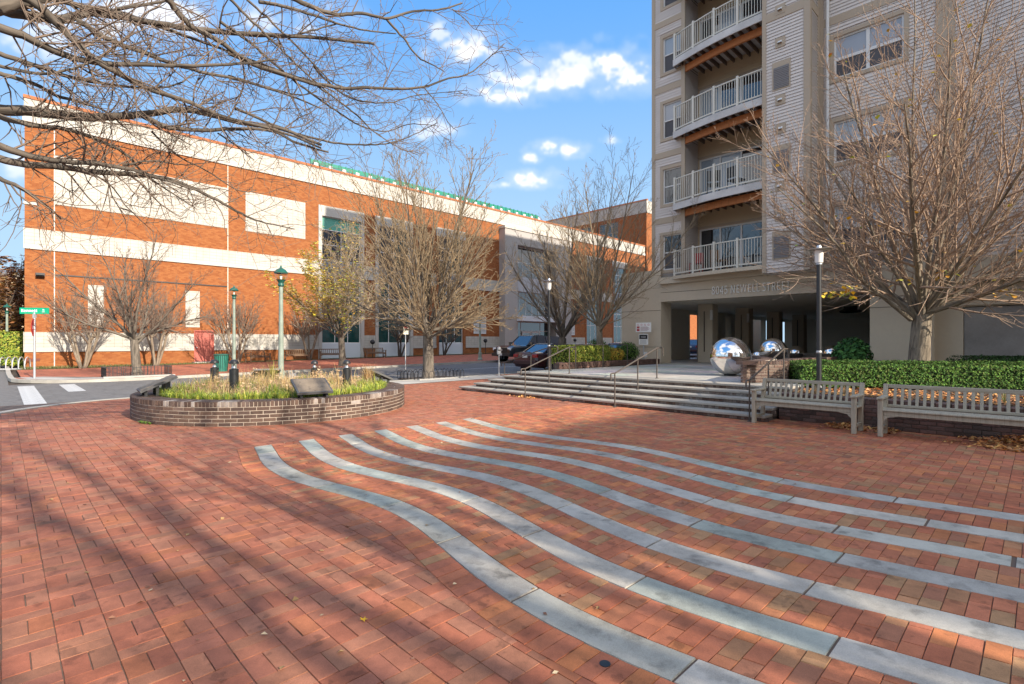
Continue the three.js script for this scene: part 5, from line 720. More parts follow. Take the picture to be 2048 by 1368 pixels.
{ const [x, z] = onLevel(857, 757); const t = thing('tree_hoops', 'row of small iron hoops around the foot of the big street tree', 'fence', [x, 0, z]); const side = (p, q, n) => { for (let i = 0; i < n; i++) { const u0 = lerp(p[0], q[0], i / n), v0 = lerp(p[1], q[1], i / n), u1 = lerp(p[0], q[0], (i + 0.8) / n), v1 = lerp(p[1], q[1], (i + 0.8) / n), P = []; for (let k = 0; k <= 8; k++) { const a = Math.PI * k / 8, f = (1 - Math.cos(a)) / 2; P.push([lerp(u0, u1, f), 0.22 + 0.13 * Math.sin(a), lerp(v0, v1, f)]); } mk().tube([[u0, 0, v0], ...P, [u1, 0, v1]], 0.011, 5).mesh('hoop', M.black_metal, t); } }; side([-1, 0.75], [1.3, 0.75], 9); side([-1, -0.75], [1.3, -0.75], 9); side([-1, -0.75], [-1, 0.75], 6); side([1.3, -0.75], [1.3, 0.75], 6); boxPart('edging', M.concrete, t, -1.05, 1.35, -0.02, 0.06, 0.78, 0.9); boxPart('earth', M.soil, t, -0.98, 1.28, -0.03, 0.025, -0.74, 0.74); }
{ const z = -16.6, x = streetX(998, z), t = thing('parking_meter', 'grey parking meter at the kerb in front of the red sedan', 'parking meter', [x, 0, z], -0.6); mk().tube([[0, 0, 0], [0, 0.95, 0]], 0.028, 8).mesh('pole', M.galvanised, t); mk().box(-0.09, 0.09, 0.95, 1.18, -0.06, 0.06, 0.03).lathe([[0.09, 1.17], [0.085, 1.24], [0.05, 1.29], [0, 1.3]], 14).mesh('head', M.galvanised, t); boxPart('window', M.glass, t, -0.06, 0.06, 1.12, 1.2, 0.061, 0.068); }
for (const [px, l] of [[745, 'black globe light on a stem between the first two glazed bays'], [971, 'black globe light on a stem left of the glass entrance'], [1150, 'black globe light on a stem right of the glass entrance']]) { const z = -39.4, x = streetX(px, z), y = ground(x, z), t = thing('globe_light', l, 'path light', [x, y, z]); mk().tube([[0, 0, 0], [0, 1.15, 0]], 0.03, 7).mesh('stem', M.black_metal, t); const s = new THREE.Mesh(new THREE.SphereGeometry(0.2, 18, 12), M.black_metal); s.name = 'globe'; s.position.y = 1.3; t.add(s); }
{ const z = -38, x = streetX(1143, z), y = ground(x, z), t = thing('stone_urn', 'pale square planter box before the building right of the entrance', 'planter', [x, y, z]); mk().box(-0.9, 0.9, 0, 0.75, -0.5, 0.5, 0.04).mesh('box', M.concrete, t); mk().box(-1, 1, 0.75, 0.9, -0.6, 0.6, 0.03).mesh('rim', M.concrete, t); }
{ const y = LEVELS[1] + 0.02; for (const [x, z, l] of [[20.15, -8.2, 'dark chair on the third balcony up near the side wall'], [20.1, -9.1, 'dark low table chair on the same balcony beside the curtained door']]) { const t = thing('balcony_chair', l, 'chair', [x, y, z], Math.PI / 2 + (z < -9 ? 0.5 : -0.3)); mk().box(-0.25, 0.25, 0.4, 0.44, -0.25, 0.25, 0.01).mesh('seat', M.black_metal, t); mk().box(-0.25, 0.25, 0.5, 0.92, -0.27, -0.23, 0.01).mesh('backrest', M.black_metal, t); for (const [a, c] of [[-0.23, -0.25], [0.23, -0.25], [-0.23, 0.23], [0.23, 0.23]]) mk().box(a - 0.015, a + 0.015, 0, c < 0 ? 0.52 : 0.4, c - 0.015, c + 0.015).mesh('leg', M.black_metal, t); } }

// ------------------------------------------------------------------ vehicles: x forward
function car(name, label, [x, y, z], turn, paint, o) {
  const t = thing(name, label, o.cat ?? 'car', [x, y, z], turn), body = mk();
  const sec = (s) => { const [px, hw, yb, yt, crown] = s, R = []; const half = [[0.0, yb], [hw * 0.86, yb], [hw * 0.97, yb + 0.1], [hw, lerp(yb, yt, 0.45)], [hw * 0.985, yt - 0.12], [hw * 0.93, yt - 0.03], [hw * 0.6, yt + crown * 0.7], [0, yt + crown]]; for (const [w, h] of half) R.push([px, h, w]); for (const [w, h] of half.slice(1, -1).reverse()) R.push([px, h, -w]); return R; };
  const loft = (B, S) => { const r = S.map(sec); for (let i = 0; i + 1 < r.length; i++) for (let k = 0; k < r[i].length; k++) { const l = (k + 1) % r[i].length; B.quad(r[i][k], r[i + 1][k], r[i + 1][l], r[i][l]); } B.poly(r[0]); B.poly(r[r.length - 1]); };
  loft(body, o.body); body.mesh('body', paint, t);
  const gl = mk(), S = o.cabin; const q = (s) => [[s[0], s[2], s[1]], [s[3], s[5], s[4]], [s[3], s[5], -s[4]], [s[0], s[2], -s[1]]];
  for (let i = 0; i + 1 < S.length; i++) { const a = q(S[i]), b = q(S[i + 1]); gl.quad(a[0], b[0], b[1], a[1]); gl.quad(b[3], a[3], a[2], b[2]); gl.quad(a[1], b[1], b[2], a[2]); } gl.poly(q(S[0])); gl.poly(q(S[S.length - 1])); const g = gl.mesh('windows', M.glass, t);
  const rf = mk(), T = S.map((s) => [s[3], s[5], s[4]]); for (let i = 0; i + 1 < T.length; i++) rf.quad([T[i][0], T[i][1] + 0.012, -T[i][2]], [T[i + 1][0], T[i + 1][1] + 0.012, -T[i + 1][2]], [T[i + 1][0], T[i + 1][1] + 0.012, T[i + 1][2]], [T[i][0], T[i][1] + 0.012, T[i][2]]);
  for (const p of o.pillars ?? []) for (const s of [-1, 1]) rf.bar([p[0], p[1], s * p[2]], [p[3], p[4], s * p[5]], 0.07, 0.05); rf.mesh('roof', paint, t);
  for (const wx of o.wheels) for (const s of [-1, 1]) { const r = o.wr, w = mk(), n = 24; const ring = (rad, zz) => Array.from({ length: n }, (_, i) => [wx + rad * Math.cos(i / n * 2 * Math.PI), r + rad * Math.sin(i / n * 2 * Math.PI), zz]); const zo = s * o.track, zi = s * (o.track - 0.2), A = ring(r, zi), B = ring(r, zo - s * 0.03), C = ring(r - 0.03, zo), D = ring(r * 0.64, zo); for (let i = 0; i < n; i++) { const l = (i + 1) % n; w.quad(A[i], A[l], B[l], B[i]); w.quad(B[i], B[l], C[l], C[i]); w.quad(C[i], C[l], D[l], D[i]); } const wm = w.mesh('wheel', M.tyre, t), rim = mk(); const E = ring(r * 0.64, zo - s * 0.02), F = ring(r * 0.15, zo + s * 0.005); for (let i = 0; i < n; i++) if (i % 5 < 3) rim.quad(E[i], E[(i + 1) % n], F[(i + 1) % n], F[i]); rim.mesh('rim', M.rim, wm); const ar = mk(), G = ring(r * 1.13, s * (o.track + 0.012)); ar.poly(G); ar.mesh('wheel_arch', M.tyre, t); ar.p.length; wm.position.z = s * 0.016; }
  for (const [nm, m, b] of o.bits ?? []) boxPart(nm, m, t, ...b, 0.01);
  return t;
}
const sedan = { body: [[-2.35, 0.7, 0.42, 0.82, 0.0], [-2.28, 0.84, 0.26, 0.98, 0.02], [-1.9, 0.9, 0.2, 1.0, 0.03], [-1.0, 0.91, 0.2, 0.94, 0.0], [0.6, 0.91, 0.2, 0.93, 0.0], [1.2, 0.9, 0.2, 0.93, 0.03], [1.9, 0.87, 0.2, 0.8, 0.04], [2.25, 0.8, 0.25, 0.7, 0.03], [2.38, 0.62, 0.34, 0.6, 0.0]], cabin: [[-1.75, 0.74, 0.96, -1.0, 0.56, 1.39], [-0.8, 0.8, 0.92, -0.7, 0.6, 1.44], [0.3, 0.8, 0.91, 0.1, 0.6, 1.42], [1.2, 0.75, 0.93, 0.45, 0.56, 1.37]], pillars: [[-1.75, 0.97, 0.74, -1.0, 1.39, 0.57], [1.2, 0.94, 0.75, 0.45, 1.37, 0.57], [-0.2, 0.92, 0.81, -0.25, 1.43, 0.6]], wheels: [-1.42, 1.4], wr: 0.33, track: 0.9,
  bits: [['tail_light', M.red_lens, [-2.36, -2.2, 0.74, 0.9, 0.5, 0.83]], ['tail_light', M.red_lens, [-2.36, -2.2, 0.74, 0.9, -0.83, -0.5]], ['number_plate', M.white_metal, [-2.375, -2.34, 0.72, 0.86, -0.17, 0.17]], ['bumper', std(0.05, 0.012, 0.012, 0.4), [-2.42, -2.2, 0.4, 0.58, -0.78, 0.78]], ['headlight', M.lamp_lens, [2.2, 2.36, 0.6, 0.72, 0.5, 0.75]], ['headlight', M.lamp_lens, [2.2, 2.36, 0.6, 0.72, -0.75, -0.5]]] };
const paintOf = (r, g, b) => new THREE.MeshPhysicalMaterial({ color: lin(r, g, b), roughness: 0.35, metalness: 0.2, clearcoat: 1, clearcoatRoughness: 0.05 });
{ const x = 21.3, z = -18.35; car('parked_sedan', 'dark red sedan parked at the near kerb behind the handrails', [x, ground(x, z) - 0.1, z], 0, paintOf(0.05, 0.008, 0.01), sedan); }
{ const x = 28.2, z = -18.4; car('parked_sedan', 'black car parked at the near kerb behind the clipped shrubs', [x, ground(x, z) - 0.1, z], 0, paintOf(0.012, 0.013, 0.016), sedan); }
{ const x = streetX(14, -52), z = -52; car('parked_sedan', 'blue-white car parked behind the hedge at the side street', [x, 0, z], 1.4, paintOf(0.3, 0.36, 0.48), sedan); }
{ const k = (1388 - 1024) / FOC, d = 46, [x, z] = fromWorld(k * d, -d); car('parked_sedan', 'dark blue car seen through the passage columns', [x, 0.3, z], 0.3, paintOf(0.03, 0.045, 0.1), sedan); }
{
  const black = paintOf(0.01, 0.011, 0.013), x = 26.75, z = -25.3;
  const pk = { cat: 'pickup truck', body: [[-2.85, 0.86, 0.5, 1.1, 0], [-2.8, 0.94, 0.4, 1.16, 0], [-0.75, 0.96, 0.36, 1.16, 0.0], [0.9, 0.96, 0.36, 1.14, 0.02], [1.3, 0.96, 0.36, 1.12, 0.05], [2.5, 0.94, 0.36, 1.06, 0.06], [2.8, 0.9, 0.4, 0.98, 0.03], [2.88, 0.8, 0.5, 0.88, 0.0]], cabin: [[-2.7, 0.86, 1.14, -2.55, 0.7, 1.72], [-0.75, 0.88, 1.14, -0.7, 0.7, 1.78], [-0.4, 0.88, 1.14, -0.3, 0.7, 1.82], [0.5, 0.88, 1.14, 0.25, 0.7, 1.82], [1.25, 0.84, 1.14, 0.55, 0.66, 1.76]], pillars: [[1.25, 1.14, 0.85, 0.55, 1.76, 0.67], [-0.75, 1.14, 0.89, -0.72, 1.78, 0.71], [0.3, 1.14, 0.89, 0.2, 1.8, 0.71], [-2.7, 1.14, 0.87, -2.55, 1.72, 0.71]], wheels: [-1.75, 1.85], wr: 0.4, track: 0.94,
    bits: [['headlight', M.lamp_lens, [2.7, 2.87, 0.8, 0.98, 0.55, 0.86]], ['headlight', M.lamp_lens, [2.7, 2.87, 0.8, 0.98, -0.86, -0.55]], ['grille', std(0.012, 0.012, 0.012, 0.5), [2.82, 2.9, 0.66, 0.96, -0.52, 0.52]], ['emblem', M.aluminium, [2.9, 2.915, 0.78, 0.86, -0.12, 0.12]], ['bumper', M.black_metal, [2.8, 2.98, 0.42, 0.62, -0.88, 0.88]], ['number_plate', M.white_metal, [2.98, 2.99, 0.46, 0.6, -0.16, 0.16]], ['wing_mirror', black, [0.95, 1.1, 1.15, 1.35, 0.95, 1.15]], ['wing_mirror', black, [0.95, 1.1, 1.15, 1.35, -1.15, -0.95]]] };
  car('pickup_truck', 'black pickup truck with a covered bed parked across the street', [x, ground(x, z) - 0.1, z], Math.PI, black, pk);
}

// things kept on the lowest balconies
{ const y = LEVELS[0] + 0.02; for (const [x, z, l, c] of [[20.3, -9.9, 'red folding chair on the lowest balcony', [0.35, 0.03, 0.025]], [20.2, -8.9, 'brown wooden chair on the lowest balcony', [0.25, 0.14, 0.07]]]) { const m = std(...c, 0.6), t = thing('balcony_chair', l, 'chair', [x, y, z], 2.2 + z); mk().box(-0.22, 0.22, 0.42, 0.45, -0.22, 0.22, 0.008).mesh('seat', m, t); mk().box(-0.22, 0.22, 0.5, 0.9, -0.24, -0.21, 0.008).mesh('backrest', m, t); for (const [a, b] of [[-0.2, -0.22], [0.2, -0.22], [-0.2, 0.2], [0.2, 0.2]]) mk().box(a - 0.015, a + 0.015, 0, b < 0 ? 0.52 : 0.42, b - 0.015, b + 0.015).mesh('leg', m, t); } }

// ------------------------------------------------------------------ trees
const GOLD = 2.39996;
const rotAround = (v, k, a) => { const c = Math.cos(a), s = Math.sin(a), d = (v[0] * k[0] + v[1] * k[1] + v[2] * k[2]) * (1 - c), x = cross(k, v); return [v[0] * c + x[0] * s + k[0] * d, v[1] * c + x[1] * s + k[1] * d, v[2] * c + x[2] * s + k[2] * d]; };
function growTree(o) {
  const R = rng(o.seed), trunk = mk(), crown = mk(), tips = [], MAXL = o.counts.length;
  const walk = (p, d, len, r0, r1, lev, sides, B, n) => {
    const pts = [p], rad = [r0], dirs = [d]; let q = p, e = d; const w = o.wander[Math.min(lev, o.wander.length - 1)], up = o.up[Math.min(lev, o.up.length - 1)];
    for (let i = 1; i <= n; i++) { e = norm([e[0] + (R() - 0.5) * w, e[1] + (R() - 0.5) * w + up / n, e[2] + (R() - 0.5) * w]); q = [q[0] + e[0] * len / n, q[1] + e[1] * len / n, q[2] + e[2] * len / n]; pts.push(q); dirs.push(e); rad.push(lerp(r0, r1, i / n)); }
    B.tube(pts, rad, sides, lev < 1); return { pts, dirs, rad };
  };
  const SEG = o.seg ?? [5, 6, 5, 4, 3], SIDES = [9, 6, 4, 3, 3];
  const grow = (p, d, len, r, lev) => {
    const b = walk(p, d, len, r, Math.max(o.rmin, r * (lev === MAXL ? 0.45 : 0.2)), lev, SIDES[Math.min(lev, 4)], lev <= (o.trunkLev ?? 1) ? trunk : crown, SEG[Math.min(lev, 4)]);
    const n = b.pts.length - 1;
    if (lev >= MAXL - 1) tips.push([b.pts[n], b.dirs[n]], [b.pts[n - 1], b.dirs[n - 1]]);
    if (lev >= MAXL) return;
    const cnt = Math.round(o.counts[lev] * (0.8 + 0.4 * R())), s0 = o.start[lev] ?? 0.2; let az = R() * 6.28;
    for (let k = 0; k < cnt; k++) {
      const t = s0 + (1 - s0) * (k + R() * 0.8) / cnt, f = Math.min(n - 0.001, t * n), i = Math.floor(f), u = f - i, P = [0, 1, 2].map((c) => lerp(b.pts[i][c], b.pts[i + 1][c], u)), D = b.dirs[i + 1];
      az += GOLD + (R() - 0.5); let s = norm(cross(D, Math.abs(D[1]) > 0.95 ? [1, 0, 0] : [0, 1, 0])); s = rotAround(s, D, az);
      const a = o.angle[lev] * (0.65 + 0.7 * R()), L = o.ratio[lev] * len * (1.05 - 0.6 * t) * (0.7 + 0.6 * R());
      grow(P, norm([D[0] * Math.cos(a) + s[0] * Math.sin(a), D[1] * Math.cos(a) + s[1] * Math.sin(a), D[2] * Math.cos(a) + s[2] * Math.sin(a)]), L, Math.max(o.rmin, Math.min(lerp(b.rad[i], b.rad[i + 1], u) * 0.72, r * o.rr[lev])), lev + 1);
    }
  };
  // trunks, then limbs that fan out from the fork
  for (const st of o.stems ?? [{ lean: [0, 1, 0], h: o.h, r: o.r, at: [0, 0, 0] }]) {
    const b = walk(st.at, norm(st.lean), st.h, st.r * 1.0, st.r * 0.8, 0, 12, trunk, 6); if (!o.stems || st.flare) trunk.lathe([[st.r * 1.35, -0.05], [st.r * 1.18, 0.08], [st.r * 1.02, 0.3]], 12, st.at[0], st.at[2]);
    const n = b.pts.length - 1, N = st.limbs ?? o.limbs; let az = R() * 6.28;
    for (let k = 0; k < N; k++) {
      az += GOLD + (R() - 0.5) * 0.5; const q = (k + 0.5) / N, a = lerp(o.spread[0], o.spread[1], Math.pow(q, o.spreadPow ?? 1)) * (0.9 + 0.2 * R()), i = n - (R() < 0.35 ? 1 : 0), P = b.pts[i];
      const d = norm([Math.cos(az) * Math.sin(a) + st.lean[0] * 0.3, Math.cos(a), Math.sin(az) * Math.sin(a) + st.lean[2] * 0.3]);
      grow(P, d, lerp(o.len[0], o.len[1], q) * (0.85 + 0.3 * R()), st.r * (o.limbR ?? 0.42) * (0.75 + 0.4 * R()), 1);
    }
  }
  for (const [P, r0, r1, tw] of o.extra ?? []) {
    const cv = new THREE.CatmullRomCurve3(P.map((q) => new THREE.Vector3(...q)), false, 'centripetal'), n = P.length * 4, Q = cv.getPoints(n).map((v) => [v.x, v.y, v.z]); trunk.tube(Q, Q.map((_, i) => lerp(r0, r1, i / n)), 7);
    for (let k = 0; k < tw; k++) { const i = clamp(Math.round((0.2 + 0.8 * (k + R()) / tw) * n), 1, n), D = norm(sub(Q[i], Q[i - 1])), s = rotAround(norm(cross(D, [0, 1, 0])), D, R() * 6.28), a = 0.5 + 0.4 * R(); grow(Q[i], norm([D[0] * Math.cos(a) + s[0] * Math.sin(a), D[1] * Math.cos(a) + s[1] * Math.sin(a), D[2] * Math.cos(a) + s[2] * Math.sin(a)]), 0.8 + 0.9 * R(), Math.max(o.rmin, lerp(r0, r1, i / n) * 0.5), MAXL - 1); }
  }
  const t = thing(o.name, o.label, 'tree', o.at, o.turn ?? 0, o.group);
  trunk.mesh('trunk', o.bark, t);
  if (o.leaves) {
    const B = mk(); for (let k = 0; k < o.leaves.n; k++) { const [p, d] = tips[Math.floor(R() * tips.length)]; if (o.leaves.keep && !o.leaves.keep(p, R)) continue; const s = o.leaves.size * (0.6 + 0.7 * R()), a = R() * 6.28, x = norm([Math.cos(a), -0.5 * R(), Math.sin(a)]), y = norm(cross(x, [R() - 0.5, 1, R() - 0.5])), m = [p[0] + (R() - 0.5) * 0.1, p[1] - 0.02 * R(), p[2] + (R() - 0.5) * 0.1], P = (u, v, w) => [m[0] + x[0] * u + y[0] * v, m[1] + x[1] * u + y[1] * v + w, m[2] + x[2] * u + y[2] * v]; B.color(o.leaves.tones[Math.floor(R() * o.leaves.tones.length)].map((c) => c * (0.75 + 0.5 * R()))); B.quad(P(0, 0, 0), P(s * 0.5, s * 0.36, 0.01), P(s, 0, 0), P(s * 0.5, -s * 0.36, 0.01)); } for (const [c, rad, n2] of o.leaves.clusters ?? []) for (let k = 0; k < n2; k++) { const p = [c[0] + (R() - 0.5) * rad * 2, c[1] + (R() - 0.5) * rad * 0.8, c[2] + (R() - 0.5) * rad * 2], s = o.leaves.size * (0.8 + 0.6 * R()), a = R() * 6.28, q = (u, v, w) => [p[0] + u * Math.cos(a) - v * Math.sin(a), p[1] - u * 0.6 + w, p[2] + u * Math.sin(a) + v * Math.cos(a)]; B.color(o.leaves.tones[Math.floor(R() * o.leaves.tones.length)].map((v) => v * (0.85 + 0.4 * R()))); B.quad(q(0, 0, 0), q(s * 0.5, s * 0.36, 0.01), q(s, 0, 0), q(s * 0.5, -s * 0.36, 0.01)); crown.tube([q(0, 0, 0), [p[0] * 0.9 + c[0] * 0.1, p[1] + 0.07, p[2] * 0.9 + c[2] * 0.1], [c[0], c[1] + 0.2, c[2]]], 0.0022, 3, false); }
    B.mesh('leaves', M.leaf, t, 'stuff');
  }
  crown.mesh('crown', o.twig, t, 'stuff');
  return t;
}
const fan = { wander: [0.06, 0.12, 0.18, 0.25, 0.3], up: [0, 0.35, 0.3, 0.2, 0.12], angle: [0, 0.5, 0.55, 0.6, 0.6], ratio: [0, 0.42, 0.42, 0.4, 0.4], rr: [0.5, 0.42, 0.45, 0.6, 0.7], start: [0, 0.12, 0.1, 0.12], rmin: 0.0042 };
{ const [x, z] = onLevel(857, 757); growTree({ ...fan, seed: 101, name: 'street_tree', label: 'big bare fan-shaped street tree ringed by iron hoops', at: [x, 0, z], h: 1.95, r: 0.24, limbs: 26, spread: [0.05, 1.5], len: [7.0, 3.4], counts: [1, 14, 6, 3], ratio: [0, 0.46, 0.42, 0.4], rr: [0.5, 0.5, 0.55, 0.7], up: [0, 0.2, 0.3, 0.2, 0.12], limbR: 0.25, bark: M.bark_grey, twig: M.twig_tan, rmin: 0.0068 }); }
{ const [x, z] = fromWorld(10.35, -13.25), L = (px, py, d) => { const q = fromWorld((px - 1024) / FOC * d, -d); return [q[0] - x, EYE + (684 - py) / FOC * d - 0.45, q[1] - z]; }, bough = (pts, d0, d1) => pts.map(([u, v], i) => L(u, v, lerp(d0, d1, i / (pts.length - 1))));
  growTree({ extra: [[bough([[1822, 640], [1771, 598], [1722, 558], [1682, 501], [1642, 455], [1608, 424], [1557, 378]], 13.2, 12.2), 0.055, 0.01, 24], [bough([[1771, 598], [1737, 581], [1677, 567], [1637, 555], [1571, 558]], 13.0, 12.0), 0.03, 0.008, 12], [bough([[1850, 628], [1868, 612], [1899, 595], [1922, 572], [1985, 547], [2042, 541], [2100, 535]], 13.2, 12.4), 0.048, 0.01, 20], [bough([[1830, 630], [1800, 560], [1760, 500], [1735, 440], [1700, 380], [1640, 300]], 13.2, 12.6), 0.055, 0.01, 24], [bough([[1845, 625], [1885, 560], [1935, 480], [1990, 380], [2030, 290]], 13.2, 12.8), 0.055, 0.01, 24]], ...fan, seed: 207, name: 'plaza_tree', label: 'wide tree with a few yellow leaves behind the hedge', at: [x, 0.45, z], h: 1.75, r: 0.25, limbs: 15, spread: [0.06, 1.25], spreadPow: 0.85, len: [8.0, 4.8], counts: [1, 19, 10, 3], ratio: [0, 0.46, 0.45, 0.42], up: [0, 0.2, 0.22, 0.16, 0.1], angle: [0, 0.6, 0.6, 0.6], limbR: 0.3, bark: M.bark_light, twig: M.twig_red, rmin: 0.0034, leaves: { n: 1500, size: 0.12, tones: [[0.8, 0.5, 0.03], [0.75, 0.4, 0.03], [0.85, 0.62, 0.05], [0.5, 0.5, 0.05]], clusters: [[L(1700, 582, 12.3), 0.34, 26], [L(1655, 586, 12.2), 0.16, 8], [L(2005, 585, 12.5), 0.26, 14], [L(1800, 560, 12.3), 0.2, 6], [L(1880, 545, 12.3), 0.25, 9]], keep: (p, R) => R() < 0.16 } }); }
{ const [x, z] = [17.3, -12.5]; growTree({ ...fan, seed: 305, name: 'bed_tree', label: 'pale-barked bare tree growing out of the clipped shrub bed', at: [x, 0.65, z], h: 1.5, r: 0.145, limbs: 13, spread: [0.06, 1.2], len: [6.8, 3.9], counts: [1, 14, 7, 4], limbR: 0.34, bark: M.bark_light, twig: M.twig_tan }); }
{ const z = -17.0, x = streetX(1124, z); growTree({ ...fan, seed: 409, name: 'street_tree', label: 'forked street tree at the kerb behind the parked sedan', at: [x, 0, z], h: 1.7, r: 0.25, limbs: 9, spread: [0.2, 1.0], len: [6.4, 4.6], counts: [1, 13, 7, 4], limbR: 0.36, bark: M.bark_grey, twig: M.twig }); }
{ const z = -28.2, x = streetX(685, z); growTree({ ...fan, seed: 513, name: 'street_tree', label: 'street tree still holding yellow green leaves across the road', at: [x, ground(x, z), z], h: 1.9, r: 0.2, limbs: 16, spread: [0.1, 1.2], len: [6.0, 4.6], counts: [1, 14, 7, 4], limbR: 0.32, bark: M.bark_grey, twig: M.twig, leaves: { n: 13000, size: 0.15, tones: [[0.75, 0.6, 0.05], [0.8, 0.56, 0.05], [0.46, 0.5, 0.05], [0.85, 0.64, 0.08], [0.55, 0.42, 0.05]], keep: (p, R) => R() < clamp(0.4 - 0.32 * p[0] - 0.12 * Math.max(0, p[1] - 5), 0.07, 1) } }); }
{ const z = -27.6, x = streetX(274, z); growTree({ ...fan, seed: 617, name: 'street_tree', label: 'bare street tree inside the low iron fence', at: [x, 0, z], h: 1.6, r: 0.19, limbs: 12, spread: [0.1, 1.25], len: [4.4, 3.4], counts: [1, 13, 8, 4], wander: [0.08, 0.3, 0.35, 0.4], limbR: 0.33, bark: M.bark_grey, twig: M.twig_dark }); }
for (const [px, z, seed, label] of [[166, -38.2, 701, 'multi-stemmed small tree against the brick wall near the street sign'], [312, -38.4, 709, 'multi-stemmed small tree left of the red door'], [474, -36.5, 719, 'multi-stemmed small tree behind the trash can'], [618, -38.6, 727, 'multi-stemmed small tree at the edge of the first glazed bay'], [800, -38.9, 733, 'slender small tree in front of the second glazed bay'], [888, -38.9, 739, 'slender small tree in front of the third glazed bay']]) {
  const x = streetX(px, z), k = px > 700 ? 0.75 : 1, R = rng(seed), stems = Array.from({ length: px > 700 ? 3 : 5 }, (_, i) => { const a = i * GOLD + R(), l = 0.16 + 0.3 * R(); return { lean: [Math.cos(a) * l, 1, Math.sin(a) * l * 0.7], h: (1.5 + 0.8 * R()) * k, r: 0.062 + 0.03 * R(), at: [Math.cos(a) * 0.1, 0, Math.sin(a) * 0.1], limbs: 5 }; });
  growTree({ ...fan, seed, name: 'small_tree', label, at: [x, ground(x, z), z], stems, limbs: 5, spread: [0.15, 0.95], len: [2.6 * k, 1.9 * k], counts: [1, 7, 6, 3], wander: [0.12, 0.3, 0.35, 0.4], limbR: 0.5, bark: px > 700 ? M.bark_dark : M.bark_light, twig: M.twig_dark, rmin: 0.0055 });
}
// trees and houses beyond the side street at the left edge
for (const [px, z, h, seed, label, tones, n] of [[30, -58, 9, 811, 'tree with rust brown leaves beyond the side street', [[0.3, 0.12, 0.03], [0.38, 0.17, 0.04], [0.24, 0.1, 0.03]], 5200], [-14, -50, 8, 821, 'tree with orange leaves at the edge of the side street', [[0.36, 0.17, 0.04], [0.42, 0.22, 0.05], [0.26, 0.13, 0.04]], 4600], [16, -72, 13, 823, 'tall half bare tree behind the rust brown one', [[0.28, 0.14, 0.05], [0.22, 0.12, 0.05]], 1800]]) { const x = streetX(px, z); growTree({ ...fan, seed, name: 'side_street_tree', label, at: [x, 0, z], h: h * 0.22, r: 0.22, limbs: 11, spread: [0.1, 1.2], len: [h * 0.62, h * 0.45], counts: [1, 9, 6, 3], limbR: 0.42, bark: M.bark_dark, twig: M.twig_dark, rmin: 0.008, leaves: { n, size: 0.3, tones } }); }
{
  const z = -110, x = streetX(20, z), b = thing('apartment_house', 'cream house with white windows far down the side street', 'building', [x, 0, z]), pt = (s, y, n) => [s, y, n], hs = []; for (const sx of [-6.2, -2.2, 1.8, 5.8]) for (const y of [1.5, 5, 8.5]) hs.push([sx, sx + 2, y, y + 2]);
  wallGrid(mk(), pt, -9, 9, -0.2, 11.5, hs, 0.2).box(-9, 9, -0.2, 11.4, -9, -0.25).mesh('wall', std(0.5, 0.4, 0.26, 0.9), b); for (const h of hs) windowOn(b, 'window', pt, ...h, { cols: [0.5], rows: [0.5], fw: 0.14, bw: 0.12, back: 0.1 }); boxPart('roof', M.trim_grey, b, -9.4, 9.4, 11.5, 11.9, -9.4, 0.4);
}

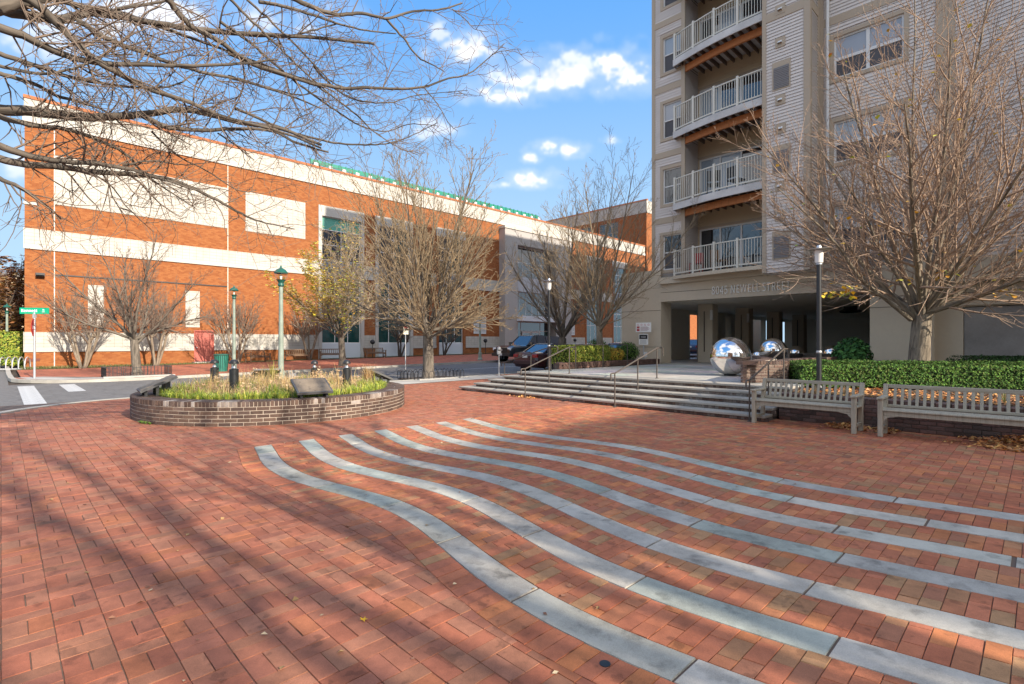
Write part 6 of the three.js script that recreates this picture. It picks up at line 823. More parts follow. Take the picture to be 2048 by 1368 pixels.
// ------------------------------------------------------------------ the tree whose boughs reach in overhead: its trunk stands left of the frame
{
  const R = rng(907), base = toWorldPoint(-8.6, -3.4), bark = mk(), crown = mk();
  function toWorldPoint(X, Z) { return [X, 0, Z]; }
  const fork = [base[0] + 0.2, 3.1, base[2] - 0.2], T = (px, py, d) => [(px - 1024) / FOC * d, EYE + (684 - py) / FOC * d, -d];
  const A = (l) => l.map(([x, y]) => [x / 3.42, y / 3.42]), C = (l) => l.map(([x, y]) => [500 + x / 3.42, y / 3.42]), D = (l) => l.map(([x, y]) => [x / 3.9, 150 + y / 3.9]);
  // boughs as traced: [points, thickness at the start and the end in millimetres, distance at the start and the end]
  const boughs = [
    [A([[-40, 50], [250, 115], [440, 130], [520, 108], [640, 88], [900, 130], [1200, 180], [1500, 215], [1915, 245], [2200, 262], [2560, 300]]), 84, 26, 5.0, 6.3, 1],
    [A([[-60, 60], [100, 20], [210, 10], [420, -40]]), 110, 60, 4.8, 5.2, 1],
    [A([[200, 0], [430, 200], [640, 400], [830, 510], [1000, 600], [1300, 700], [1500, 790], [1915, 900], [2200, 1010]]), 62, 18, 4.7, 6.0, 1],
    [A([[-40, 175], [170, 250], [400, 360], [600, 420], [900, 440], [1250, 450], [1600, 440], [1900, 405]]), 66, 16, 4.6, 5.6, 1],
    [A([[530, 140], [750, 270], [1000, 370], [1300, 470], [1600, 540], [1915, 630], [2200, 740]]), 48, 14, 5.1, 6.1, 0],
    [A([[-40, 745], [200, 760], [450, 790], [620, 802], [800, 798], [1000, 780], [1250, 750], [1450, 790], [1650, 840], [1915, 880], [2200, 990]]), 92, 26, 5.2, 6.0, 1],
    [A([[960, 785], [1150, 870], [1350, 892], [1600, 880], [1870, 900], [2050, 985], [2250, 1040]]), 44, 18, 5.5, 6.1, 0],
    [A([[-40, 985], [180, 1060], [400, 1100], [650, 1120], [900, 1160], [1100, 1225], [1350, 1300]]), 58, 16, 5.0, 5.8, 1],
    [D([[-40, 640], [200, 700], [450, 715], [700, 750], [1000, 772], [1250, 800], [1500, 880], [1700, 980], [1900, 1090], [2060, 1150], [2300, 1200]]), 66, 10, 5.4, 6.4, 1],
    [D([[-40, 310], [250, 390], [500, 420], [780, 510], [1000, 630], [1100, 750], [1400, 960], [1525, 1035]]), 46, 8, 5.1, 6.2, 1],
    [D([[700, 745], [870, 870], [1000, 1040], [1200, 1225]]), 16, 6, 5.6, 6, 0], [D([[430, 540], [620, 720], [705, 858]]), 14, 6, 5.3, 5.5, 0],
    [D([[960, 705], [1180, 670], [1400, 700], [1600, 690]]), 20, 8, 5.6, 6, 0], [D([[1180, 440], [1400, 640], [1600, 740], [1890, 910], [2000, 900]]), 18, 7, 5.8, 6.3, 0], [D([[1700, 450], [1850, 560], [1980, 665]]), 16, 8, 5.9, 6.2, 0],
    [A([[-40, 355], [250, 450], [450, 520], [700, 570], [1000, 605], [1200, 580], [1330, 500]]), 40, 10, 4.9, 5.6, 1], [A([[-40, 490], [200, 560], [400, 660], [520, 690], [720, 760], [840, 860], [900, 920]]), 36, 9, 5.0, 5.8, 1],
    [A([[360, -10], [600, 50], [800, 80], [1000, 150], [1200, 220], [1500, 330], [1900, 480], [2150, 560]]), 50, 15, 5.3, 6.3, 0], [A([[1140, -20], [1200, 60], [1300, 170], [1480, 270], [1700, 420], [1915, 500], [2200, 590]]), 56, 30, 5.3, 6.0, 0], [A([[1560, -20], [1720, 140], [1915, 330], [2060, 470], [2250, 640]]), 26, 12, 5.6, 6.2, 0],
    [A([[790, 60], [1000, 30], [1200, -10]]), 30, 20, 5.4, 5.5, 0], [A([[-40, 1200], [150, 1290], [330, 1420], [420, 1500]]), 36, 12, 4.9, 5.3, 1], [A([[-40, 440], [330, 500], [580, 440], [700, 380], [900, 370]]), 26, 9, 4.7, 5.2, 1],
    [C([[60, 10], [250, 50], [450, 110], [600, 160], [800, 210], [1000, 232]]), 34, 12, 5.8, 6.6, 0], [C([[280, -20], [450, 60], [600, 100], [750, 90], [930, 125], [1100, 80], [1300, 65], [1450, 20]]), 44, 14, 5.7, 6.6, 0], [C([[-300, 215], [0, 240], [250, 250], [420, 210], [600, 160]]), 28, 14, 5.9, 6.3, 0],
    [C([[-150, 360], [0, 430], [300, 530], [600, 600], [800, 600], [1000, 610], [1200, 590], [1350, 540], [1500, 500], [1650, 380], [1740, 300]]), 44, 7, 5.9, 6.9, 0], [C([[1660, 372], [1720, 350], [1850, 335]]), 9, 5, 6.8, 6.9, 0], [C([[930, 130], [1050, 260], [1150, 390], [1260, 450], [1330, 490]]), 24, 8, 6.2, 6.7, 0],
    [C([[-150, 520], [0, 560], [200, 620], [350, 650], [460, 620]]), 22, 10, 5.9, 6.3, 0], [C([[-100, 740], [250, 890], [420, 940], [600, 980], [800, 990], [950, 980], [1100, 930], [1280, 840]]), 28, 8, 6.0, 6.8, 0], [C([[-200, 150], [0, 290], [150, 420], [350, 590], [550, 730], [700, 830], [900, 900], [1100, 850], [1290, 860]]), 30, 7, 5.8, 6.8, 0],
    [C([[430, 450], [600, 620], [760, 690], [960, 700], [1150, 650], [1490, 620]]), 22, 6, 6.2, 6.9, 0], [C([[450, 580], [700, 760], [850, 900], [1000, 1000], [1150, 1060]]), 20, 6, 6.2, 6.7, 0], [C([[1190, 600], [1290, 720], [1350, 830], [1420, 900]]), 12, 5, 6.6, 6.8, 0], [C([[-20, 0], [150, 150], [400, 400], [560, 560], [700, 620]]), 24, 12, 5.9, 6.4, 0], [C([[1380, 60], [1480, 140], [1540, 200], [1630, 220]]), 10, 5, 6.5, 6.7, 0],
  ];
  const spawn = (P, dir, len, r, lev) => {
    const n = lev ? 3 : 5, pts = [P], rad = [r]; let q = P, e = dir; for (let i = 1; i <= n; i++) { e = norm([e[0] + (R() - 0.5) * 0.6, e[1] + (R() - 0.5) * 0.6 + 0.04, e[2] + (R() - 0.5) * 0.5]); q = [q[0] + e[0] * len / n, q[1] + e[1] * len / n, q[2] + e[2] * len / n]; pts.push(q); rad.push(lerp(r, Math.max(0.002, r * 0.4), i / n)); }
    crown.tube(pts, rad, lev ? 3 : 4, false);
    if (lev < 2) { const c = Math.round((lev ? 2.2 : 6) * Math.min(1.4, len / 0.6)); for (let k = 0; k < c; k++) { const i = 1 + Math.floor(R() * (n - 0.01)), D = norm(sub(pts[i], pts[i - 1])), s = rotAround(norm(cross(D, [0.1, 0.2, 1])), D, (R() < 0.5 ? 0 : Math.PI) + (R() - 0.5) * 1.6), a = 0.6 + 0.6 * R(); spawn(pts[i], norm([D[0] * Math.cos(a) + s[0] * Math.sin(a), D[1] * Math.cos(a) + s[1] * Math.sin(a), D[2] * Math.cos(a) + s[2] * Math.sin(a)]), len * (0.3 + 0.35 * R()), Math.max(0.0024, rad[i] * 0.75), lev + 1); } }
  };
  for (const [px, t0, t1, d0, d1, root] of boughs) {
    const key = px.map((p, i) => new THREE.Vector3(...T(p[0], p[1], lerp(d0, d1, i / (px.length - 1)) + (R() - 0.5) * 0.05)));
    if (root) { const f = new THREE.Vector3(fork[0], fork[1] + 1.2 + R() * 1.6, fork[2]), m = f.clone().lerp(key[0], 0.55); m.y += 0.25; key.unshift(f, m); }
    const curve = new THREE.CatmullRomCurve3(key, false, 'centripetal'), n = Math.max(8, key.length * 4), P = curve.getPoints(n).map((v) => [v.x + (R() - 0.5) * 0.012, v.y + (R() - 0.5) * 0.012, v.z]), off = root ? 2 / (key.length - 1) : 0, rr = P.map((_, i) => { const t = i / n; return (t < off ? lerp(Math.max(t0 * 1.2, 60), t0, t / off) : lerp(t0, t1, (t - off) / (1 - off))) / 1640; });
    bark.tube(P, rr, 8, true);
    let len = curve.getLength() * (1 - off), cnt = Math.round(len * (t0 > 30 ? 4.4 : 6.5));
    for (let k = 0; k < cnt; k++) { const t = off + (1 - off) * Math.pow((k + R()) / cnt, 0.8), i = clamp(Math.round(t * n), 1, n), D = norm(sub(P[i], P[i - 1])), s = rotAround(norm(cross(D, [0, 0, 1])), D, (R() < 0.5 ? 0 : Math.PI) + (R() - 0.5) * 2.2), a = 0.55 + 0.7 * R(); spawn(P[i], norm([D[0] * Math.cos(a) + s[0] * Math.sin(a), D[1] * Math.cos(a) + s[1] * Math.sin(a), D[2] * Math.cos(a) + s[2] * Math.sin(a)]), (0.25 + 0.5 * R() + 0.6 * R() * R() * R()) * (t > 0.6 ? 0.8 : 1), clamp(rr[i] * 0.42, 0.0046, 0.011), t > 0.5 || R() < 0.6 ? 0 : 1); }
  }
  const trunkPts = [[base[0], -0.05, base[2]], [base[0] + 0.05, 1, base[2]], [base[0] + 0.1, 2.2, base[2] - 0.1], fork, [fork[0] + 0.1, fork[1] + 1.5, fork[2]], [fork[0] + 0.2, fork[1] + 3.2, fork[2] - 0.2], [fork[0] + 0.1, fork[1] + 5, fork[2] - 0.1]];
  bark.tube(trunkPts, [0.36, 0.29, 0.27, 0.27, 0.2, 0.13, 0.06], 14);
  const t = new THREE.Group(); t.name = numbered('overhanging_tree'); t.userData = { label: 'bare tree whose long grey boughs reach in overhead against the sky', category: 'tree' }; t.position.set(0, 0, 0); scene.add(t);
  bark.mesh('trunk', M.bough, t); crown.mesh('crown', M.twig_dark, t, 'stuff');
  const lv = mk(); for (const [px, py, s] of [[385, 237, 0.07], [400, 247, 0.05], [258, 258, 0.035], [262, 268, 0.03], [340, 290, 0.03]]) { const p = T(px, py, 5.6); lv.color([0.2, 0.1, 0.045]); lv.quad([p[0] - s / 2, p[1], p[2]], [p[0], p[1] - s * 0.35, p[2] + 0.02], [p[0] + s / 2, p[1] - s * 0.1, p[2]], [p[0], p[1] + s * 0.3, p[2] - 0.02]); } lv.mesh('leaves', M.leaf, t, 'stuff');
}

// ------------------------------------------------------------------ hedges and shrubs: leaves as one mass over an inner core
const leafGeo = (() => { const B = mk(); B.tri([0, 0, 0], [0.5, 0.12, 0.3], [1, 0, 0]); B.tri([0, 0, 0], [1, 0, 0], [0.5, 0.12, -0.3]); return B.geometry(); })();
function leafMass(name, parent, n, seed, place, size, tones, mat = M.hedge_leaf) {
  const R = rng(seed), im = new THREE.InstancedMesh(leafGeo, mat, n), m = new THREE.Matrix4(), q = new THREE.Quaternion(), e = new THREE.Euler(), c = new THREE.Color(), up = new THREE.Vector3();
  for (let i = 0; i < n; i++) { const [p, nn] = place(R), s = size * (0.6 + 0.8 * R()); up.set(nn[0] + (R() - 0.5) * 1.3, nn[1] + (R() - 0.5) * 1.3 + 0.3, nn[2] + (R() - 0.5) * 1.3).normalize(); q.setFromUnitVectors(new THREE.Vector3(0, 1, 0), up).multiply(new THREE.Quaternion().setFromEuler(e.set(0, R() * 6.28, 0))); m.compose(new THREE.Vector3(...p), q, new THREE.Vector3(s, s, s)); im.setMatrixAt(i, m); const t = tones[Math.floor(R() * tones.length)], k = 0.7 + 0.6 * R(); im.setColorAt(i, c.setRGB(t[0] * k, t[1] * k, t[2] * k)); }
  im.name = name; im.userData.kind = 'stuff'; parent.add(im); return im;
}
function hedge(label, [x, y, z], turn, L, D, H, n, seed, tones, size = 0.05, core = [0.02, 0.035, 0.012]) {
  const t = thing('hedge', label, 'hedge', [x, y, z], turn), rr = 0.12, bump = (a, b) => 0.07 * (fbm3(a * 1.6, seed, b * 1.6, 3) - 0.5);
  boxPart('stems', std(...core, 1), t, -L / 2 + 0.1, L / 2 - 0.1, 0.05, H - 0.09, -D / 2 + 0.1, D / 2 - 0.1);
  leafMass('foliage', t, n, seed, (R) => { const a = [L * D, L * H * 0.8, D * H * 0.6], s = R() * (a[0] + 2 * a[1] + 2 * a[2]); let p, nn; if (s < a[0]) { p = [(R() - 0.5) * L, H, (R() - 0.5) * D]; nn = [0, 1, 0]; } else if (s < a[0] + 2 * a[1]) { const k = R() < 0.75 ? 1 : -1; p = [(R() - 0.5) * L, 0.06 + R() * (H - 0.06), k * D / 2]; nn = [0, 0, k]; } else { const k = R() < 0.5 ? 1 : -1; p = [k * L / 2, R() * H, (R() - 0.5) * D]; nn = [k, 0, 0]; } const d = -Math.pow(R(), 2) * 0.12 + bump(p[0] + p[1], p[2] - p[1]) + 0.02; const ex = Math.max(0, Math.abs(p[2]) / (D / 2) + p[1] / H - 1.88) * 0.4; return [[p[0] + nn[0] * d, p[1] + nn[1] * d - ex, p[2] + nn[2] * d - Math.sign(p[2]) * ex], nn]; }, size, tones);
  return t;
}
function shrub(name, label, [x, y, z], rx, ry, rz, n, seed, tones, size = 0.06) {
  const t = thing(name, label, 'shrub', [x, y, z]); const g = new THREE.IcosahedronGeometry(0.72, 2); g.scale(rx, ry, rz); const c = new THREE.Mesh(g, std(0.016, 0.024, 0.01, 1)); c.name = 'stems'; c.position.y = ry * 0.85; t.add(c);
  leafMass('foliage', t, n, seed, (R) => { const u = R() * 2 - 1, a = R() * 6.28, s = Math.sqrt(1 - u * u), d = [s * Math.cos(a), u, s * Math.sin(a)], k = 0.78 + 0.24 * R() + 0.22 * (fbm3(d[0] * 2 + seed, d[1] * 2, d[2] * 2, 3) - 0.5); return [[d[0] * rx * k, ry * 0.85 + d[1] * ry * k, d[2] * rz * k], d]; }, size, tones); return t;
}
const GREEN = [[0.055, 0.135, 0.018], [0.08, 0.18, 0.024], [0.04, 0.1, 0.016], [0.12, 0.22, 0.03], [0.09, 0.12, 0.025]], LIME = [[0.2, 0.27, 0.03], [0.28, 0.32, 0.04], [0.12, 0.2, 0.03], [0.36, 0.33, 0.06]], GOLDEN = [[0.45, 0.32, 0.03], [0.3, 0.3, 0.04], [0.5, 0.28, 0.04]];
{
  const a = [6.35, -11.35], b = [13.6, -9.75], [x, z] = fromWorld((a[0] + b[0]) / 2 + 0.1, (a[1] + b[1]) / 2 - 0.6), w = Math.atan2(-(b[1] - a[1]), b[0] - a[0]);
  hedge('long clipped green hedge behind the benches', [x, 0.49, z], w - TH, Math.hypot(b[0] - a[0], b[1] - a[1]), 1.25, 0.56, 30000, 1201, GREEN, 0.046);
  const [x2, z2] = fromWorld(13.3, -13.6); hedge('dark low hedge below the service doors', [x2, 0.49, z2], 0.22 - TH, 3.6, 0.9, 0.62, 9000, 1207, [[0.03, 0.08, 0.018], [0.04, 0.1, 0.02], [0.024, 0.06, 0.014]], 0.05);
  hedge('bright yellow green clipped hedge by the terrace edge', [15.9, 0.72, -12.35], 0.05, 3.0, 0.9, 0.62, 9000, 1213, LIME, 0.06, [0.04, 0.05, 0.012]);
  hedge('bright green hedge at the corner of the side street', [streetX(-10, -45), 0, -45], 0.2, 6.4, 1.6, 2.1, 7000, 1217, LIME, 0.16, [0.03, 0.05, 0.012]);
  shrub('shrub', 'golden yellow shrub at the front of the shrub bed', [17.6, 0.72, -12.0], 0.42, 0.3, 0.36, 1800, 1301, GOLDEN, 0.06); shrub('shrub', 'round dark green shrub next to the stucco pylon', [18.9, 0.72, -12.3], 0.55, 0.42, 0.5, 2400, 1303, GREEN, 0.06); shrub('shrub', 'dark green shrub behind the golden one', [17.9, 0.72, -13.1], 0.5, 0.5, 0.5, 2000, 1307, GREEN, 0.06);
  const [sx, sz] = fromWorld((1703 - 1024) / FOC * 15.4, -15.4); shrub('laurel_shrub', 'glossy broad-leaved shrub in front of the passage', [sx, 0.49, sz], 0.52, 0.6, 0.5, 1500, 1311, [[0.03, 0.1, 0.025], [0.05, 0.15, 0.03], [0.07, 0.19, 0.045]], 0.13);
}
// ------------------------------------------------------------------ grasses
function blades(B, R, x, y, z, n, h, spread, w, tones, droop = 0.5) { for (let i = 0; i < n; i++) { const a = R() * 6.28, l = h * (0.55 + 0.6 * R()), o = spread * (0.2 + R()), c = tones[Math.floor(R() * tones.length)], k = 0.75 + 0.5 * R(), dx = Math.cos(a), dz = Math.sin(a), px = -dz * w, pz = dx * w; B.color(c.map((v) => v * k)); const x0 = x + dx * spread * 0.15 * R(), z0 = z + dz * spread * 0.15 * R(), m = [x0 + dx * o * 0.4, y + l * 0.65, z0 + dz * o * 0.4], e = [x0 + dx * o, y + l * (1 - droop * R() * 0.6), z0 + dz * o]; B.quad([x0 - px, y, z0 - pz], [x0 + px, y, z0 + pz], [m[0] + px * 0.8, m[1], m[2] + pz * 0.8], [m[0] - px * 0.8, m[1], m[2] - pz * 0.8]); B.tri([m[0] - px * 0.8, m[1], m[2] - pz * 0.8], [m[0] + px * 0.8, m[1], m[2] + pz * 0.8], e); } }
const stuffThing = (name, label, category, at) => { const t = thing(name, label, category, at); t.userData.kind = 'stuff'; return t; };
{
  const R = rng(1401), cam = Math.atan2(-PZ, -PX), g = mk(), d = mk(), inside = (r0, r1, w) => { const a = cam + (R() - 0.5) * w, r = lerp(r0, r1, Math.sqrt(R())); return [r * Math.cos(a), r * Math.sin(a)]; };
  for (let i = 0; i < 260; i++) { const [x, z] = inside(1.95, 2.34, 3.3); blades(g, R, x, 0.38, z, 15, 0.22, 0.16, 0.006, [[0.36, 0.46, 0.05], [0.5, 0.54, 0.07], [0.2, 0.34, 0.04], [0.6, 0.56, 0.1]], 0.9); }
  for (let i = 0; i < 60; i++) { const [x, z] = inside(1.9, 2.34, 6.28); blades(g, R, x, 0.38, z, 12, 0.2, 0.15, 0.006, [[0.16, 0.25, 0.03], [0.28, 0.33, 0.04]], 0.9); }
  for (let i = 0; i < 130; i++) { const [x, z] = inside(0.4, 2.1, 6.28); if (fbm3(x * 1.4, 7.7, z * 1.4, 2) > 0.5) blades(d, R, x, 0.39, z, 22, 0.24 + 0.16 * R(), 0.24, 0.006, [[0.3, 0.36, 0.05], [0.42, 0.44, 0.07], [0.2, 0.28, 0.04]], 0.7); }
  for (let i = 0; i < 160; i++) { const [x, z] = inside(0, 1.7, 6.28); blades(d, R, x, 0.39, z, 6, 0.34 + 0.3 * R(), 0.26, 0.0036, [[0.72, 0.5, 0.24], [0.6, 0.36, 0.16], [0.66, 0.52, 0.2]], 0.35); }
  for (let i = 0; i < 420; i++) { const [x, z] = inside(0, 2.05, 6.28); blades(d, R, x, 0.39, z, 16, 0.18 + 0.3 * R() * R(), 0.3, 0.0042, [[0.7, 0.52, 0.26], [0.76, 0.6, 0.34], [0.55, 0.37, 0.17], [0.7, 0.46, 0.24], [0.52, 0.46, 0.14], [0.4, 0.42, 0.1]], 0.5); }
  for (let i = 0; i < 150; i++) { const [x, z] = inside(0, 1.8, 6.28); const h = 0.14 + 0.34 * R() * R(); for (let k = 0; k < 16; k++) { const a = R() * 6.28, y = 0.4 + h * (0.3 + 0.75 * R()), o = 0.1 * R(), s = 0.022 + 0.022 * R(); d.color([[0.62, 0.42, 0.25], [0.5, 0.32, 0.18], [0.7, 0.52, 0.32]][k % 3]); d.tri([x + o * Math.cos(a), y, z + o * Math.sin(a)], [x + (o + s) * Math.cos(a + 0.3), y + s * 0.5, z + (o + s) * Math.sin(a + 0.3)], [x + (o + s * 0.4) * Math.cos(a - 0.4), y + s, z + (o + s * 0.4) * Math.sin(a - 0.4)]); } d.color([0.28, 0.18, 0.1]); d.tube([[x, 0.38, z], [x + 0.04 * (R() - 0.5), 0.4 + h, z + 0.04 * (R() - 0.5)]], 0.004, 3, false); }
  const a = stuffThing('lily_turf', 'bright green grassy clumps along the rim of the round planter', 'ground cover', [PX, 0, PZ]); g.mesh('blades', M.leaf, a); const b = stuffThing('dry_grasses', 'tan dried grasses and seed heads filling the round planter', 'grass', [PX, 0, PZ]); d.mesh('stalks', M.leaf, b);
  const e = mk(); { const [x, z] = fromWorld((735 - 1024) / FOC * 12.9, -12.9); blades(e, R, 0, 0, 0, 190, 0.62, 0.42, 0.0045, [[0.5, 0.33, 0.14], [0.55, 0.4, 0.2], [0.42, 0.24, 0.1]], 0.3); const c = thing('grass_tuft', 'tall orange tan grass tuft at the street side of the planter', 'grass', [x, 0.38, z]); e.mesh('blades', M.leaf, c); }
  const f = mk(); { const [x, z] = fromWorld((545 - 1024) / FOC * 12.8, -12.8); blades(f, R, 0, 0, 0, 130, 0.66, 0.3, 0.005, [[0.36, 0.36, 0.05], [0.45, 0.38, 0.1], [0.3, 0.28, 0.06]], 0.3); const c = thing('grass_tuft', 'tall yellow green grass tuft before the lamp post', 'grass', [x, 0.38, z]); f.mesh('blades', M.leaf, c); }
  // grass at the foot of the far wall, weeds, tufts behind the benches
  const l = mk(); for (let i = 0; i < 900; i++) { const x = 0.8 + 16.5 * R(), z = -38.6 - 1.5 * R(); blades(l, R, x, 0.01, z, 5, 0.16, 0.14, 0.012, [[0.1, 0.14, 0.03], [0.2, 0.2, 0.05], [0.26, 0.2, 0.08]], 0.6); } const lt = stuffThing('wall_grass', 'grass growing along the foot of the long brick wall', 'grass', [0, 0, 0]); l.mesh('blades', M.leaf, lt);
  const w = mk(); for (let i = 0; i < 16; i++) { const s = (R() - 0.5) * 0.35, an = Math.atan2(onLevel(303, 846)[1] - PZ, onLevel(303, 846)[0] - PX) + s / 2.8; blades(w, R, 2.83 * Math.cos(an), 0, 2.83 * Math.sin(an), 12, 0.06, 0.07, 0.004, [[0.14, 0.3, 0.03], [0.25, 0.35, 0.05]], 0.8); } const wt = stuffThing('weeds', 'green weeds at the foot of the round planter', 'weeds', [PX, 0, PZ]); w.mesh('blades', M.leaf, wt);
  for (const [i, [px, dd, l2]] of [[1632, 9.9, 'straw coloured stalks beside the lamp post in the bench bed'], [1690, 9.9, 'straw coloured stalks at the middle of the bench bed'], [2010, 8.6, 'green and tan grass tuft in the bench bed near the longer bench']].entries()) { const [x, z] = fromWorld((px - 1024) / FOC * dd, -dd), B = mk(), c = thing('grass_tuft', l2, 'grass', [x, 0.49, z]); blades(B, R, 0, 0, 0, 34, 0.22, 0.16, 0.004, i < 2 ? [[0.55, 0.4, 0.2], [0.45, 0.3, 0.14]] : [[0.2, 0.25, 0.05], [0.4, 0.3, 0.14]], 0.3); B.mesh('blades', M.leaf, c); }
}
// ------------------------------------------------------------------ fallen leaves
function litterInto(B, R, x, y, z, s, tones) { const a = R() * 6.28, c = Math.cos(a), k = Math.sin(a), t = tones[Math.floor(R() * tones.length)], v = 0.7 + 0.6 * R(); B.color(t.map((q) => q * v)); const P = (u, w, h) => [x + u * c - w * k, y + h, z + u * k + w * c], up = s * 0.45 * R(), u2 = s * 0.4 * R(); B.tri(P(-s / 2, 0, 0.002), P(0, s * 0.36, up), P(s / 2, 0, 0.003 + u2 * 0.4)); B.tri(P(-s / 2, 0, 0.002), P(s / 2, 0, 0.003 + u2 * 0.4), P(0, -s * 0.36, u2)); }
{
  const R = rng(1501), tones = [[0.66, 0.31, 0.09], [0.58, 0.23, 0.07], [0.7, 0.4, 0.13], [0.46, 0.19, 0.08], [0.64, 0.33, 0.14]];
  const pile = (label, px0, px1, xa, xb, n, heap) => { const t = stuffThing('leaf_litter', label, 'fallen leaves', [0, 0, 0]), B = mk(); for (let i = 0; i < n; i++) { const f = (R() + R() + R()) / 3, z = lerp(px0, px1, f), u = R(), x = lerp(xb, xa, u * u); litterInto(B, R, x, 0.002 + heap * R() * (1 - u) * Math.max(0, 1 - Math.abs(f - 0.5) * 2.4), z, 0.05 + 0.045 * R(), tones); } B.mesh('leaves', M.litter, t); };
  pile('brown leaves heaped under the end of the shorter bench', -2.9, -1.9, 10.3, 10.74, 260, 0.07); pile('brown leaves caught between the two benches', -2.1, -1.6, 10.35, 10.74, 130, 0.08); pile('large heap of brown leaves under the longer bench', -1.1, 1.0, 9.85, 10.72, 900, 0.16); pile('a few tan leaves against the bottom step', -10.6, -9.0, 9.95, 10.18, 90, 0.03);
  const t = stuffThing('leaf_litter', 'brown leaves scattered over the bed behind the bench wall', 'fallen leaves', [0, 0, 0]), B = mk(); for (let i = 0; i < 2600; i++) { const z = -3.5 + 6 * R(), x = 11.15 + 2.2 * R(); litterInto(B, R, x, 0.495 + 0.015 * R(), z, 0.05 + 0.04 * R(), tones); } B.mesh('leaves', M.litter, t);
  const star = (label, px, py, s, c, y = 0) => { const [x, z] = onLevel(px, py, y), g = thing('fallen_leaf', label, 'leaf', [x, y + 0.004, z], px), L = mk(); L.color(c); const n = 10, P = Array.from({ length: n }, (_, i) => { const a = i / n * 6.28, r = s * (i % 2 ? 0.22 : 0.5) * (i === 5 ? 0.6 : 1); return [r * Math.cos(a), 0.004 + 0.012 * (i % 2 ? 0.2 : ((i * 7) % 5) / 4), r * Math.sin(a)]; }); for (let i = 0; i < n; i++) L.tri([0, 0.006, 0], P[(i + 1) % n], P[i]); L.mesh('blade', M.litter, g); };
  star('bright yellow leaf lying on the near paving', 727, 1242, 0.05, [0.75, 0.42, 0.02]); star('small pink star-shaped leaf on the paving left of the bands', 394, 1003, 0.055, [0.5, 0.2, 0.14]); star('orange leaf on the paving near the road corner', 123, 861, 0.08, [0.55, 0.3, 0.1]); star('dark red leaf on the third slate band', 803, 917, 0.075, [0.16, 0.02, 0.025], 0.004); star('pale leaf on the shaded bricks beyond the bands', 1966, 948, 0.05, [0.6, 0.5, 0.3]); star('tan leaf on the paving in front of the round planter', 272, 880, 0.075, [0.5, 0.34, 0.2]);
  const sc = stuffThing('leaf_litter', 'tiny leaf scraps scattered across the plaza', 'fallen leaves', [0, 0, 0]), S = mk(); for (let i = 0; i < 420; i++) { const x = 0.2 + 9.6 * R(), z = -15.5 + 14 * R(); if (Math.hypot(x - PX, z - PZ) > 2.95) litterInto(S, R, x, 0.003, z, 0.018 + 0.028 * R(), [[0.4, 0.24, 0.1], [0.3, 0.14, 0.08], [0.55, 0.42, 0.25]]); } S.mesh('leaves', M.litter, sc);
}

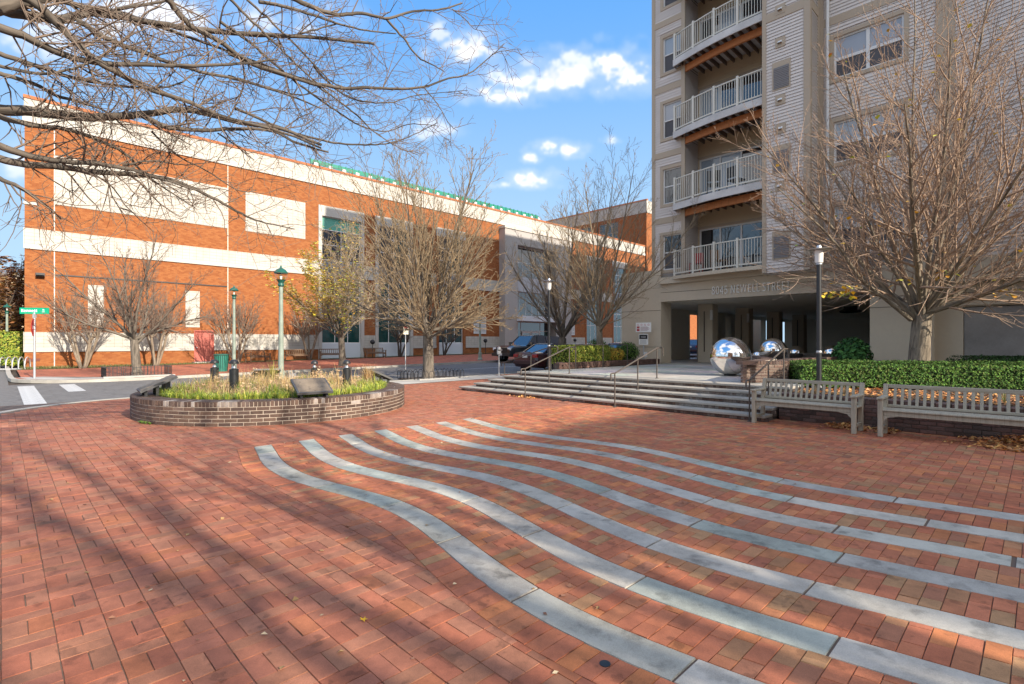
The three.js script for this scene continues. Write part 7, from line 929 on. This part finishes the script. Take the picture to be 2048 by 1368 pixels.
// ------------------------------------------------------------------ behind the camera: the block and trees that shade the plaza and show in the mirror balls
{
  const x0 = 4.8, z0 = 34.05, H = 20.4, LW = 7.9, H2 = 12.6, b = thing('office_block', 'tan office block with a narrow tower at the far end of the plaza', 'building', [x0, 0, z0]), P1 = (s, y, n) => [s, y, -n], P2 = (s, y, n) => [-n, y, s], h1 = [], h2 = [], h4 = []; for (let f = 0; f < 6; f++) { for (const s of [0.9, 4.5]) h1.push([s, s + 2.4, 1.2 + f * 3.2, 3.1 + f * 3.2]); for (let k = 0; k < 4; k++) h2.push([2 + k * 4.6, 4.4 + k * 4.6, 1.2 + f * 3.2, 3.1 + f * 3.2]); } for (let k = 0; k < 7; k++) for (let f = 0; f < 3; f++) h4.push([LW + 1.6 + k * 4.4, LW + 4 + k * 4.4, 1.2 + f * 3.6, 3.2 + f * 3.6]);
  const W = mk(); wallGrid(W, P1, 0, LW, -0.2, H, h1, 0.2); wallGrid(W, P1, LW, 40, -0.2, H2, h4, 0.2); wallGrid(W, P2, 0, 20, -0.2, H, h2, 0.2); W.quad([0, H, 0], [LW, H, 0], [LW, H, 20], [0, H, 20]); W.quad([LW, H2, 0], [40, H2, 0], [40, H2, 20], [LW, H2, 20]); W.quad([LW, H2, 0], [LW, H2, 20], [LW, H, 20], [LW, H, 0]); W.quad([0, -0.2, 20], [LW, -0.2, 20], [LW, H, 20], [0, H, 20]); W.quad([LW, -0.2, 20], [40, -0.2, 20], [40, H2, 20], [LW, H2, 20]); W.quad([40, -0.2, 0], [40, -0.2, 20], [40, H2, 20], [40, H2, 0]); W.mesh('wall', std(0.46, 0.34, 0.22, 0.9), b);
  for (const h of [...h1, ...h4]) windowOn(b, 'window', P1, ...h, { cols: [0.5], back: 0.15 }); for (const h of h2) windowOn(b, 'window', P2, ...h, { cols: [0.5], back: 0.15 });
  const c = thing('brick_tower', 'orange brick tower beyond the side street', 'building', [-34, 0, 6]), P3 = (s, y, n) => [n, y, s], h3 = []; for (let k = 0; k < 6; k++) for (let f = 0; f < 6; f++) h3.push([1.5 + k * 4, 3.5 + k * 4, 1.5 + f * 3.3, 3.3 + f * 3.3]);
  wallGrid(mk(), P3, 0, 26, -0.2, 22, h3, 0.2).box(-14, -0.25, -0.2, 22, 0, 26).mesh('wall', std(0.48, 0.22, 0.1, 0.9), c); for (const h of h3) windowOn(c, 'window', P3, ...h, { cols: [0.5], back: 0.15 });
}
for (const [x, z, h, seed, label] of [[3.0, 10.5, 3.4, 1601, 'tall bare tree standing on the open paving beyond the bands'], [-2.4, 14, 3.6, 1603, 'tall bare tree at the side street kerb towards the office block'], [1.8, 19.5, 3.8, 1607, 'tall bare tree closest to the tan office block']]) growTree({ ...fan, seed, name: 'shade_tree', label, at: [x, 0, z], h, r: 0.3, limbs: 9, spread: [0.1, 1.05], len: [9.5, 6.5], counts: [1, 8, 4, 2], limbR: 0.45, bark: M.bark_grey, twig: M.twig, rmin: 0.006 });

scene.traverse((o) => { if (o.isMesh) { o.castShadow = true; o.receiveShadow = true; } });
for (const o of scene.children) { delete o.userData.ox; delete o.userData.oz; }
renderer.render(scene, camera);
